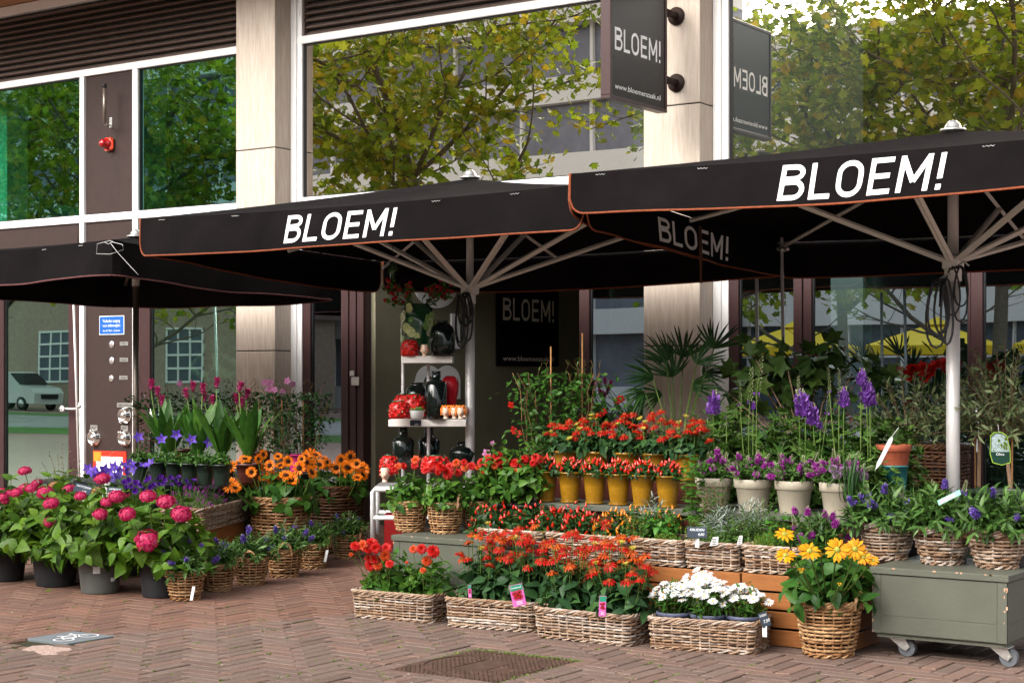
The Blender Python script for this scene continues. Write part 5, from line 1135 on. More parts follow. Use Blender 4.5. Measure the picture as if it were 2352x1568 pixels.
# right trolley
def trolley(name,label,x0,x1,y0,y1,z0,z1,casters=True):
    t=thing(name,label,'trolley',((x0+x1)/2,(y0+y1)/2,0),0,'grey green wooden plant trolleys')
    mb=MB(); mb.bbox(x0+.012,x1-.012,y0+.012,y1-.012,z0,z1-.036,.002); part(mb,'box_body',M['greyp'],t,False)
    mb=MB(); mb.bbox(x0,x1,y0,y1,z1-.034,z1,.003); part(mb,'top_board',M['greyp'],t,False)
    mb=MB(); yb_=y0+.009
    for a_,b2 in ((x0+.012,x0+.058),(x1-.058,x1-.012)): mb.bbox(a_,b2,yb_,yb_+.01,z0+.001,z1-.037,.001)
    for a_,b2 in ((z0+.004,z0+.088),(z0+.091,z1-.038)): mb.bbox(x0+.060,x1-.060,yb_+.001,yb_+.01,a_,b2,.001)
    for a_,b2 in ((z0+.004,z0+.088),(z0+.091,z1-.038)): mb.bbox(x1-.018,x1-.009,y0+.025,y1-.02,a_,b2,.001)
    part(mb,'board',M['greyp'],t,False); mb=MB(); mb.box(x0+.03,x1-.03,y0+.03,y1-.03,z0-.022,z0-.002); part(mb,'under_frame',M['greyp'],t,False)
    r_=random.Random(int(x0*100)); mb=MB()
    for k in range(7):
        x=r_.uniform(x0,x1); L_=r_.uniform(.003,.016); mb.box(x,x+L_,y0-.0012,y0+.001,z1-.006,z1+.0006)
    for k in range(12): x=r_.choice((x0+.012,x1-.026,x1-.016)); z=r_.uniform(z0,z1-.05); mb.box(x,x+r_.uniform(.003,.009),yb_-.001,yb_+.001,z,z+r_.uniform(.004,.02))
    part(mb,'chipped_edge',M['bare'],t,False)
    if casters:
        for cx_,cy_,fl in ((x0+.13,y0+.10,1),(x1-.06,y0+.09,1),(x0+.13,y1-.1,1),(x1-.06,y1-.1,1)):
            c=MB(); c.bbox(cx_-.075,cx_+.045,cy_-.04,cy_+.04,z0-.028,z0-.022,.001)
            for s_ in (-1,1): c.add([(cx_-.055,cy_+s_*.024,z0-.028),(cx_+.03,cy_+s_*.024,z0-.028),(cx_+.055,cy_+s_*.024,.05),(cx_+.035,cy_+s_*.024,.03),(cx_+.012,cy_+s_*.024,.04)]+[(cx_-.055,cy_+s_*.027,z0-.028),(cx_+.03,cy_+s_*.027,z0-.028),(cx_+.055,cy_+s_*.027,.05),(cx_+.035,cy_+s_*.027,.03),(cx_+.012,cy_+s_*.027,.04)],[np.array([[0,1,2,3,4],[9,8,7,6,5]])])
            c.cyl((cx_,cy_,z0-.05),(cx_,cy_,z0-.025),.028,14); co=part(c,'caster',M['steel'],t,False)
            wc=MB().cyl((cx_+.034,cy_-.016,.044),(cx_+.034,cy_+.016,.044),.044,24); part(wc,'wheel',M['rubber'],co,False); part(MB().cyl((cx_+.034,cy_-.030,.044),(cx_+.034,cy_+.030,.044),.012,10),'axle',M['steel'],co,False)
    return t
TX0,TX1,TY0=-3.31,-2.60,-4.45
trolley('plant_trolley','grey green wooden trolley on caster wheels at the right edge under three baskets',TX0,TX1+.0,TY0,-3.78,.118,.45)
trolley('plant_trolley','grey green wooden chest under the left dahlia baskets',-6.37,-5.30,-4.48,-3.85,.03,.45,False)
RB=[round_basket_mesh(.132,.088,.165,k,'wickg' if k==4 else 'wick',10,17,.0072,True,hs=.6) for k in (4,5,6)]
RB=[round_basket_mesh(.132,.088,.165,k,'wickg',10,17,.0072,True,hs=.55,hm='wick') for k in (4,5,6)]
FR=[]
for k in range(3):
    mb,tp=hebe_leafs(80+k,.215,.225,.145,46,15,(.05,.085),.08,1.55); FR.append((mb.mesh('foliage',[M['l_hebe'],M['stem']]),tp))
for i,(px,py,lb) in enumerate(((2035,1286,'large washed wicker basket shrub at the left end of the trolley top'),(2163,1298,'large washed wicker basket shrub in the middle of the trolley top, small picture label inside'),(2290,1307,'large washed wicker basket shrub at the right end of the trolley top'))):
    p=PZ(px,py,.45); t=hebe(lb,(p[0]-.03,p[1]+.09,.45),1.07,(2.6,2.9,3.4)[i],RB[i],FR[i],(11,9,7)[i],[SPV[0],SPV[1],SPVb],i+30,'evergreen shrubs in baskets on the trolley')
    if i==1:
        q=np.array(PD(2182,1148,8.35)); mb=MB(); ux=np.array((CS,SN,.5)); uz=np.array((-.3*CS,-.3*SN,.9)); mb.add([q-ux*.055,q+ux*.055,q+ux*.055+uz*.028,q-ux*.055+uz*.028],np.array([[0,1,2,3]]))
        o=part(mb,'plant_label',mat('mint_label',(.30,.62,.50),.4),None,False); tag(o,'small slanted mint coloured plant label stuck in the middle trolley basket','plant label')
        mb=MB(); mb.add([q-ux*.045+uz*.004-np.array((0,.001,0)),q+ux*.03+uz*.004-np.array((0,.001,0)),q+ux*.03+uz*.024-np.array((0,.001,0)),q-ux*.045+uz*.024-np.array((0,.001,0))],np.array([[0,1,2,3]])); part(mb,'picture',vmat('label_picture',[(.5,.1,.3),(.7,.7,.8)],.4,nscale=120,var=.6),o,False)
for x,lb in ((-3.02,'black plastic pot wedged between the left and middle trolley baskets'),(-2.72,'black plastic pot wedged between the middle and right trolley baskets')):
    t=thing('plastic_pot',lb,'pot',(x,-4.06,.45),0,'empty black pots on the trolley'); part(pot_mb(.085,.07,.15),'pot_body',M['potblk'],t,local=True); part(soil_mb(.07,.13),'soil',M['soil'],t,local=True)
# ---------------------------------------------------------------- front row: long baskets and what stands in them
def long_basket(label,cx_,cy_,z,rz,w_,d_,h,seed,mt='wickg',rows=9,group='long wicker troughs along the front',rs=.0062):
    t=thing('wicker_trough',label,'basket',(cx_,cy_,z),rz,group); a,b2=long_basket_mesh(w_,d_,h,seed,mt,rows,rs=rs); link('weave',a,t); link('liner',b2,t); return t
long_basket('front wicker trough holding the red dahlias',-6.085,-4.70,0,.06,.56,.32,.148,1)
long_basket('front wicker trough holding the left group of orange coneflowers',-5.42,-4.66,0,.12,.57,.33,.15,2)
long_basket('front wicker trough holding the right group of orange coneflowers',-4.745,-4.73,0,.0,.60,.36,.15,3)
long_basket('front wicker trough holding the white daisies',-4.10,-4.66,0,.2,.57,.35,.15,4,rows=10)
DR=[dahlia(k,'p_dah') for k in (1,2)]; DO=[dahlia(k,'p_daho') for k in (3,4)]
def dahl(label,base,R,H,blooms,seed,group,pot=None,z0=0,ls=(.055,.09),nst=26,name='dahlia'):
    t=thing(name,label,'dahlia',base,0,group); mb=MB()
    if pot: part(pot_mb(*pot),'pot',M['potblk'],t,local=True)
    zz_=z0+(.09 if pot else 0); bush(mb,(0,0,zz_),R,H,nst,10,TL['ov'],ls,.05,.3,seed,rise=.3,maxth=1.65,pair=True,out=1.0); bush(mb,(0,0,z0),R*.7,H*.75,nst//2,8,TL['ov'],ls,.04,.2,seed+7,rise=.3,maxth=1.2,pair=True)
    L0=np.array(base); stems_to(mb,(0,0,z0+.02),[b[0]-L0 for b in blooms],.0022,1,.03); part(mb,'foliage',[M['l_dah'],M['stem']],t,local=True)
    for k,(p,s,o_) in enumerate(blooms): link('bloom',(DO if o_ else DR)[k%2],t,None,tuple(p-L0),qz(TOCAM(p,.55,.35)),s*1.13)
    return t
def Z8(x,y): return 746.5+x/2.926,1091+y/2.926
def bl(lst,d,f=Z8,k=2.926):
    out=[]
    for q in lst:
        px,py=f(q[0],q[1]); dd=d+U(-.06,.06); out.append((np.array(PD(px,py,dd)),q[2]/k/F0*dd,q[3] if len(q)>3 else 0))
    return out
dahl('red dahlia plant at the left end of the front dahlia trough, tight cluster of blooms',(-6.21,-4.68,.03),.17,.27,bl([(205,472,32),(250,470,34,1),(315,455,42),(340,490,34),(413,488,34),(300,555,32),(335,560,34),(405,540,34,1),(310,600,38),(355,605,30,1),(434,592,28),(290,500,26),(176,530,14,1),(345,510,14,1)],9.75),101,'dahlia plants in the front trough',(.11,.085,.11))
dahl('red dahlia plant at the right end of the front dahlia trough, few taller blooms',(-5.96,-4.66,.03),.17,.24,bl([(592,495,26,1),(650,493,32),(730,507,42),(686,574,32,1),(658,636,20,1),(550,583,10,1)],9.6),102,'dahlia plants in the front trough',(.11,.085,.11))
# dahlias in round baskets on the left chest
BK=[round_basket_mesh(.108,.078,.178,k,'wick',11,17,.0052,False) for k in (11,12,13)]
hand=MB()
for st_ in (0,1):
    P=[]
    for q in range(17): a=PI*q/16; ph=q*1.1+st_*PI; P.append((.004*math.cos(ph),math.cos(a)*.035,.15+math.sin(a)*.085+.004*math.sin(ph)))
    hand.tube(P,.006,5)
hmesh=hand.mesh('handle',M['rope'])
def Z4b(x,y): return 861.3+x/5.12,1004.9+y/5.12             # enlarged view 4 (700..: x0=1500,y0=1750 at 2.94)
dbl=[[(270,335,44,1),(340,330,40,0),(478,262,50,1),(470,325,44,0),(225,375,36,0)],[(600,375,48,0),(660,345,50,0),(780,340,62,0),(850,420,62,0),(880,340,50,0),(700,290,44,0),(960,295,46,1),(745,405,36,0)],[(975,405,48,0),(1060,340,54,1),(1140,330,46,0),(1050,290,36,0),(1250,285,54,0),(1210,350,30,1),(1275,395,28,1)]]
dbk=[[(1330,240,46,0),(1440,220,56,0),(1460,270,54,0),(1530,275,44,1),(1410,325,42,1),(1520,330,52,0),(1325,310,34,1),(1395,265,44,0)],[(1640,290,58,0),(1770,240,50,0),(1800,290,52,0),(1740,320,48,0),(1890,235,50,0),(1950,260,44,0),(1860,300,40,0),(1655,385,30,1),(1900,290,40,1)]]
for i,(px,py,lb) in enumerate(((931,1222,'basket of red dahlias at the left end of the chest'),(1012,1226,'basket of red dahlias with a big rope handle, second on the chest'),(1088,1222,'basket of red dahlias, third on the chest, half hidden by chilli plants'))):
    p=np.array(PZ(px,py,.45)); p[1]+=.075; p[0]-=.02; dep=-SN*p[0]+CS*(p[1]+CD)
    B_=bl(dbl[i],dep-.05,lambda x,y:(861.3+x/5.12,1004.9+y/5.12),5.12)
    t=dahl(lb,tuple(p),.15,.20,B_,110+i,'dahlias in wicker baskets on the chest',None,.16,(.05,.08),24,'dahlia_basket'); link('basket_weave',BK[i][0],t); link('soil',BK[i][1],t)
    for s_ in ((1,) if i==0 else (-1,1)): link('handle',hmesh,t,None,(s_*.108,0,0),Quaternion((0,0,1),.3),1.0)
for i,(px,lb) in enumerate(((1150,'dahlia plant behind the chilli trough, right of the parasol pole'),(1203,'rightmost dahlia plant beside the first mustard pot'))):
    p=np.array(PY(px,1150,-3.95)); p[2]=.5; dep=-SN*p[0]+CS*(p[1]+CD)
    dahl(lb,tuple(p),.155,.30,bl(dbk[i],dep-.05,lambda x,y:(861.3+x/5.12,1004.9+y/5.12),5.12),120+i,'dahlias behind the chilli troughs',(.09,.075,.13),.12,(.05,.08),30)
# coneflowers
EC=[echin(k,'p_ech') for k in (1,2)]+[echin(3,'p_ech',-.4)]; EO=[echin(k,'p_echo') for k in (4,5)]+[echin(6,'p_echo',-.35)]; EY=[echin(7,'p_eche',.9,14,'seedg'),echin(8,'p_eche',.5,12,'seedg')]; EG=MB()
def coneflower(label,base,R,H,nb,seed,group,pts=None,pot=('potgreen',.10,.08,.10),zt=None,ls=(.07,.12),lh=.30,red=.5,bs=(.036,.047),sp=1.0,nst=22,cat='coneflower',up=1.0,face=.25):
    r=np.random.default_rng(seed); t=thing('coneflower',label,cat,base,0,group)
    part(pot_mb(pot[1],pot[2],pot[3],.015,0,.004,False,None),'pot',M[pot[0]],t,local=True); part(soil_mb(pot[1]*.9,pot[3]*.88),'soil',M['soil'],t,local=True)
    z0=pot[3]*.85; mb=MB(); bush(mb,(0,0,z0),R*.95,lh*1.12,nst,9,TL['ov3'],ls,.05,.2,seed,rise=.0,maxth=1.4,out=1.0,noise=.2,up_noise=.3)
    bush(mb,(0,0,z0),R*.6,lh*.95,nst//2,7,TL['ov3'],(ls[0]*.8,ls[1]*.9),.05,.1,seed+3,rise=.2,maxth=.9)
    P=[]
    for k in range(nb):
        a=k*2.39996+seed; rr=R*math.sqrt((k+.5)/nb)*sp; P.append(np.array((rr*math.cos(a),rr*math.sin(a)*.8,H*(1-.34*(rr/R/sp)**2)*r.uniform(.86,1.05)*up)))
    if pts: P+= [p-np.array(base) for p in pts]
    stems_to(mb,(0,0,z0),P,.0024,1,.05,.03); part(mb,'foliage',[M['l_echi'],M['stem']],t,local=True)
    for k,p in enumerate(P):
        u=r.random(); me=(EC[k%3] if u<red else EO[k%3]) if u<.80 or k>=nb else EY[k%2]; s=r.uniform(*bs)*(.62 if me in EY else 1)
        n=np.array((r.normal(0,.2),r.normal(0,.2)-face,1)); link('bloom',me,t,None,tuple(p),qz(n),s)
    return t
Gc='orange coneflowers in the front troughs'
coneflower('coneflower clump at the left end of the left coneflower trough, against the grey chest',(-5.56,-4.64,.03),.18,.52,20,201,Gc,lh=.29)
coneflower('coneflower clump in the middle of the left coneflower trough',(-5.40,-4.58,.03),.19,.54,20,202,Gc,lh=.29)
coneflower('coneflower clump at the right end of the left coneflower trough, tall picture label before it',(-5.24,-4.62,.03),.19,.54,20,203,Gc,lh=.27)
coneflower('coneflower clump at the left end of the right coneflower trough',(-4.92,-4.72,.03),.19,.54,20,204,Gc,lh=.27)
coneflower('coneflower clump in the middle of the right coneflower trough, tallest blooms',(-4.73,-4.62,.03),.18,.58,20,205,Gc,lh=.29)
coneflower('coneflower clump at the right end of the right trough, low orange blooms beside it',(-4.57,-4.76,.03),.19,.49,16,206,Gc,lh=.26,pts=[np.array(PD(1451,1315,8.75)),np.array(PD(1440,1333,8.7)),np.array(PD(1468,1330,8.7))])
def picture_label(label,px,py,d,w_,h,tilt,seed,txt=None):
    q=np.array(PD(px,py,d)); ux=np.array((CS*math.cos(tilt),SN*math.cos(tilt),math.sin(tilt))); uz=np.array((-CS*math.sin(tilt),-SN*math.sin(tilt),math.cos(tilt))); n=np.cross(ux,uz)
    t=thing('plant_label',label,'plant label',tuple(q-uz*h/2),0,'picture labels in the front troughs')
    def qd(u0,u1,v0,v1,o): return [q+ux*(u-.5)*w_+uz*(v-.5)*h+n*o for u,v in ((u0,v0),(u1,v0),(u1,v1),(u0,v1))]
    part(MB().add(qd(0,1,0,1,0)+qd(0,1,0,1,-.001),np.array([[0,1,2,3],[7,6,5,4]])),'card',mat('magenta_card',(.55,.12,.38),.4),t,False)
    part(MB().add(qd(.04,.98,.72,.98,.001),np.array([[0,1,2,3]])),'header',mat('green_card_header',(.02,.22,.13),.4),t,False)
    mb=MB(); 
    for k,(u,v) in enumerate(((.3,.6),(.65,.62),(.35,.42),(.68,.40),(.5,.5))):
        c=q+ux*(u-.5)*w_+uz*(v-.5)*h+n*(.0015+.0004*k); 
        for j in range(10):
            a=j*.628; mb.add([c,c+(ux*math.cos(a-.2)+uz*math.sin(a-.2))*w_*.2,c+(ux*math.cos(a)+uz*math.sin(a))*w_*.24,c+(ux*math.cos(a+.2)+uz*math.sin(a+.2))*w_*.2],np.array([[0,1,2,3]]),0)
        c2=c+n*.0003; mb.add([c2+(ux*math.cos(a)+uz*math.sin(a))*w_*.07 for a in np.arange(8)*PI/4],np.arange(8)[None],1)
    part(mb,'printed_flowers',[M['p_ech'],M['seedb']],t,False)
    if txt: tm,w3=text_mb(txt,h*.09,0,.85); k=min(1,.85*w_/w3); tm.V=[v*np.array((k,1,1)) for v in tm.V]; part(on_plane(tm,q-ux*w_*.42+uz*h*.32,ux,uz,off=.003),'lettering',M['chalk'],t,False)
    for k in range(3): mb=MB().add(qd(.3,.75,.08+.06*k,.10+.06*k,.0015),np.array([[0,1,2,3]])); part(mb,'printed_line',M['chalk'],t,False)
picture_label('large tilted picture label with orange flowers in the left coneflower trough',1189,1366,9.05,.072,.118,.22,1,'Zonnehoed')
picture_label('slim picture label in the right coneflower trough',1384,1391,8.62,.036,.105,-.05,2)
picture_label('tiny picture label at the left of the left coneflower trough',1079,1357,9.3,.018,.07,.05,3)
# daisies
DA=[daisy(k) for k in (1,2)]; DH=[daisy(5,True)]
def daisies(label,px,py,nb,seed,px2=None,R=.12,H=.25):
    ox,oy={301:(-.185,-.03),302:(.005,-.045),303:(.19,-.02),304:(-.09,.10)}[seed]; p=(-4.10+ox*math.cos(.2)-oy*math.sin(.2),-4.66+ox*math.sin(.2)+oy*math.cos(.2),.055); r=np.random.default_rng(seed); t=thing('daisy_pot',label,'daisies',p,0,'white daisies in blue grey pots')
    part(pot_mb(.092,.07,.125,.02,0,.005),'pot',M['potblue'],t,local=True); part(soil_mb(.082,.115),'soil',M['soil'],t,local=True)
    mb=MB(); bush(mb,(0,0,.11),R*.95,.17,26,13,TL['lan'],(.035,.06),.06,.1,seed,rise=.5,maxth=1.3); P=[]
    for k in range(nb): a=k*2.39996; rr=R*1.1*math.sqrt((k+.5)/nb); P.append(np.array((rr*math.cos(a),rr*math.sin(a)*.85,H*(1-.25*(rr/R)**2)*r.uniform(.92,1.08)+.02)))
    stems_to(mb,(0,0,.11),P,.0016,1,.05); part(mb,'foliage',[M['l_mid'],M['stem']],t,local=True)
    for k,q in enumerate(P): link('bloom',DH[0] if r.random()<.18 else DA[k%2],t,None,tuple(q),qz((r.normal(0,.25),r.normal(0,.25)-.45,1)),r.uniform(.027,.034))
daisies('daisy pot at the left end of the daisy trough',1537,1425,22,301); daisies('daisy pot at the front middle, densest white blooms',1640,1440,38,302,R=.14,H=.27); daisies('daisy pot at the right end beside the price board',1722,1418,22,303); daisies('daisy pot behind the other daisies at mid left',1600,1390,18,304,H=.30)
def price_board(label,px,py,d,w_,h,tilt,lines,lean=0.2,grp='chalk price boards'):
    q=np.array(PD(px,py,d)); ux=np.array((CS*math.cos(tilt),SN*math.cos(tilt),math.sin(tilt))); uz0=np.array((-CS*math.sin(tilt),-SN*math.sin(tilt),math.cos(tilt))); nn=np.cross(ux,uz0); uz=uz0*math.cos(lean)-nn*math.sin(lean); n=np.cross(ux,uz)
    t=thing('price_board',label,'price sign',tuple(q-uz*h/2),0,grp); V=[q+ux*a*w_/2+uz*b2*h/2+n*o for o in (0,-.004) for a,b2 in ((-1,-1),(1,-1),(1,1),(-1,1))]
    part(MB().add(V,np.array([[0,1,2,3],[7,6,5,4],[0,4,5,1],[1,5,6,2],[2,6,7,3],[3,7,4,0]])),'board',M['slate'],t,False)
    for s_,hf,fu,fv in lines:
        tm,w3=text_mb(s_,h*hf,0,.9); k=min(1,.8*w_/w3); tm.V=[np.column_stack((v[:,0]*k+v[:,1]*.25,v[:,1],v[:,2])) for v in tm.V]; part(on_plane(tm,q+ux*w_*(fu-.5)+uz*h*(fv-.5),ux,uz,off=.001),'chalk_lettering',M['chalk'],t,False)
    part(MB().bbox(q[0]-.012,q[0]+.012,q[1]+.0,q[1]+.006,q[2]-h*.5-.05,q[2]-h*.45,.001),'clip',M['label'],t,False)
    return t
price_board('tilted chalk board on the right corner of the daisy trough',1756,1422,8.45,.045,.075,.35,[('PLUKDRUIF',.16,.08,.72),('7,50',.22,.25,.28)],.1)
price_board('chalk board reading KRUIDEN 4,00 between the herb troughs',1601,1222,8.95,.105,.062,-.03,[('KRUIDEN',.24,.12,.62),('4,00',.26,.52,.2)],.45)
price_board('grey chalk board left of centre above the hydrangeas',190,1122,11.2,.115,.065,-.25,[('PLATYCODON',.22,.1,.62),('5,00',.2,.5,.15)],.6)
price_board('smaller grey chalk board right of the other one above the hydrangeas',263,1125,11.3,.095,.045,-.1,[('LISIANTHUS',.3,.1,.5)],.6)
# rudbeckia basket
RU=[rudb(k) for k in (1,2)]
p=PZ(1902,1512); p=(p[0]-.05,p[1]+.12,0); t=thing('rudbeckia_basket','tall wicker basket of large yellow rudbeckia at the front right of the crates','rudbeckia',p,-.3)
a,b2,c_=round_basket_mesh(.158,.118,.265,31,'wick',14,19,.0068,True,hs=1.0); t.rotation_euler.z=0
link('basket_weave',a,t); link('soil',b2,t); link('handle',c_,t); link('handle',c_,t,None,None,Quaternion((0,0,1),PI))
B_=[]
for px,py,r_,tl in ((1850,1157,32,.5),(1845,1230,32,.6),(1930,1205,36,.35),(1998,1203,36,.1),(2042,1200,34,0),(2060,1215,28,0),(2100,1235,22,0)): pass
def Z9(x,y): return (2596+x/1.568)/1.7415,(1850+y/1.568)/1.7415
rb_=[(850,447,68,.8),(855,580,70,.8),(1005,553,76,.35),(1180,545,82,.1),(1292,540,72,.0),(1345,590,55,-.1),(1405,612,40,.3)]
pts=[];szs=[];nr_=[]
for x,y,r_,upv in rb_:
    px,py=Z9(x,y); q=np.array(PD(px,py,8.05)); pts.append(q); szs.append(r_/2.7307/F0*8.05*.98); nr_.append(TOCAM(q,.3+upv*1.3,.12))
mb=MB(); L0=np.array(p); bush(mb,(0,0,.24),.235,.34,30,8,TL['ov'],(.085,.135),.07,.15,401,rise=.3,maxth=1.5,out=.95,noise=.2); bush(mb,(0,0,.24),.16,.27,14,7,TL['ov'],(.07,.11),.06,.1,402,rise=.4,maxth=1.0)
bud=[np.array(PD(*Z9(955,672),8.05)),np.array(PD(*Z9(1195,760),8.0)),np.array(PD(*Z9(1076,575),8.1))]
stems_to(mb,(0,0,.25),[q-L0 for q in pts]+[q-L0 for q in bud],.004,1,.05,.02); part(mb,'foliage',[M['l_mid'],M['stem']],t,local=True)
add_blooms(t,RU,pts,szs,nr_)
mb=MB(); ring(mb,TL['petn'],12,.3,.9,1.2,0,-.4,5,.1); mb.ball((0,0,-.4),.38,10,1,.8,6); budm=mb.mesh('bud',[M['p_rud'],M['seedg']]); add_blooms(t,budm,bud,[.026,.016,.018],[(0,-.2,1)]*3,'bud')
mb=MB(); q=np.array(PD(1968,1435,8.1)); 
# ---------------------------------------------------------------- crates, second row of troughs
def crate(label,x0,x1,y0,y1,h,seed):
    t=thing('wooden_crate',label,'crate',((x0+x1)/2,(y0+y1)/2,0),0,'orange stained wooden crates'); n=4; g_=.012; sh=(h-g_*(n-1)-.004)/n
    for k in range(n):
        z=.004+k*(sh+g_); mb=MB(); mb.bbox(x0,x1,y0,y0+.014,z,z+sh,.002); part(mb,'front_slat',M['crate'],t,False)
        part(MB().bbox(x1-.014,x1,y0+.016,y1,z,z+sh,.002),'side_slat',M['crate'],t,False); part(MB().bbox(x0,x0+.014,y0+.016,y1,z,z+sh,.002),'side_slat',M['crate'],t,False)
    for xx in (x0+.016,x1-.044): part(MB().bbox(xx,xx+.028,y0+.0145,y0+.045,.002,h-.01,.002),'corner_post',M['crate'],t,False)
    part(MB().box(x0+.05,x1-.05,y0+.05,y1-.02,.002,h*.97),'inside',M['seal'],t,False)
CHh=.37; xc=XY(1491,-4.45)
crate('left wooden crate behind the right coneflower trough',xc-.53,xc-.02,-4.44,-4.02,CHh,1); x2=XY(1704,-4.45)
crate('middle wooden crate directly behind the white daisies',xc,x2-.012,-4.45,-4.02,CHh,2)
crate('right wooden crate behind the rudbeckia basket',x2,x2+.60,-4.45,-4.02,CHh,3)
row=[(1093,1243,'chilli trough at the left, red chillies'),(1250,1436,'chilli trough second from the left, orange red and yellow chillies'),(1444,1566,'herb trough left of the KRUIDEN board'),(1569,1694,'herb trough under the KRUIDEN board'),(1700,1842,'herb trough right of the KRUIDEN board')]
for i,(pa,pb_,lb) in enumerate(row):
    xa_,xb_=XY(pa,-4.42),XY(pb_,-4.42)
    long_basket('wicker '+lb,(xa_+xb_)/2,-4.25,.372 if i>1 else .372,0,xb_-xa_-.008,.34,.13,40+i,rows=9,group='wicker troughs on the crates')
stand=thing('display_stand','low dark stand under the chilli troughs','stand',(-5.3,-4.2,0)); part(MB().bbox(XY(1093,-4.4),xc-.535,-4.35,-3.86,.0,.370,.004),'plinth',M['greyp'],stand,False)
CHD=dict(r=chilli('chir',fat=.32),o=chilli('chio',fat=.27),y=chilli('chiy',fat=.24)); CM={k:v.mesh('chilli',[M[{'r':'chir','o':'chio','y':'chiy'}[k]],M['stem']]) for k,v in CHD.items()}
def chillies(label,base,R,H,n,kind,seed,group,pot,ls=(.035,.055),cs=(.022,.034),nst=22,squ=1.0,z0=None,front=0):
    r=np.random.default_rng(seed); t=thing('chilli_plant',label,'chilli plant',base,0,group)
    if pot: part(pot_mb(*pot[1:]),'pot',M[pot[0]],t,local=True)
    z0=z0 if z0 is not None else (pot[3]*.9 if pot else .04); mb=MB(); tips=bush(mb,(0,0,z0),R,H,nst,12,TL['ov3'],ls,R*.4,.2,seed,rise=.3,maxth=1.45,squ=squ,noise=.25)
    bush(mb,(0,0,z0),R*.7,H*.8,nst//2,9,TL['ov3'],ls,R*.3,.1,seed+4,rise=.3,maxth=1.1,squ=squ)
    part(mb,'foliage',[M['l_dark'],M['stem']],t,local=True)
    for k in range(n):
        th=1.35*math.sqrt((k+.5)/n); a=k*2.39996+r.uniform(-.4,.4); q=(R*squ*math.sin(th)*math.cos(a)*r.uniform(.8,1.02),R*math.sin(th)*math.sin(a)*r.uniform(.8,1.02),z0+H*math.cos(th)*r.uniform(.82,1.05)+.004)
        link('chilli',CM[kind[r.integers(len(kind))]],t,None,q,qz((r.normal(0,.35)+.3*math.cos(a)*math.sin(th),r.normal(0,.35)+.3*math.sin(a)*math.sin(th),1)),r.uniform(*cs))
    return t
zb_=.40
for i,(px,w_,kd,lb) in enumerate(((1125,.15,'r','chilli plant with dark red fruit at the left end of the left chilli trough'),(1195,.15,'r','chilli plant with dark red fruit at the right end of the left chilli trough'),(1270,.14,'rro','red chilli plant at the left end of the second chilli trough'),(1335,.14,'oor','orange red chilli plant in the middle of the second chilli trough'),(1410,.14,'y','yellow chilli plant at the right end of the second chilli trough'))):
    x=XY(px,-4.24); chillies(lb,(x,-4.24,zb_),w_,.20,(26,26,34,46,50)[i],kd,500+i,'chilli plants in the troughs',None,z0=.04,cs=(.022,.032) if kd=='r' else (.026,.038),nst=28)
for i,(px,kd,lb) in enumerate(((1150,'r','dark red chilli plant in the back row behind the left chilli trough'),(1240,'r','red chilli plant in the back row between the troughs'),(1325,'ro','orange red chilli plant in the back row before the mustard pots'),(1455,'y','yellow chilli plant in the back row, right of the red ones'),(1525,'y','yellow chilli plant farthest right in the back row'))):
    x=XY(px,-4.02); chillies(lb,(x,-4.03,.42),.15,.19,(22,18,24,40,34)[i],kd,520+i,'chilli plants in the back row',None,z0=.04,cs=(.022,.036),nst=24)
# herbs
def herb(label,px,y,z,R,H,kind,seed,nst=30,lps=16):
    x=XY(px,y); t=thing('herb_plant',label,'herb',(x,y,z),0,'herbs in the troughs'); mb=MB()
    T,ls,mm,rise,mt=dict(thyme=('small',(.008,.013),'l_herb',.3,1.5),mint=('ov',(.035,.06),'l_mint',.25,1.4),fine=('thin',(.02,.032),'l_fine',.8,1.4),oreg=('small',(.013,.021),'l_fine',.2,1.3),silver=('thin',(.05,.085),'l_silver',.9,1.1),dark=('lan',(.03,.05),'l_mid',.4,.9))[kind]
    H*=1.35; tall=H>.3; mt=.55 if tall else mt; mb2=bush(mb,(0,0,0),R*(1.6 if tall else 1),H,nst,lps,TL[T],ls,R*.5,.15,seed,rise=rise,maxth=mt,sr=.0012,pair=kind in('mint','oreg')); part(mb,'foliage',[M[mm],M['stemr' if kind=='dark' else 'stem']],t,local=True); return t
herb('bushy oregano at the left end of the left herb trough',1462,-4.28,.45,.10,.16,'oreg',601,40,22); herb('broad leaved mint in the left herb trough',1515,-4.18,.46,.13,.17,'mint',602,22,12); herb('low golden thyme cushion at the front of the left herb trough',1528,-4.33,.47,.085,.06,'thyme',603,70,26)
herb('tall leafy herb with red stems beside the cream pots',1590,-4.0,.46,.09,.38,'mint',604,12,16); herb('dark reddish stemmed herb behind the KRUIDEN board',1640,-4.05,.46,.12,.26,'dark',605,26,14)
herb('fine feathery green herb in the middle herb trough',1640,-4.30,.46,.12,.10,'fine',606,60,24); herb('silver curry herb with pale needle leaves in the middle herb trough',1658,-4.15,.47,.11,.17,'silver',607,26,16); herb('grey green oregano with pale tips in the middle herb trough',1610,-4.22,.46,.10,.14,'oreg',608,40,20)
herb('bushy green oregano between the middle and right herb troughs',1700,-4.2,.46,.12,.17,'oreg',609,50,24); herb('silver herb behind the right herb trough',1728,-4.05,.47,.10,.20,'silver',610,20,14); herb('yellow green thyme cushion in the right herb trough',1768,-4.32,.46,.115,.10,'thyme',611,90,30); herb('broad leaved herb in the right herb trough behind the thyme',1790,-4.15,.47,.11,.16,'mint',612,16,10)
herb('green oregano standing behind the right herb trough',1755,-4.1,.46,.10,.2,'oreg',613,36,20); herb('silver leaved herb behind the yellow chillies',1500,-4.05,.47,.09,.20,'silver',614,14,12)
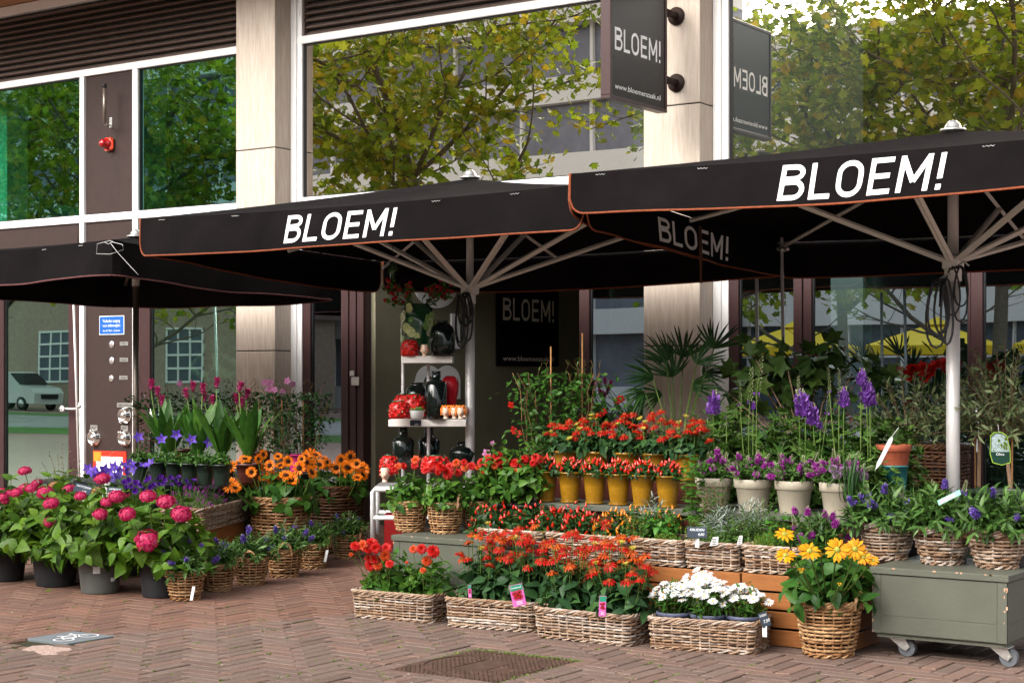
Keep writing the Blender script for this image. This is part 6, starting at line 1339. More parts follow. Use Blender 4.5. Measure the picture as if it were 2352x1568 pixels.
for i,(px,py,lb) in enumerate(((1630,1174+0,'white herb label nearest the KRUIDEN board'),(1699,1240,'white herb label at the left rim of the right herb trough'),(1838,1232,'white herb label at the right rim of the right herb trough'),(1640,1243,'white herb label on the front rim of the middle herb trough'))):
    if i==0: continue
    q=np.array(PD(px,py,8.9)); ux=np.array((CS,SN,.1)); uz=np.array((.1,0,1.)); w_=(.02,.014,.014,.022)[i]; o=part(MB().add([q-ux*w_-uz*.022,q+ux*w_-uz*.02,q+ux*w_+uz*.024,q-ux*w_*.4+uz*.024],np.array([[0,1,2,3]])),'herb_label',M['label'],None,False); tag(o,lb,'plant label','white herb labels')
    mb=MB()
    for k in range(4): a_=q-ux*w_*.5+uz*(.012-.009*k)-np.array((-.0008,.0015,0)); mb.add([a_,a_+ux*w_,a_+ux*w_+uz*.003,a_+uz*.003],np.array([[0,1,2,3]]))
    part(mb,'print',M['ink'],o,False)
# ---------------------------------------------------------------- mustard pots
ZB=.642
bd=thing('display_bench','grey green bench board under the mustard and cream pots','bench',(-5.2,-3.6,0)); part(MB().bbox(XY(1120,-3.9),XY(1960,-3.9),-3.93,-3.2,ZB-.035,ZB,.003),'bench_top',M['greyp'],bd,False); part(MB().bbox(XY(1120,-3.9)+.02,XY(1960,-3.9)-.02,-3.9,-3.22,0,ZB-.036,.003),'bench_base',M['potbrown'],bd,False)
mp=pot_mb(.075,.050,.180,.008,.008,.003).lathe([(.04,.0),(.055,.001),(.062,.012),(.060,.014),(.05,.006)],24).mesh('pot',M['mustard'])
ords=('first','second','third','fourth','fifth','sixth')
for i,px in enumerate((1254,1309,1366,1421,1475,1534)):
    x=XY(px,-3.83); t=chillies(ords[i]+' mustard pot from the left in the chilli row',(x,-3.83,ZB),.088,.092,30,'roo',540+i,'red chillies in mustard pots',None,(.030,.045),(.026,.036),22,1.0,.168); link('pot',mp,t)
# coneflowers in larger mustard pots behind
bp2=pot_mb(.085,.06,.17,.01,.0,.004).mesh('pot',M['mustard'])
sh=thing('display_shelf','brown raised shelf under the coneflower pots','shelf',(-5.3,-3.3,ZB)); part(MB().bbox(XY(1240,-3.4),XY(1640,-3.4),-3.55,-3.21,ZB+.001,ZB+.128,.003),'shelf_board',M['potbrown'],sh,False)
for i,(px,H_,lb) in enumerate(((1300,.34,'coneflower pot at the left end behind the chilli row'),(1370,.36,'second coneflower pot from the left behind the chilli row'),(1440,.37,'third coneflower pot from the left behind the chilli row'),(1505,.38,'fourth coneflower pot from the left behind the chilli row'),(1578,.36,'rightmost coneflower pot behind the chilli row, next to the cream pots'))):
    x=XY(px,-3.38); coneflower(lb,(x,-3.38,ZB+.130),.145,H_+.04,20,560+i,'red coneflowers in mustard pots',None,('mustard',.085,.06,.165),ls=(.05,.08),lh=.17,red=.80,bs=(.032,.042))
# cream pots
cpm=pot_mb(.108,.078,.20,.02,0,.005,False,True).mesh('pot',M['cream'])
FC=[]
for k in range(2):
    mb,tp=hebe_leafs(90+k,.15,.15,.18,34,12,(.035,.06),.06,1.35); FC.append((mb.mesh('foliage',[M['l_hebe'],M['stem']]),tp))
for i,(px,lb) in enumerate(((1640,'leftmost cream pot of magenta hebe'),(1730,'second cream pot of magenta hebe from the left'),(1824,'third cream pot of magenta hebe from the left'),(1927,'rightmost cream pot, hebe and pale pink allium'))):
    x=XY(px,-3.75); t=hebe(lb,(x,-3.75,ZB-.04 if i<0 else ZB-.015),.98,1.3*i,None,FC[i%2],22,[SPM[0],SPMb,SPM[1],SPMb],i+70,'magenta hebes in cream pots','hebe_pot',False,False); link('pot',cpm,t); link('soil',soil_mb(.095,.18).mesh('soil',M['soil']),t)
t=thing('allium','pale pink allium heads with strap leaves spilling from the rightmost cream pot','allium',PY(1960,1110,-3.92)); L0=np.array(t.location); mb=MB()
r=np.random.default_rng(5)
al=MB(); n_=150; i_=np.arange(n_)+.5; z_=1-2*i_/n_*.9; a_=i_*2.39996; s_=np.sqrt(1-z_*z_); Nn=np.stack((s_*np.cos(a_),s_*np.sin(a_),z_),-1)
for k in range(3): al.place(TL['petn'],Nn*.8,Nn+r.normal(0,.8,(n_,3)),np.roll(Nn,1,1),.26,0)
for q in range(0,n_,2): al.tube([(0,0,0),Nn[q]*.8],.012,3,1,cap=False)
alm=al.mesh('flower_head',[M['p_all'],M['stem']]); pts=[np.array(PD(*((2596+x/1.568)/1.7415,(950+y/1.568)/1.7415),9.15)) for x,y in ((1155,1450),(1215,1465),(1250,1460),(1300,1480),(1285,1445),(1350,1500),(1260,1505),(1180,1490))]
stems_to(mb,(0,0,-.1),[q-L0 for q in pts],.002,1,.02)
for k in range(34): a=r.uniform(0,6.28); mb.place(TL['strap'],[(r.normal(0,.03),r.normal(0,.03),-.1)],(math.cos(a)*.35,math.sin(a)*.35,1),(math.cos(a),math.sin(a),.2),r.uniform(.13,.24),0,.5)
part(mb,'foliage',[M['l_dark'],M['stem']],t,local=True); add_blooms(t,alm,pts,[.026]*len(pts),[(0,0,1)]*len(pts),'flower_head')
# magenta hebe in the plum pot between herbs and trolley
mb,tp=hebe_leafs(97,.19,.26,.0,34,14,(.05,.08),.06,1.3); x=XY(1868,-4.2); t=hebe('magenta flowered hebe between the herb troughs and the trolley baskets',(x,-4.22,.44),1.0,0,None,(mb.mesh('foliage',[M['l_hebe'],M['stem']]),tp),20,[SPM[0],SPM[1],SPMb],77,None,'hebe',False,False)
part(pot_mb(.10,.08,.13,.02,-.10),'pot',M['potblue'],t,local=True)

# ================================================================ LEFT DISPLAY, BEHIND
bd=thing('plant_bench','dark low bench under the balloon flower pots behind the hydrangeas','bench',(-9.3,-3.8,0)); part(MB().bbox(-10.15,-8.85,-4.02,-3.62,.60,.635,.003),'bench_top',M['potblk'],bd,False); part(MB().bbox(-10.1,-8.9,-3.98,-3.66,0,.599,.003),'bench_base',M['potblk'],bd,False)
bd=thing('plant_bench','dark middle bench under the curcuma pots','bench',(-9.3,-3.3,0)); part(MB().bbox(-10.3,-8.80,-3.48,-3.0,.58,.615,.003),'bench_top',M['potblk'],bd,False); part(MB().bbox(-10.25,-8.85,-3.45,-3.02,0,.579,.003),'bench_base',M['potblk'],bd,False)
bd=thing('plant_bench','dark bench under the trellis plants in front of the glass and column','bench',(-9.3,-2.5,0)); part(MB().bbox(-11.2,-9.2,-2.12,-1.68,.58,.615,.003),'bench_top',M['potblk'],bd,False); part(MB().bbox(-11.1,-9.25,-2.10,-1.71,0,.579,.003),'bench_base',M['potblk'],bd,False)
ST=[star5(1),star5(2)]
pgm=pot_mb(.066,.048,.155,.012,0,.006).mesh('pot',M['potgreen'])
for i,(px,fl,lb) in enumerate(((322,[(318,1003)],'dark glazed pot with balloon flowers behind the grey steel pole'),(364,[(371,1008)],'first full dark glazed pot of balloon flowers right of the grey pole'),(400,[(405,998)],'second full dark glazed pot of balloon flowers right of the grey pole'),(436,[(440,1009)],'third full dark glazed pot of balloon flowers right of the grey pole'),(472,[(480,1015)],'fourth full dark glazed pot of balloon flowers right of the grey pole'),(509,[(536,1003)],'fifth full dark glazed pot of balloon flowers right of the grey pole'))):
    p=PY(px,1090,-3.84); p=(p[0],p[1],.636); t=thing('balloon_flower_pot',lb,'balloon flower',p,0,'balloon flowers in dark glazed pots'); link('pot',pgm,t); mb=MB(); bush(mb,(0,0,.14),.08,.10,16,9,TL['ov3'],(.028,.045),.04,.2,700+i,rise=.5,maxth=1.3)
    L0=np.array(p); P=[np.array(PD(x,y,12.7)) for x,y in fl]; stems_to(mb,(0,0,.14),[q-L0 for q in P],.0018,1,.02); part(mb,'foliage',[M['l_mid'],M['stem']],t,local=True)
    for q in P: link('bloom',ST[i%2],t,None,tuple(q-L0),qz(TOCAM(q,.25,.2)),.050)
# curcuma
def curc(seed):
    mb=MB(); r=np.random.default_rng(seed); 
    for k,(z,n,el,L_) in enumerate(((.0,5,.5,.45),(.22,6,.75,.5),(.45,6,.95,.55),(.7,6,1.05,.55),(.85,5,1.2,.5))): ring(mb,TL['wide'],n,.1,L_,el,1 if k==0 else 0,z,seed+k,.12,.8)
    mb.ball((0,0,.4),.16,8,0,3,6); return mb.mesh('flower_head',[M['p_cur'],M['stem']])
CU=[curc(1),curc(2)]
bpm=pot_mb(.098,.075,.15,.02,0,.006).mesh('pot',M['potbrown'])
cg=[(385,[(347,888),(362,905),(372,925)]),(455,[(430,908),(443,893),(465,897)]),(510,[(470,915),(490,925),(497,884)]),(572,[(549,893),(565,910),(543,920),(556,930)])]
for i,(px,fl) in enumerate(cg):
    p=PY(px,1090,-3.25); p=(p[0],p[1],.616); t=thing('curcuma_pot',('leftmost','second from left','third from left','rightmost')[i]+' maroon pot of curcuma with tall blades and pink cones','curcuma',p,0,'curcumas in maroon pots'); link('pot',bpm,t); link('soil',soil_mb(.085,.13).mesh('soil',M['soil']),t)
    r=np.random.default_rng(710+i); mb=MB(); n_=15; az=np.arange(n_)*2.4+r.uniform(0,6); el=r.uniform(1.12,1.48,n_); d=np.stack((np.cos(az)*np.cos(el),np.sin(az)*np.cos(el),np.sin(el)),-1)
    up=np.stack((-np.cos(az)*np.sin(el)+r.normal(0,.4,n_),-np.sin(az)*np.sin(el)+r.normal(0,.4,n_),np.cos(el)),-1); Pb=np.stack((np.cos(az)*.03,np.sin(az)*.03,.2+0*az),-1)
    mb.place(TL['canna'],Pb,d,up,r.uniform(.28,.46,n_),0,1.15)
    for q in range(n_): mb.tube([Pb[q]-d[q]*.10,Pb[q]],.004,4,1,cap=False)
    L0=np.array(p); P=[np.array(PD(x,y+8,13.2+U(-.08,.1))) for x,y in fl]; stems_to(mb,(0,0,.12),[q-L0 for q in P],.0045,1,.03); part(mb,'foliage',[M['l_mid'],M['stem']],t,local=True)
    for k,q in enumerate(P): link('flower_head',CU[k%2],t,None,tuple(q-L0),qz((r.normal(0,.12),r.normal(0,.12),1)),.074)
# trellis mandevillas
def flower5(pm,seed):
    mb=MB(); ring(mb,TL['petw'],5,.05,.9,.35,0,0,seed,.05,1.7,phase=0); mb.lathe([(.06,-.6),(.12,-.1),(.2,.02)],8,0); return mb.mesh('bloom',[M[pm],M['stem']])
FP=flower5('p_pin',1); FR5=flower5('p_ech',3)
def trellis(label,loc,w_,h,n,pm,blooms,bm,seed,canes,pot=(.10,.08,.16),leafm='l_dark',dep=.22,d=14.2,ls=(.03,.055),bs=.035):
    t=thing('trellis_plant',label,'climbing plant',loc,0,'climbing plants on canes'); part(pot_mb(*pot),'pot',M[pm],t,local=True); part(soil_mb(pot[0]*.9,pot[2]*.9),'soil',M['soil'],t,local=True)
    r=np.random.default_rng(seed); mb=MB(); 
    for k in range(14):
        x=r.uniform(-.5,.5)*w_; y=r.uniform(-.3,.3)*dep; P=[(x*.3,y*.3,pot[2]*.8)]; z=pot[2]
        while z<h*r.uniform(.8,1.02): z+=h*.12; P.append((x*(.4+.8*z/h)*CS+r.normal(0,.02),x*(.4+.8*z/h)*SN+y+r.normal(0,.02),z))
        if len(P)>2: mb.tube(P,.003,4,1,cap=False)
    u=r.uniform(-.5,.5,n); zz=pot[2]+(h-pot[2])*r.uniform(0,1,n)**.8; wx_=u*w_*(.75+.35*zz/h); P=np.stack((wx_*CS+r.normal(0,dep*.3,n)*(-SN),wx_*SN+r.normal(0,dep*.3,n)*CS,zz),-1)
    D=r.normal(0,1,(n,3)); D[:,2]=D[:,2]*.5-.1; mb.place(TL['ov3'],P,D,r.normal(0,.5,(n,3))+np.array((0,-.4,.9)),r.uniform(ls[0],ls[1],n),0,.85)
    for k in range(10):
        x=r.uniform(-.5,.5)*w_; P=[(x*CS,x*SN,h*.95)]; 
        for q in range(4): P.append((P[-1][0]+r.normal(0,.025),P[-1][1]+r.normal(0,.02),P[-1][2]+.035))
        mb.tube(P,.0016,3,1,cap=False)
        mb.place(TL['lan'],P[1:],r.normal(0,1,(4,3))+np.array((0,0,.6)),(0,0,1.),.035,0)
    part(mb,'foliage',[M[leafm],M['stemr']],t,local=True)
    for x,hh in canes: part(MB().tube([(x*CS,x*SN-.02,.1),(x*CS,x*SN-.02,hh)],.006,6),'cane',M['bamboo'],t,local=True)
    L0=np.array(loc)
    for q in blooms: q=np.array(PD(q[0],q[1],d)); link('bloom',bm,t,None,tuple(q-L0),qz(TOCAM(q,.1,.3)),bs)
p=PY(595,1050,-1.9); trellis('left trellis plant with pale pink flowers behind the curcumas',(p[0],-1.9,.616),.45,.66,1000,'potbrown',[(608,878),(617,893),(660,875),(672,882),(622,880)],FP,801,((-.12,.58),(.02,.62),(.14,.6)),d=14.2)
p=PY(687,1050,-1.9); trellis('right trellis plant in a pink pot before the travertine column',(p[0],-1.9,.616),.45,.66,1000,'potpink',[(630,895),(650,900)],FP,802,((-.13,.6),(.05,.6)),pot=(.085,.07,.15),d=14.0)
p=PY(425,1050,-1.9); trellis('leafy trellis plant with one pale flower behind the curcumas',(p[0],-1.9,.616),.85,.66,1100,'potbrown',[(413,880)],FP,803,((-.2,.5),),d=14.6)
p=PY(1290,1050,-3.0); trellis('tall climbing plant with red trumpet flowers on bamboo canes before the olive wall',(p[0],-3.02,.45),.50,.98,1500,'potbrown',[(1174,930),(1180,988),(1426,915),(1386,945),(1420,920),(1190,995)],FR5,804,((-.05,1.16),(.16,1.25)),d=11.6,dep=.35,ls=(.035,.06),bs=.030,leafm='l_mid')
# eucalyptus
def airy(label,loc,R,H,n,T,ls,mm,cat,seed,name,z0=.05,pot=None,maxth=1.4,lps=16,sr=.0018,rise=.2,group=None,stm='stemr'):
    t=thing(name,label,cat,loc,0,group); mb=MB(); 
    if pot: part(pot_mb(*pot[1:]),'pot',M[pot[0]],t,local=True)
    bush(mb,(0,0,z0),R,H,n,lps,TL[T],ls,.03,.2,seed,rise=rise,maxth=maxth,sr=sr,pair=True); part(mb,'foliage',[M[mm],M[stm]],t,local=True); return t
p=PD(148,1130,12.4); airy('silvery eucalyptus with small round leaves above the left hydrangeas',(p[0],p[1],.25),.25,.52,26,'small',(.014,.024),'l_euc','eucalyptus',811,'eucalyptus',.15,('potblk',.1,.08,.16),lps=22)
p=PD(248,1120,12.2); t=airy('thin eucalyptus branch in a clear vase in front of the red bordered notice',(p[0],p[1],.45),.16,.38,6,'small',(.014,.026),'l_euc','eucalyptus',812,'eucalyptus_vase',.1,None,maxth=1.0,lps=18); part(MB().lathe([(.03,0),(.045,.02),(.04,.12),(.035,.22),(.04,.24)],20),'vase',M['label'],t,local=True)
# violet balloon flowers and lisianthus behind the hydrangeas
def violets(label,px,py,d,fl,mesh,R,H,seed,sz,name,cat,leaf='l_mid'):
    p=PD(px,py,d); L0=np.array((p[0],p[1],max(.0,p[2]-H-.1))); t=thing(name,label,cat,tuple(L0),0); part(pot_mb(.10,.08,.15),'pot',M['potblk'],t,local=True); mb=MB(); top=p[2]-L0[2]
    bush(mb,(0,0,.13),R,top-.10,26,12,TL['ov3'],(.03,.05),.06,.2,seed,rise=.5,maxth=1.35); P=[np.array(PD(x,y,d+U(-.12,.12))) for x,y in fl]; stems_to(mb,(0,0,.13),[q-L0 for q in P],.0018,1,.04); part(mb,'foliage',[M[leaf],M['stem']],t,local=True)
    for k,q in enumerate(P): link('bloom',mesh[k%len(mesh)],t,None,tuple(q-L0),qz(TOCAM(q,.25,.45)),sz*U(.85,1.15))
violets('balloon flowers with large violet stars left of the steel pole',262,1092,11.9,[(202,1075),(212,1082),(235,1093),(248,1085),(262,1072),(275,1080),(285,1068),(300,1062),(330,1068),(222,1088),(255,1095),(290,1082),(305,1075),(345,1062),(240,1078),(270,1092)],ST,.22,.45,821,.050,'balloon_flowers','balloon flower')
def lis(seed):
    mb=MB(); ring(mb,TL['flo'],6,.05,.8,.75,0,0,seed,.1,1.1); ring(mb,TL['flo'],5,.03,.6,1.1,0,0,seed+3,.1,1.1); mb.ball((0,0,-.05),.12,8,1,1,5); return mb.mesh('bloom',[M['p_lis'],M['stem']])
LI=[lis(1),lis(2)]
violets('deep purple lisianthus at the foot of the steel pole',318,1115,11.8,[(x+U(-3,3),y+U(-3,3)) for x,y in ((283,1110),(295,1103),(300,1118),(310,1108),(322,1115),(335,1108),(345,1118),(312,1125),(328,1127),(290,1122),(340,1100),(352,1112))],LI,.16,.40,822,.034,'lisianthus','lisianthus')
violets('purple lisianthus behind the lavender trough, right of the steel pole',400,1105,11.9,[(x+U(-3,3),y+U(-3,3)) for x,y in ((362,1098),(372,1092),(380,1104),(390,1098),(402,1104),(412,1110),(425,1106),(436,1112),(446,1108),(395,1114),(378,1112),(410,1098),(430,1118),(366,1110))],LI,.20,.40,823,.032,'lisianthus','lisianthus')
# lavender trough on crates, running away from the camera
la,lb_=np.array(PD(458,1196,11.05)),np.array(PD(598,1168,12.0)); 
lz=.33; A0=PZ(462,1222,lz); B0=PZ(598,1184,lz)
ang=math.atan2(B0[1]-A0[1],B0[0]-A0[0]); Lw=math.hypot(B0[0]-A0[0],B0[1]-A0[1]); cx_,cy_=(A0[0]+B0[0])/2+math.cos(ang+PI/2)*.15,(A0[1]+B0[1])/2+math.sin(ang+PI/2)*.15
t=thing('wicker_trough','grey wicker trough of lavender beside the hydrangeas, running back towards the sunflowers','basket',(cx_,cy_,lz),ang); a,b2=long_basket_mesh(Lw,.32,.15,61,'wickg',9); link('weave',a,t); link('liner',b2,t)
t=thing('wooden_crate','low wooden crate under the lavender trough','crate',(cx_,cy_,0),ang); part(MB().bbox(-Lw*.45,Lw*.45,-.13,.13,0,.14,.003),'lower_slats',M['crate'],t,False,local=True); part(MB().bbox(-Lw*.46,Lw*.46,-.135,.13,.15,lz-.004,.003),'upper_slats',M['crate'],t,False,local=True)
LVS=spike('p_mag',.03,.004,16,3,.1,'small',.006)
for k in range(4):
    f=(k+.5)/4-.5; t=thing('lavender',('nearest','second','third','farthest')[k]+' lavender plant in the grey trough beside the hydrangeas','lavender',(cx_+math.cos(ang)*f*Lw,cy_+math.sin(ang)*f*Lw,lz+.06),0,'lavender plants in the trough'); mb=MB(); tips=bush(mb,(0,0,.05),.15,.19,60,14,TL['needle'],(.025,.045),.07,.1,830+k,rise=1.1,maxth=1.35,sr=.001)
    part(mb,'foliage',[M['l_lav'],M['l_lav']],t,local=True)
    for q,(p_,d_,th_) in enumerate(tips[::4] if k>1 else tips[::2]): link('flower_spike',LVS,t,None,tuple(p_),qz(d_+np.array((0,0,.5))),1.0)
# sunflowers in two tall baskets
SF=[sunf(1),sunf(2),sunf(3)]
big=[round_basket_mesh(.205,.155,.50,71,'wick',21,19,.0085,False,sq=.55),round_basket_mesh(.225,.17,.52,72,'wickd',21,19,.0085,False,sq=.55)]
S1=[(1400,250,36),(1490,205,38),(1570,205,30),(1640,245,34),(1690,190,28),(1550,345,36),(1655,315,46),(1740,305,42),(1770,330,46),(1820,260,40),(1895,285,42),(1475,335,34),(1400,365,48),(1430,380,36),(1600,178,30),(1550,260,26)]
S2=[(1890,185,44),(1940,240,40),(1990,225,26),(2045,258,38),(2115,258,46),(2200,270,46),(2130,190,36),(1920,180,36),(1990,255,22),(2170,235,30),(2205,300,40),(1860,190,30)]
for i,(gx,gy,S_,d,lb) in enumerate(((-8.53,-3.09,S1,12.5,'tall wicker basket of orange sunflowers behind the lavender trough'),(-8.85,-2.10,S2,13.45,'dark wicker basket of sunflowers nearest the door jamb'))):
    t=thing('sunflower_basket',lb,'sunflowers',(gx,gy,0),0,'tall baskets of sunflowers'); link('basket_weave',big[i][0],t); link('soil',big[i][1],t); L0=np.array((gx,gy,0)); mb=MB()
    S_=S_+[(x+U(-14,14),y+U(-10,10),U(24,34)) for x,y in (((1450,230),(1520,290),(1600,250),(1700,240),(1760,210),(1720,360),(1600,310),(1840,200)) if i==0 else ((1880,230),(1960,200),(2080,205),(2150,240),(2180,310),(2090,300)))]
    P=[np.array(PD(*Z7(x,y),d+U(-.15,.15)-.1)) for x,y,r_ in S_]
    stems_to(mb,(0,0,.35),[q-L0 for q in P],.005,1,.1); bush(mb,(0,0,.45),.27,.24,22,7,TL['big'],(.09,.145),.12,.3,840+i,rise=.15,maxth=1.75,out=1); part(mb,'foliage',[M['l_mid'],M['stem']],t,local=True)
    for k,(q,s_) in enumerate(zip(P,S_)):
        n=TOCAM(q,.15,.25); 
        if k%3==1: n=np.array(n)+np.array((-.2,.3,1.1))
        if k%4==2: n=np.array(n)+np.array((1.2,.2,.1))
        link('bloom',SF[k%3],t,None,tuple(q-L0),qz(n),s_[2]/2.648/F0*d*1.12)

# ================================================================ RIGHT BACKGROUND PLANTS
def fan_leaf(mb,c,d,up,R,n,m,seed,spread=2.5):
    r=np.random.default_rng(seed); c=np.array(c,float); Y=np.array(d,float); Y/=np.linalg.norm(Y); X=np.cross(Y,up); X/=np.linalg.norm(X); Z=np.cross(X,Y); a=np.linspace(-spread/2,spread/2,n)+r.normal(0,.03,n)
    D=np.cos(a)[:,None]*Y+np.sin(a)[:,None]*X+r.normal(0,.06,(n,3))-np.array((0,0,.06)); mb.place(TL['strap'],np.repeat(c[None],n,0),D,Z+r.normal(0,.1,(n,3)),R*r.uniform(.85,1.08,n),m,.62)
p=PY(1555,1070,-2.6); L0=np.array((p[0],-2.6,.30)); t=thing('fan_palm','fan palm with spiky dark fronds standing before the right travertine column','palm',tuple(L0)); part(pot_mb(.15,.12,.28),'pot',M['potbrown'],t,local=True); mb=MB(); mb.tube([(0,0,.2),(0,0,.45)],[.03,.022],8,1)
for k,(x,y,dx,dy) in enumerate(((1500,870,-.8,.35),(1530,830,-.4,1),(1570,820,.1,1),(1600,835,.6,.9),(1640,800,.3,1),(1520,905,-1,-.1),(1590,890,.9,.1),(1545,865,-.2,1),(1668,905,.5,-.3),(1480,900,-1,-.6),(1615,860,1,.4))):
    q=np.array(PD(x,y,12.0+.25*((k*7)%3-1)))-L0; mb.tube([(0,0,.4),(q[0]*.5,q[1]*.5,.4+(q[2]-.4)*.6),tuple(q)],.0045,5,1,cap=False); dv=np.array((CS*dx,SN*dx,dy))+np.array((SN*.3,-CS*.3,.1)); fan_leaf(mb,q,dv+np.array((0,0,.35)),(SN*.6,-CS*.6,.8),.22 if k<10 else .19,14,0,k,2.2)
part(mb,'fronds',[M['l_dark'],M['stem']],t,local=True)
# fig tree
p=PY(1850,1060,-2.1); L0=np.array((p[0],-2.1,.35)); t=thing('fig_tree','potted fig tree with large lobed leaves behind the delphiniums','fig tree',tuple(L0)); part(pot_mb(.16,.13,.28),'pot',M['potblk'],t,local=True)
mb=MB(); r=np.random.default_rng(9); P=[];
for x,y in ((1710,850),(1800,800),(1880,800),(1930,805),(2000,850),(1980,860),(1760,840),(1800,860),(1850,850),(1900,850),(1940,840),(1720,900),(1780,920),(1830,900),(1700,950),(2040,870),(1890,900),(1950,900),(1740,960),(2000,900),(1870,825),(1725,810),(1745,880),(1810,870),(1875,875),(1690,910)):
    for k in range(5): P.append(np.array(PD(x+r.uniform(-22,22),y+r.uniform(-20,20),11.6+r.uniform(-.3,.35)))-L0)
P=np.array(P); D=r.normal(0,1,(len(P),3)); D[:,2]-=.25; mb.place(TL['lob'],P,D,r.normal(0,.4,(len(P),3))+np.array((SN*.3,-CS*.5,.7)),r.uniform(.11,.18,len(P)),0)
for q in P[::9]: mb.tube([(0,0,.25),(q[0]*.4,q[1]*.4,q[2]*.6+.1),tuple(q)],.005,4,1,cap=False)
part(mb,'foliage',[M['l_fig'],M['obark']],t,local=True)
# delphiniums
DS=[spike('p_del',.17,.036,75,k,.25,'flo',.030,'p_bud',.7) for k in (1,2)]; DB=spike('p_del',.24,.014,46,5,.95,'flo',.022,'p_bud',.6)
def delph(label,px,py,y,spk,seed,R=.22,H=.42,z=.45):
    x=XY(px,y); L0=np.array((x,y,z)); t=thing('delphinium',label,'delphinium',tuple(L0),0,'potted delphiniums'); part(pot_mb(.09,.075,.16),'pot',M['potbrown'],t,local=True); mb=MB(); bush(mb,(0,0,.14),R,H,22,7,TL['delph'],(.07,.12),.05,.2,seed,rise=.3,maxth=1.45,up_noise=.3)
    d=-SN*x+CS*(y+CD); PP=[]
    for sx,sy,kd,s_ in spk: PP.append((np.array(PD(sx,sy,d))-L0,kd,s_))
    stems_to(mb,(0,0,.14),[q[0] for q in PP],.0035,1,.03,.02); part(mb,'foliage',[M['l_fine'],M['stem']],t,local=True)
    for q,kd,s_ in PP: link('flower_spike',DB if kd else DS[int(s_*10)%2],t,None,tuple(q),qz((random.gauss(0,.08),0,1)),s_)
delph('leftmost delphinium, one short violet spike and pale buds by the column',1655,1080,-3.25,[(1638,950,0,.85),(1668,960,1,.5),(1625,960,1,.3)],901)
delph('delphinium with tall pale bud spikes, second from the left',1735,1080,-3.2,[(1722,925,1,.9),(1738,905,1,1.0),(1700,930,1,.6),(1730,940,0,.3)],902,H=.38)
delph('delphinium with a broad drooping violet spike, in the middle',1855,1080,-3.3,[(1850,955,0,.95),(1868,975,0,.75),(1885,985,0,.3),(1900,950,1,.7),(1835,920,1,.6)],903,R=.24)
delph('delphinium with violet spike and bud spikes, second from the right',1945,1080,-3.2,[(1938,935,0,.7),(1905,900,1,.6),(1928,905,1,.6)],904,R=.22)
delph('rightmost delphinium, tallest dense violet spike near the parasol pole',1990,1080,-3.15,[(1990,925,0,.85),(1998,932,0,.7),(1978,885,0,.6)],905,R=.22)
# cosmos/lush green between
for i,(px,y,lb) in enumerate(((1780,-2.9,'ferny green plant between the delphiniums'),(1990,-2.9,'ferny green plant behind the allium pot'),(1690,-2.7,'ferny green plant at the foot of the right column'),(1900,-2.6,'dark green plant behind the middle delphinium'),(2030,-2.7,'ferny green plant left of the terracotta pot'),(1640,-2.9,'ferny green plant behind the leftmost cream pot'),(1820,-2.5,'ferny green plant under the fig leaves'))):
    x=XY(px,y); t=thing('green_plant',lb,'green plant',(x,y,.35),0,'green pot plants behind the delphiniums'); part(pot_mb(.1,.08,.16),'pot',M['potblk'],t,local=True); mb=MB(); bush(mb,(0,0,.14),.28,.70,50,11,TL['delph'],(.07,.12),.05,.15,920+i,rise=.3,maxth=1.4); part(mb,'foliage',[M['l_mid' if i in (3,7) else 'l_fine'],M['stem']],t,local=True)
# olives
def olive(label,px,y,z,crown,H,R,seed,trunk_top,n=26,pot=True,stake=True):
    x=XY(px,y); L0=np.array((x,y,z)); t=thing('olive_tree',label,'olive tree',tuple(L0),0,'small potted olive trees'); part(pot_mb(.13,.11,.20),'pot',M['potblk'],t,local=True); part(soil_mb(.11,.18),'soil',M['soil'],t,local=True)
    c=np.array(PY(crown[0],crown[1],y))-L0; top=np.array((c[0],0,max(.3,np.array(PY(px,trunk_top,y))[2]-z))); mb=MB(); mb.tube([(0,0,.15),(top[0]*.3,.01,top[2]*.5),(top[0],0,top[2])],[.016,.014,.012],8,0)
    part(mb,'trunk',M['obark'],t,local=True); 
    if stake: part(MB().tube([(-.02,.012,.1),(-.018,.012,top[2]+.05)],.006,6),'stake',M['bamboo'],t,local=True)
    mb=MB(); bush(mb,top,R,H,int(n*1.7),20,TL['lan'],(.045,.075),.01,.2,seed,rise=.7,noise=.35,maxth=1.55,sr=.0028,pair=True,up_noise=.7,out=.8); part(mb,'crown',[M['l_olive'],M['obark']],t,local=True); return t
olive('left small olive tree with a drooping branch, left of the big parasol pole',2105,-1.9,.25,(2085,950),.58,.32,951,1040)
olive('middle olive tree directly right of the big parasol pole',2245,-1.75,.25,(2250,930),.55,.32,952,1010)
olive('right olive tree carrying the picture tag, at the picture edge',2330,-2.0,.25,(2310,930),.66,.42,953,1020,32)
q=np.array(PD(2296,1030,10.0)); ux=np.array((CS,SN,0)); uz=np.array((-.06*CS,-.06*SN,1.)); n=np.cross(ux,uz)
t=thing('olive_label','dark green hanging picture label with olives on the right olive tree','plant label',tuple(q)); w_,h_=.060,.095
def qp(P,o): return [q+ux*a*w_+uz*b2*h_+n*o for a,b2 in P]
O_=[(-.75,-.85),(.1,-1.0),(.95,-.85),(1,.0),(.75,.8),(.3,1),(-.4,1),(-.8,.8),(-.95,-.3)]
part(MB().poly(qp([(a*1.06,b2*1.04) for a,b2 in O_],0)),'border',mat('lime_edge',(.35,.55,.05),.4),t,False); part(MB().poly(qp(O_,.001)),'card',mat('dark_green_card',(.006,.035,.022),.35),t,False)
part(MB().poly(qp([(-.85,-.2),(.93,-.2),(.95,.1),(.72,.74),(.3,.92),(-.38,.92),(-.74,.72)],.002)),'photo',mat('label_photo',(.10,.15,.05),.4,scale=60,col2=(.45,.55,.65)),t,False)
r=np.random.default_rng(4)
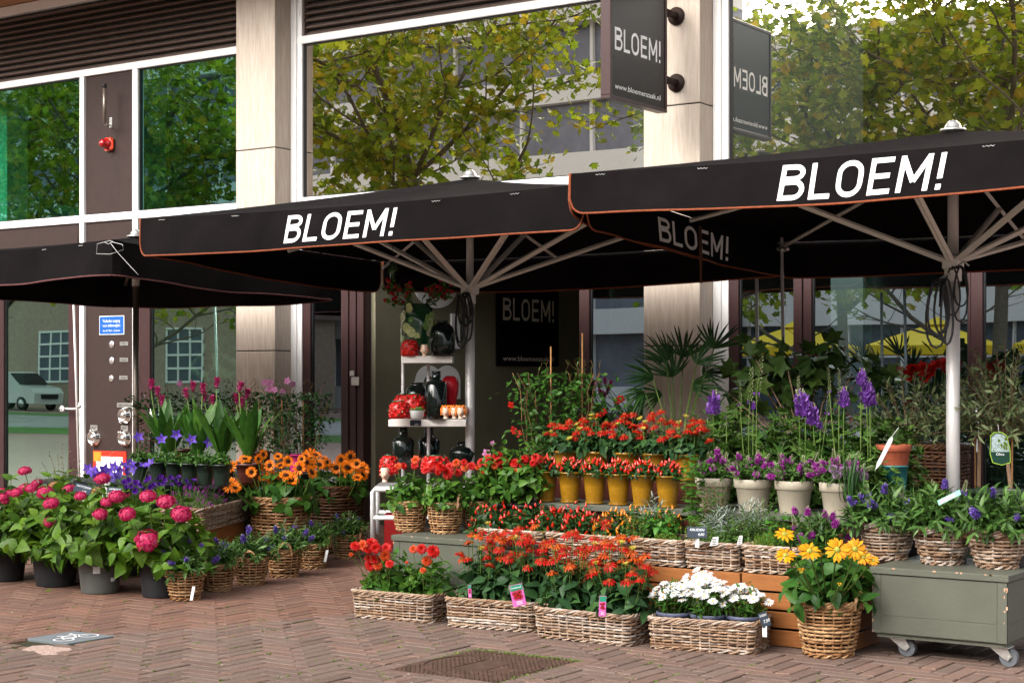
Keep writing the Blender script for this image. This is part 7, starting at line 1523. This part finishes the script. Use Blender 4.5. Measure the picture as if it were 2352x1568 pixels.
for k in range(9): a,b2=r.uniform(-.6,.7),r.uniform(-.05,.65); mb=MB().poly([q+ux*(a*w_+.007*math.cos(v))+uz*(b2*h_+.011*math.sin(v))+n*(.003+.0002*k) for v in np.arange(8)*PI/4]); part(mb,'printed_olive',M['l_herb'],t,False)
tm,w3=text_mb('Olivo',.016,0,1); part(on_plane(tm,q-ux*w3/2-uz*.040,ux,uz,off=.003),'lettering',M['chalk'],t,False); part(MB().tube([q+uz*h_,q+uz*(h_+.05)],.0012,4),'loop',M['label'],t)
q=np.array(PD(2030,1040,9.15)); t=thing('long_label','long slanted pale label hanging from the left olive tree','plant label',tuple(q)); d_=np.array((CS*.5,SN*.5,1.)); d_/=np.linalg.norm(d_); sx_=np.array((CS,SN,-.4)); sx_/=np.linalg.norm(sx_)
part(MB().poly([q-d_*.105,q-d_*.06+sx_*.012,q+d_*.08+sx_*.013,q+d_*.105,q+d_*.08-sx_*.010,q-d_*.06-sx_*.010]),'strip',M['label'],t,False)
part(MB().tube([q+d_*.105,q+d_*.16+sx_*.01],.0012,4),'loop',M['label'],t)
# terracotta over teal pots, wicker hamper, green tub
p=PY(2052,1120,-3.0); z_=PY(2052,1122,-3.0)[2]; t=thing('teal_pot','teal glazed pot beside the parasol pole holding a terracotta pot','pot',(p[0],-3.0,z_-.1)); part(pot_mb(.085,.065,.24,.01,0,.004),'pot',M['teal'],t,local=True)
z2=PY(2052,1075,-3.0)[2]; t=thing('terracotta_pot','banded terracotta pot set into the teal pot','pot',(p[0],-3.0,z2-.02)); part(pot_mb(.10,.078,.16,.02,0,.004,False,True),'pot',M['terra'],t,local=True); part(soil_mb(.085,.14),'soil',M['soil'],t,local=True)
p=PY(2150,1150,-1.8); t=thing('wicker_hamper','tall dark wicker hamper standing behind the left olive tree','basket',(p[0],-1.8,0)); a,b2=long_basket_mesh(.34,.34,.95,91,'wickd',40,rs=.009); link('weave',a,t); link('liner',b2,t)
p=PY(2300,1150,-2.4); t=thing('green_tub','dark green tub behind the right olive tree','tub',(p[0],-2.4,0)); part(pot_mb(.24,.20,.72),'tub',M['potgreen'],t,local=True)
# hibiscus and other colour behind
RO=MB()
for el,n,L_ in ((1.2,5,.6),(.8,6,.8),(.4,7,.95)): ring(RO,TL['flo'],n,.05,L_,el,0,0,int(el*10),.12,1.1)
ROm=RO.mesh('bloom',[M['p_ech']]); ROo=RO.mesh('bloom',[M['p_echo']]); ROp=RO.mesh('bloom',[M['berry']])
def shrubbg(label,px,y,z,R,H,bl_,bm,sz,seed,d):
    x=XY(px,y); L0=np.array((x,y,z)); t=thing('flowering_shrub',label,'flowering shrub',tuple(L0),0,'flowering shrubs at the back'); part(pot_mb(.12,.10,.2),'pot',M['potblk'],t,local=True); mb=MB(); bush(mb,(0,0,.18),R,H,22,10,TL['ov'],(.05,.09),.05,.2,seed,rise=.3,maxth=1.3); P=[np.array(PD(a,b2,d)) for a,b2 in bl_]; stems_to(mb,(0,0,.2),[q-L0 for q in P],.003,1,.05); part(mb,'foliage',[M['l_dark'],M['stem']],t,local=True)
    for k,q in enumerate(P): link('bloom',bm,t,None,tuple(q-L0),qz(TOCAM(q,.1,.4)),sz*U(.8,1.15))
shrubbg('crimson rose shrub behind the fig tree',1905,-1.35,.3,.3,.75,[(1890,812),(1903,825),(1912,818),(1915,835)],ROp,.07,961,12.0)
shrubbg('orange flowering shrub low behind the fig leaves',1820,-1.5,.3,.3,.6,[(1885,860),(1895,870),(1815,935),(1790,855),(1830,940),(1810,845)],ROo,.05,962,12.3)
shrubbg('scarlet flowering shrub right of the fig tree before the glass',2110,-1.0,.2,.35,.80,[(2070,855),(2085,862),(2100,850),(2118,845),(2135,850),(2150,840),(2168,835),(2172,845),(2125,860),(2095,845)],ROm,.055,963,12.2)

# ================================================================ SHELF RACK WITH VASES
d0=12.9
def SPt(px,py,d=d0): return np.array(PD(px,py,d))
rx=np.array((CS,SN,0)); ry=np.array((-SN,CS,0))
def facing(name,label,cat,px,py,d=d0,group=None): q=SPt(px,py,d); t=thing(name,label,cat,tuple(q),TH,group); return t
g=SPt(984,868); gy=g[1]; base=(g[0],g[1],0)
t=thing('shelf_rack','white metal display rack with two shelves against the olive recess','shelf rack',base,TH)
k_=d0/F0
def sh_(px0,px1,py0,py1,nm,dep=.34):
    a=(px0-984)*k_; b2=(px1-984)*k_; z1=CH-(py0-868)*k_; z0=CH-(py1-868)*k_; return part(MB().bbox(a,b2,-.17,-.17+dep,z0,z1,.003),nm,M['cream_w'],t,False,local=True)
sh_(925,1041,818,834,'shelf'); s2=sh_(896,1072,962,978,'shelf')
for px,z1 in ((923,CH-(705-868)*k_),(984,CH-(835-868)*k_)): part(MB().tube([((px-984)*k_,.12 if px<950 else 0,.52),((px-984)*k_,.12 if px<950 else 0,z1 if px<950 else CH-(962-868)*k_+.48)],.013,12),'upright',M['alup'],t,local=True)
part(MB().bbox((945-984)*k_,(970-984)*k_,-.176,-.1705,CH-(976-868)*k_,CH-(963-868)*k_,.001),'price_tag',M['slate'],t,False,local=True)
tm,w3=text_mb('3,95',.014,0,.9); tm.V=[np.column_stack((v[:,0]+(955-984)*k_,np.full(len(v),-.177)-v[:,2],v[:,1]+CH-(975-868)*k_)) for v in tm.V]; part(tm,'tag_lettering',M['chalk'],t,False,local=True)
# white tubular cart
t=thing('tubular_cart','white tubular cart on a caster under the display rack','cart',(SPt(905,1240)[0],SPt(905,1240)[1],0),TH)
def cart_pt(px,py,o=0): return ((px-905)*k_,o,CH-(py-868)*k_)
for o in (-.25,.25):
    part(MB().tube([cart_pt(862,1232,o),cart_pt(862,1125,o),cart_pt(866,1119,o),cart_pt(1080,1119,o)],.018,12),'frame_tube',M['vanw'],t,local=True); part(MB().tube([cart_pt(864,1182,o),cart_pt(1080,1182,o)],.018,12),'cross_tube',M['vanw'],t,local=True)
part(MB().bbox((866-905)*k_,(1080-905)*k_,-.24,.24,CH-(1112-868)*k_-.02,CH-(1112-868)*k_,.003),'deck',M['vanw'],t,False,local=True)
for o in (-.25,):
    c=part(MB().cyl(cart_pt(862,1232,o),((862-905)*k_,o,.10),.022,12),'caster',M['chrome'],t,local=True); part(MB().cyl(((878-905)*k_,o-.015,.055),((878-905)*k_,o+.015,.055),.055,20),'wheel',M['rubber'],c,local=True); part(MB().bbox((860-905)*k_,(884-905)*k_,o-.03,o+.03,.10,.125,.003),'caster_bracket',M['chrome'],c,False,local=True)
part(MB().bbox((885-905)*k_,(925-905)*k_,-.1,.1,.12,.36,.004),'red_crate',M['redd'],t,False,local=True)
def vase(label,px,pyb,prof,mt,name='vase',d=d0,cat='vase',group=None,n=32):
    t=thing(name,label,cat,tuple(SPt(px,pyb,d)),TH,group); part(MB().lathe([(r_*k_*d/d0,z_*k_*d/d0) for r_,z_ in prof],n),'body',M[mt],t,local=True); return t
# botanical vase: painted leaves as inset shapes
t=vase('large green vase painted with pale cauliflower leaves, top shelf',960,806,[(1,0),(28,0),(33,8),(38,30),(39,62),(37,88),(31,101),(26,104),(26,108),(23,106),(22,90)],'greeng',d=13.0,group=None)
mb=MB(); r=np.random.default_rng(3)
for k in range(26):
    a=r.uniform(-PI,0)+.3*0; z=r.uniform(8,98); rr_=39.6 if 25<z<85 else 37; c=np.array((rr_*math.cos(a),rr_*math.sin(a),z))*k_; nn=np.array((math.cos(a),math.sin(a),0)); tx=np.array((-math.sin(a),math.cos(a),0)); s_=r.uniform(7,13)*k_; V=[c+nn*.002]
    for j in range(12): an=j*PI/6; q_=(c+tx*math.cos(an)*s_*r.uniform(.75,1.1)+np.array((0,0,math.sin(an)*s_*r.uniform(.8,1.2)))); rad=np.hypot(q_[0],q_[1]); q_[:2]*= (rr_*k_+.003)/rad; V.append(q_)
    mb.add(V,np.array([[0,1+j,1+(j+1)%12] for j in range(12)]))
part(mb,'painted_leaves',vmat('painted_pale_leaves',[(.45,.50,.18),(.62,.62,.42),(.25,.38,.10),(.05,.22,.08)],.2,nscale=60,var=.3),t,local=True)
t=vase('round shouldered black glass vase on the top shelf',1016,818,[(1,0),(24,0),(28,6),(29,20),(29,52),(25,66),(16,74),(12,76),(12,80),(15,82),(12,81)],'vase',d=12.75)
t=vase('tall black bottle vase with cylindrical neck in the middle of the lower shelf',1002,961,[(1,0),(23,0),(24,20),(26,78),(20,85),(11,88),(10,106),(11,109),(8,108)],'vase',d=12.75)
t=vase('squat black vase behind the strawberry jars on the lower shelf',958,958,[(1,0),(20,0),(24,15),(26,45),(24,66),(15,72),(14,78),(16,80)],'vase',d=13.05)
for px,py,s_,lb,dd in ((926,1062,1.0,'black bottle vase on the cart left of the centre upright',12.95),(985,1062,.95,'black bottle vase on the cart behind the centre upright',13.05)): t=vase(lb,px,py,[(1,0),(23,0),(24,20),(26,48),(20,56),(11,60),(10,78),(11,81),(8,80)],'vase',d=dd,group='black bottle vases on the cart')
t=vase('squat black vase on the cart right of the parasol pole',1062,1070,[(1,0),(24,0),(28,15),(30,30),(25,42),(13,46),(12,54),(14,56)],'vase',d=12.9)
FRU=MB(); FRU.lathe([(.02,-1.0),(.45,-.6),(.78,0),(.72,.5),(.4,.82),(.05,.9)],10)
def jar(label,px,py,R,H,seed,d=12.75):
    q=SPt(px,py,d); t=thing('strawberry_jar',label,'ceramic jar',tuple(q),TH,'red strawberry relief jars'); r=np.random.default_rng(seed); R*=k_;H*=k_; part(MB().lathe([(.001,0),(R*.75,0),(R*.92,H*.2),(R*.95,H*.55),(R*.8,H*.85),(R*.55,H),(R*.5,H*.98)],24),'body',M['vasec'],t,local=True)
    mb=MB(); n_=34; i=np.arange(n_)+.5; zz=H*(.06+.84*i/n_); a=i*2.39996; pr=R*np.where(zz<H*.6,.88,.88-(zz/H-.6)*.6)
    mb.place((FRU.V[0],[FRU.F[0][0]]),np.stack((pr*np.cos(a),pr*np.sin(a),zz),-1),r.normal(0,.35,(n_,3))+np.array((0,0,-1)),np.stack((np.cos(a),np.sin(a),0*a),-1),R*.22,0)
    mb.place(TL['ov3'],np.stack((pr*1.16*np.cos(a+.1),pr*1.16*np.sin(a+.1),zz+R*.2),-1),r.normal(0,.6,(n_,3)),np.stack((np.cos(a),np.sin(a),0*a),-1),R*.30,1)
    part(mb,'relief',[M['vasec'],M['greeng']],t,local=True); part(MB().lathe([(R*.42,H*.98),(R*.5,H*1.0),(R*.45,H*1.06)],20),'rim',M['greeng'],t,local=True)
jar('small strawberry jar at the left of the top shelf',941,818,20,38,1); jar('strawberry jar at the front left of the lower shelf',917,961,23,38,2,12.6); jar('strawberry jar behind the front one on the lower shelf',950,958,27,52,3,12.8); jar('strawberry jar on the cart at the far left, above the small head vase',894,1090,22,43,4,12.6)
jar('wide strawberry jar on the cart behind the dahlias',1000,1085,32,38,5,12.7)
jar('strawberry jar at the back left of the lower shelf',925,958,22,52,6,13.0)
# big strawberry ornament
q=SPt(1034,958,12.9); t=thing('strawberry_vase','large red strawberry shaped vase at the right of the lower shelf','vase',tuple(q),TH); mb=MB(); mb.lathe([(r_*k_,z_*k_) for r_,z_ in ((1,0),(9,3),(13,30),(19,62),(20,78),(16,90),(8,95),(5,92))],24); n_=170; i=np.arange(n_)+.5; zz=4+88*i/n_; a=i*2.39996; rr_=np.interp(zz,[0,3,30,62,78,90,95],[1,9,13,19,20,16,8])
mb.place(TL['small'],np.stack((rr_*np.cos(a),rr_*np.sin(a),zz),-1)*k_,np.stack((np.cos(a),np.sin(a),0*a),-1),(0,0,1.),.012,0); part(mb,'body',M['berry'],t,local=True)
# clear tub of greens
t=vase('small clear tub of green leaves between the strawberry jars',958,961,[(1,0),(14,0),(17,18),(18,19)],'label',d=12.5,cat='tub',name='herb_tub'); mb=MB(); bush(mb,(0,0,.05),.06,.04,14,8,TL['small'],(.015,.025),.03,.1,991,maxth=1.3); part(mb,'foliage',[M['l_mint'],M['stem']],t,local=True)
# little head vases: one continuous lathe-based head with face relief
def head(label,px,py,h,seed,hairm,d=12.6,crown=False):
    t=thing('head_vase',label,'head vase',tuple(SPt(px,py,d)),TH,'small ceramic head vases'); H=h*k_; r=np.random.default_rng(seed)
    nu,nv=24,18; V=[]
    for j in range(nv+1):
        v=j/nv; z=v*H; 
        rad=np.interp(v,[0,.1,.18,.28,.42,.6,.8,.93,1.0],[.26,.20,.19,.27,.36,.40,.39,.33,.30])*H
        for i_ in range(nu):
            a=i_*2*PI/nu; x=rad*math.cos(a)*.88; y=rad*math.sin(a); f=max(0,-math.sin(a))
            face=f**3; ca=math.cos(a)
            if .2<v<.8:
                y-= face*H*.05*math.exp(-((v-.45)/.2)**2)
                y-= H*.085*math.exp(-(ca/.14)**2)*math.exp(-((v-.47)/.07)**2)*face
                y-= H*.03*math.exp(-(ca/.28)**2)*math.exp(-((v-.34)/.035)**2)*face
                y-= H*.04*math.exp(-(ca/.3)**2)*math.exp(-((v-.245)/.05)**2)*face
                y+= H*.035*(math.exp(-((ca-.36)/.16)**2)+math.exp(-((ca+.36)/.16)**2))*math.exp(-((v-.54)/.05)**2)*face
            V.append((x,y,z))
    i_=np.arange(nu)[None]; j_=np.arange(nv)[:,None]*nu; mb=MB().add(V,np.stack((j_+i_,j_+(i_+1)%nu,j_+nu+(i_+1)%nu,j_+nu+i_),-1).reshape(-1,4)); part(mb,'head',M['skinp'],t,local=True)
    for s_ in (-1,1):
        e=part(MB().ball((s_*.125*H,-.345*H,.545*H),.035*H,8,0,.6,6),'eye',M['ink'],t,local=True); part(MB().tube([(s_*.07*H,-.37*H,.62*H),(s_*.13*H,-.375*H,.64*H),(s_*.2*H,-.33*H,.615*H)],.010*H,4),'brow',M['ink'],t,local=True); part(MB().ball((s_*.35*H,0,.5*H),.06*H,8,0,1.4,6),'ear',M['skinp'],t,local=True)
    part(MB().ball((0,-.395*H,.335*H),.055*H,10,0,.4,6),'mouth',M['redd'],t,local=True)
    mb=MB(); P=[]
    for k in range(13): a=PI*k/12; P.append((.40*H*math.cos(a),-.22*H-.06*H*math.sin(a),.38*H+.50*H*math.sin(a)))
    mb.tube(P,.035*H,6)
    if crown:
        for k in range(7): a=k*.9; mb.ball((.28*H*math.cos(a),.28*H*math.sin(a),.98*H),.12*H,8,0,1.2,5)
        for k in range(8): z_=.35*H+.07*H*k; mb.ball((.38*H,-.05*H,z_),.07*H,6); mb.ball((-.38*H,-.05*H,z_),.07*H,6)
    part(mb,'hair_band',M[hairm],t,local=True)
head('small head vase with a red scarf on the top shelf',975,818,26,1,'redd'); head('small head vase with a red scarf on the cart at far left',884,1106,31,2,'redd',12.4)
for i,px in enumerate((1024,1044,1058)): head(('leftmost','middle','right')[i]+' small head vase with orange flower crown on the lower shelf',px,961,27,3+i,'orange',12.55-.04*i,True)
head('rearmost plain small head vase at the right end of the lower shelf',1067,958,25,7,'redd',12.8)
# berry branches in the big vase
t=thing('berry_branches','two bunches of red berry branches standing in the painted vase','branches',tuple(SPt(960,700,13.0))); L0=np.array(t.location); mb=MB(); r=np.random.default_rng(12); BM=MB().lathe([(.02,-1.0),(.45,-.6),(.78,0),(.72,.5),(.4,.82),(.05,.9)],10).mesh('berry',M['berry'])
for cx_,cy_,n_ in ((915,668,11),(1010,668,11)):
    for k in range(n_):
        e=SPt(cx_+r.uniform(-30,28),cy_+r.uniform(-28,22),13.0+r.uniform(-.12,.12))-L0; s_=SPt(948 if cx_<950 else 972,706,13.0)-L0; m_=(e+s_)/2+r.normal(0,.02,3); mb.tube([s_,m_,e],.0028,4,1,cap=False)
        Pq=[s_*(1-f)+e*f+r.normal(0,.018,3) for f in (.55,.7,.8,.9,1.0,.95)]; mb.place(TL['ov3'],Pq,r.normal(0,1,(6,3)),(0,-.5,.8),r.uniform(.035,.055,6),0)
        for f in (.8,1.0): q_=s_*(1-f)+e*f+r.normal(0,.015,3); link('berry',BM,t,None,tuple(q_),qz(r.normal(0,.5,3)+np.array((0,0,1))),.019)
part(mb,'twigs',[M['l_mint'],M['stem']],t,local=True)
# pink anemone
q=SPt(1125,1040,12.2); t=thing('anemone','single tall pink anemone rising above the dahlias','anemone',(q[0],q[1],.6)); L0=np.array(t.location); mb=MB(); P=[SPt(x,y,12.2)-L0 for x,y in ((1118,1040),(1131,1018),(1122,1052))]; stems_to(mb,(0,0,0),P,.0022,1); mb.place(TL['ov3'],[P[0]*.5,P[1]*.6],[(1,0,.2),(-1,0,.3)],(0,0,1.),.06,0); part(mb,'stem',[M['l_mid'],M['stem']],t,local=True)
for k,p_ in enumerate(P): link('bloom',FP,t,None,tuple(p_),qz((SN,-CS,.3)),(.035,.022,.02)[k])
# interior hanging vase above shelf
q=SPt(902,625,12.9); t=thing('hanging_vase','narrow hanging glass vase with yellow twigs under the middle parasol','vase',tuple(q),TH); part(MB().lathe([(.001,-.06),(.02,-.06),(.022,.08),(.021,.08)],14),'glass_tube',M['greeng'],t,local=True); mb=MB(); bush(mb,(0,0,-.02),.05,.1,8,6,TL['thin'],(.03,.05),.01,.2,5,rise=1); part(mb,'twigs',[M['l_herb'],M['stem']],t,local=True)
part(MB().tube([(0,0,.07),(0,0,.45)],.002,4),'wire',M['black'],t,local=True)
mb=MB(); n_=46; P=np.column_stack((U(-8.2,-2.6,n_),U(-6.6,-4.6,n_),np.full(n_,.004))); P=P[(P[:,1]<-5.1)|(P[:,0]>-3.3)|((P[:,0]<-6.5)&(P[:,0]>-7.6))]; mb.place(TL['small'],P,np.column_stack((rng.normal(0,1,(len(P),2)),np.full(len(P),.05))),(0,0,1.),U(.008,.020,len(P)))
o=part(mb,'fallen_petals',vmat('fallen_petal',[(.4,.05,.25),(.45,.35,.10),(.5,.45,.4),(.2,.12,.4),(.12,.18,.03)],.7),None); tag(o,'tiny fallen petals and leaf scraps strewn over the paving','fallen petals'); o['kind']='stuff'
# tags on baskets, fallen leaves and petals
for i,(px,py,mm,lb,s_) in enumerate(((119,1357,'l_herb','pale green fallen leaf beside the grey hydrangea tub',.05),(1117,1413,'l_mint','green fallen leaf before the left coneflower trough',.03),(1280,1432,'l_mid','small dark fallen leaf before the right coneflower trough',.03),(1585,1447+75,'l_mid','small dark leaf in front of the daisy trough',.02),(705,1398,'l_herb','tiny yellowish leaf on the bricks in the passage',.018),(25,1408,'p_bud','pale fallen petal at the left picture edge',.016),(262,1490,'p_bud','pale fallen petal right of the bicycle tile',.02))):
    p=PZ(px,py); mb=MB().place(TL['ov3'],[(p[0],p[1],.005)],(U(-1,1),U(-1,1),.08),(U(-.3,.3),-.4,1),s_,0); o=part(mb,'fallen_leaf',M[mm],None); tag(o,lb,'leaf')
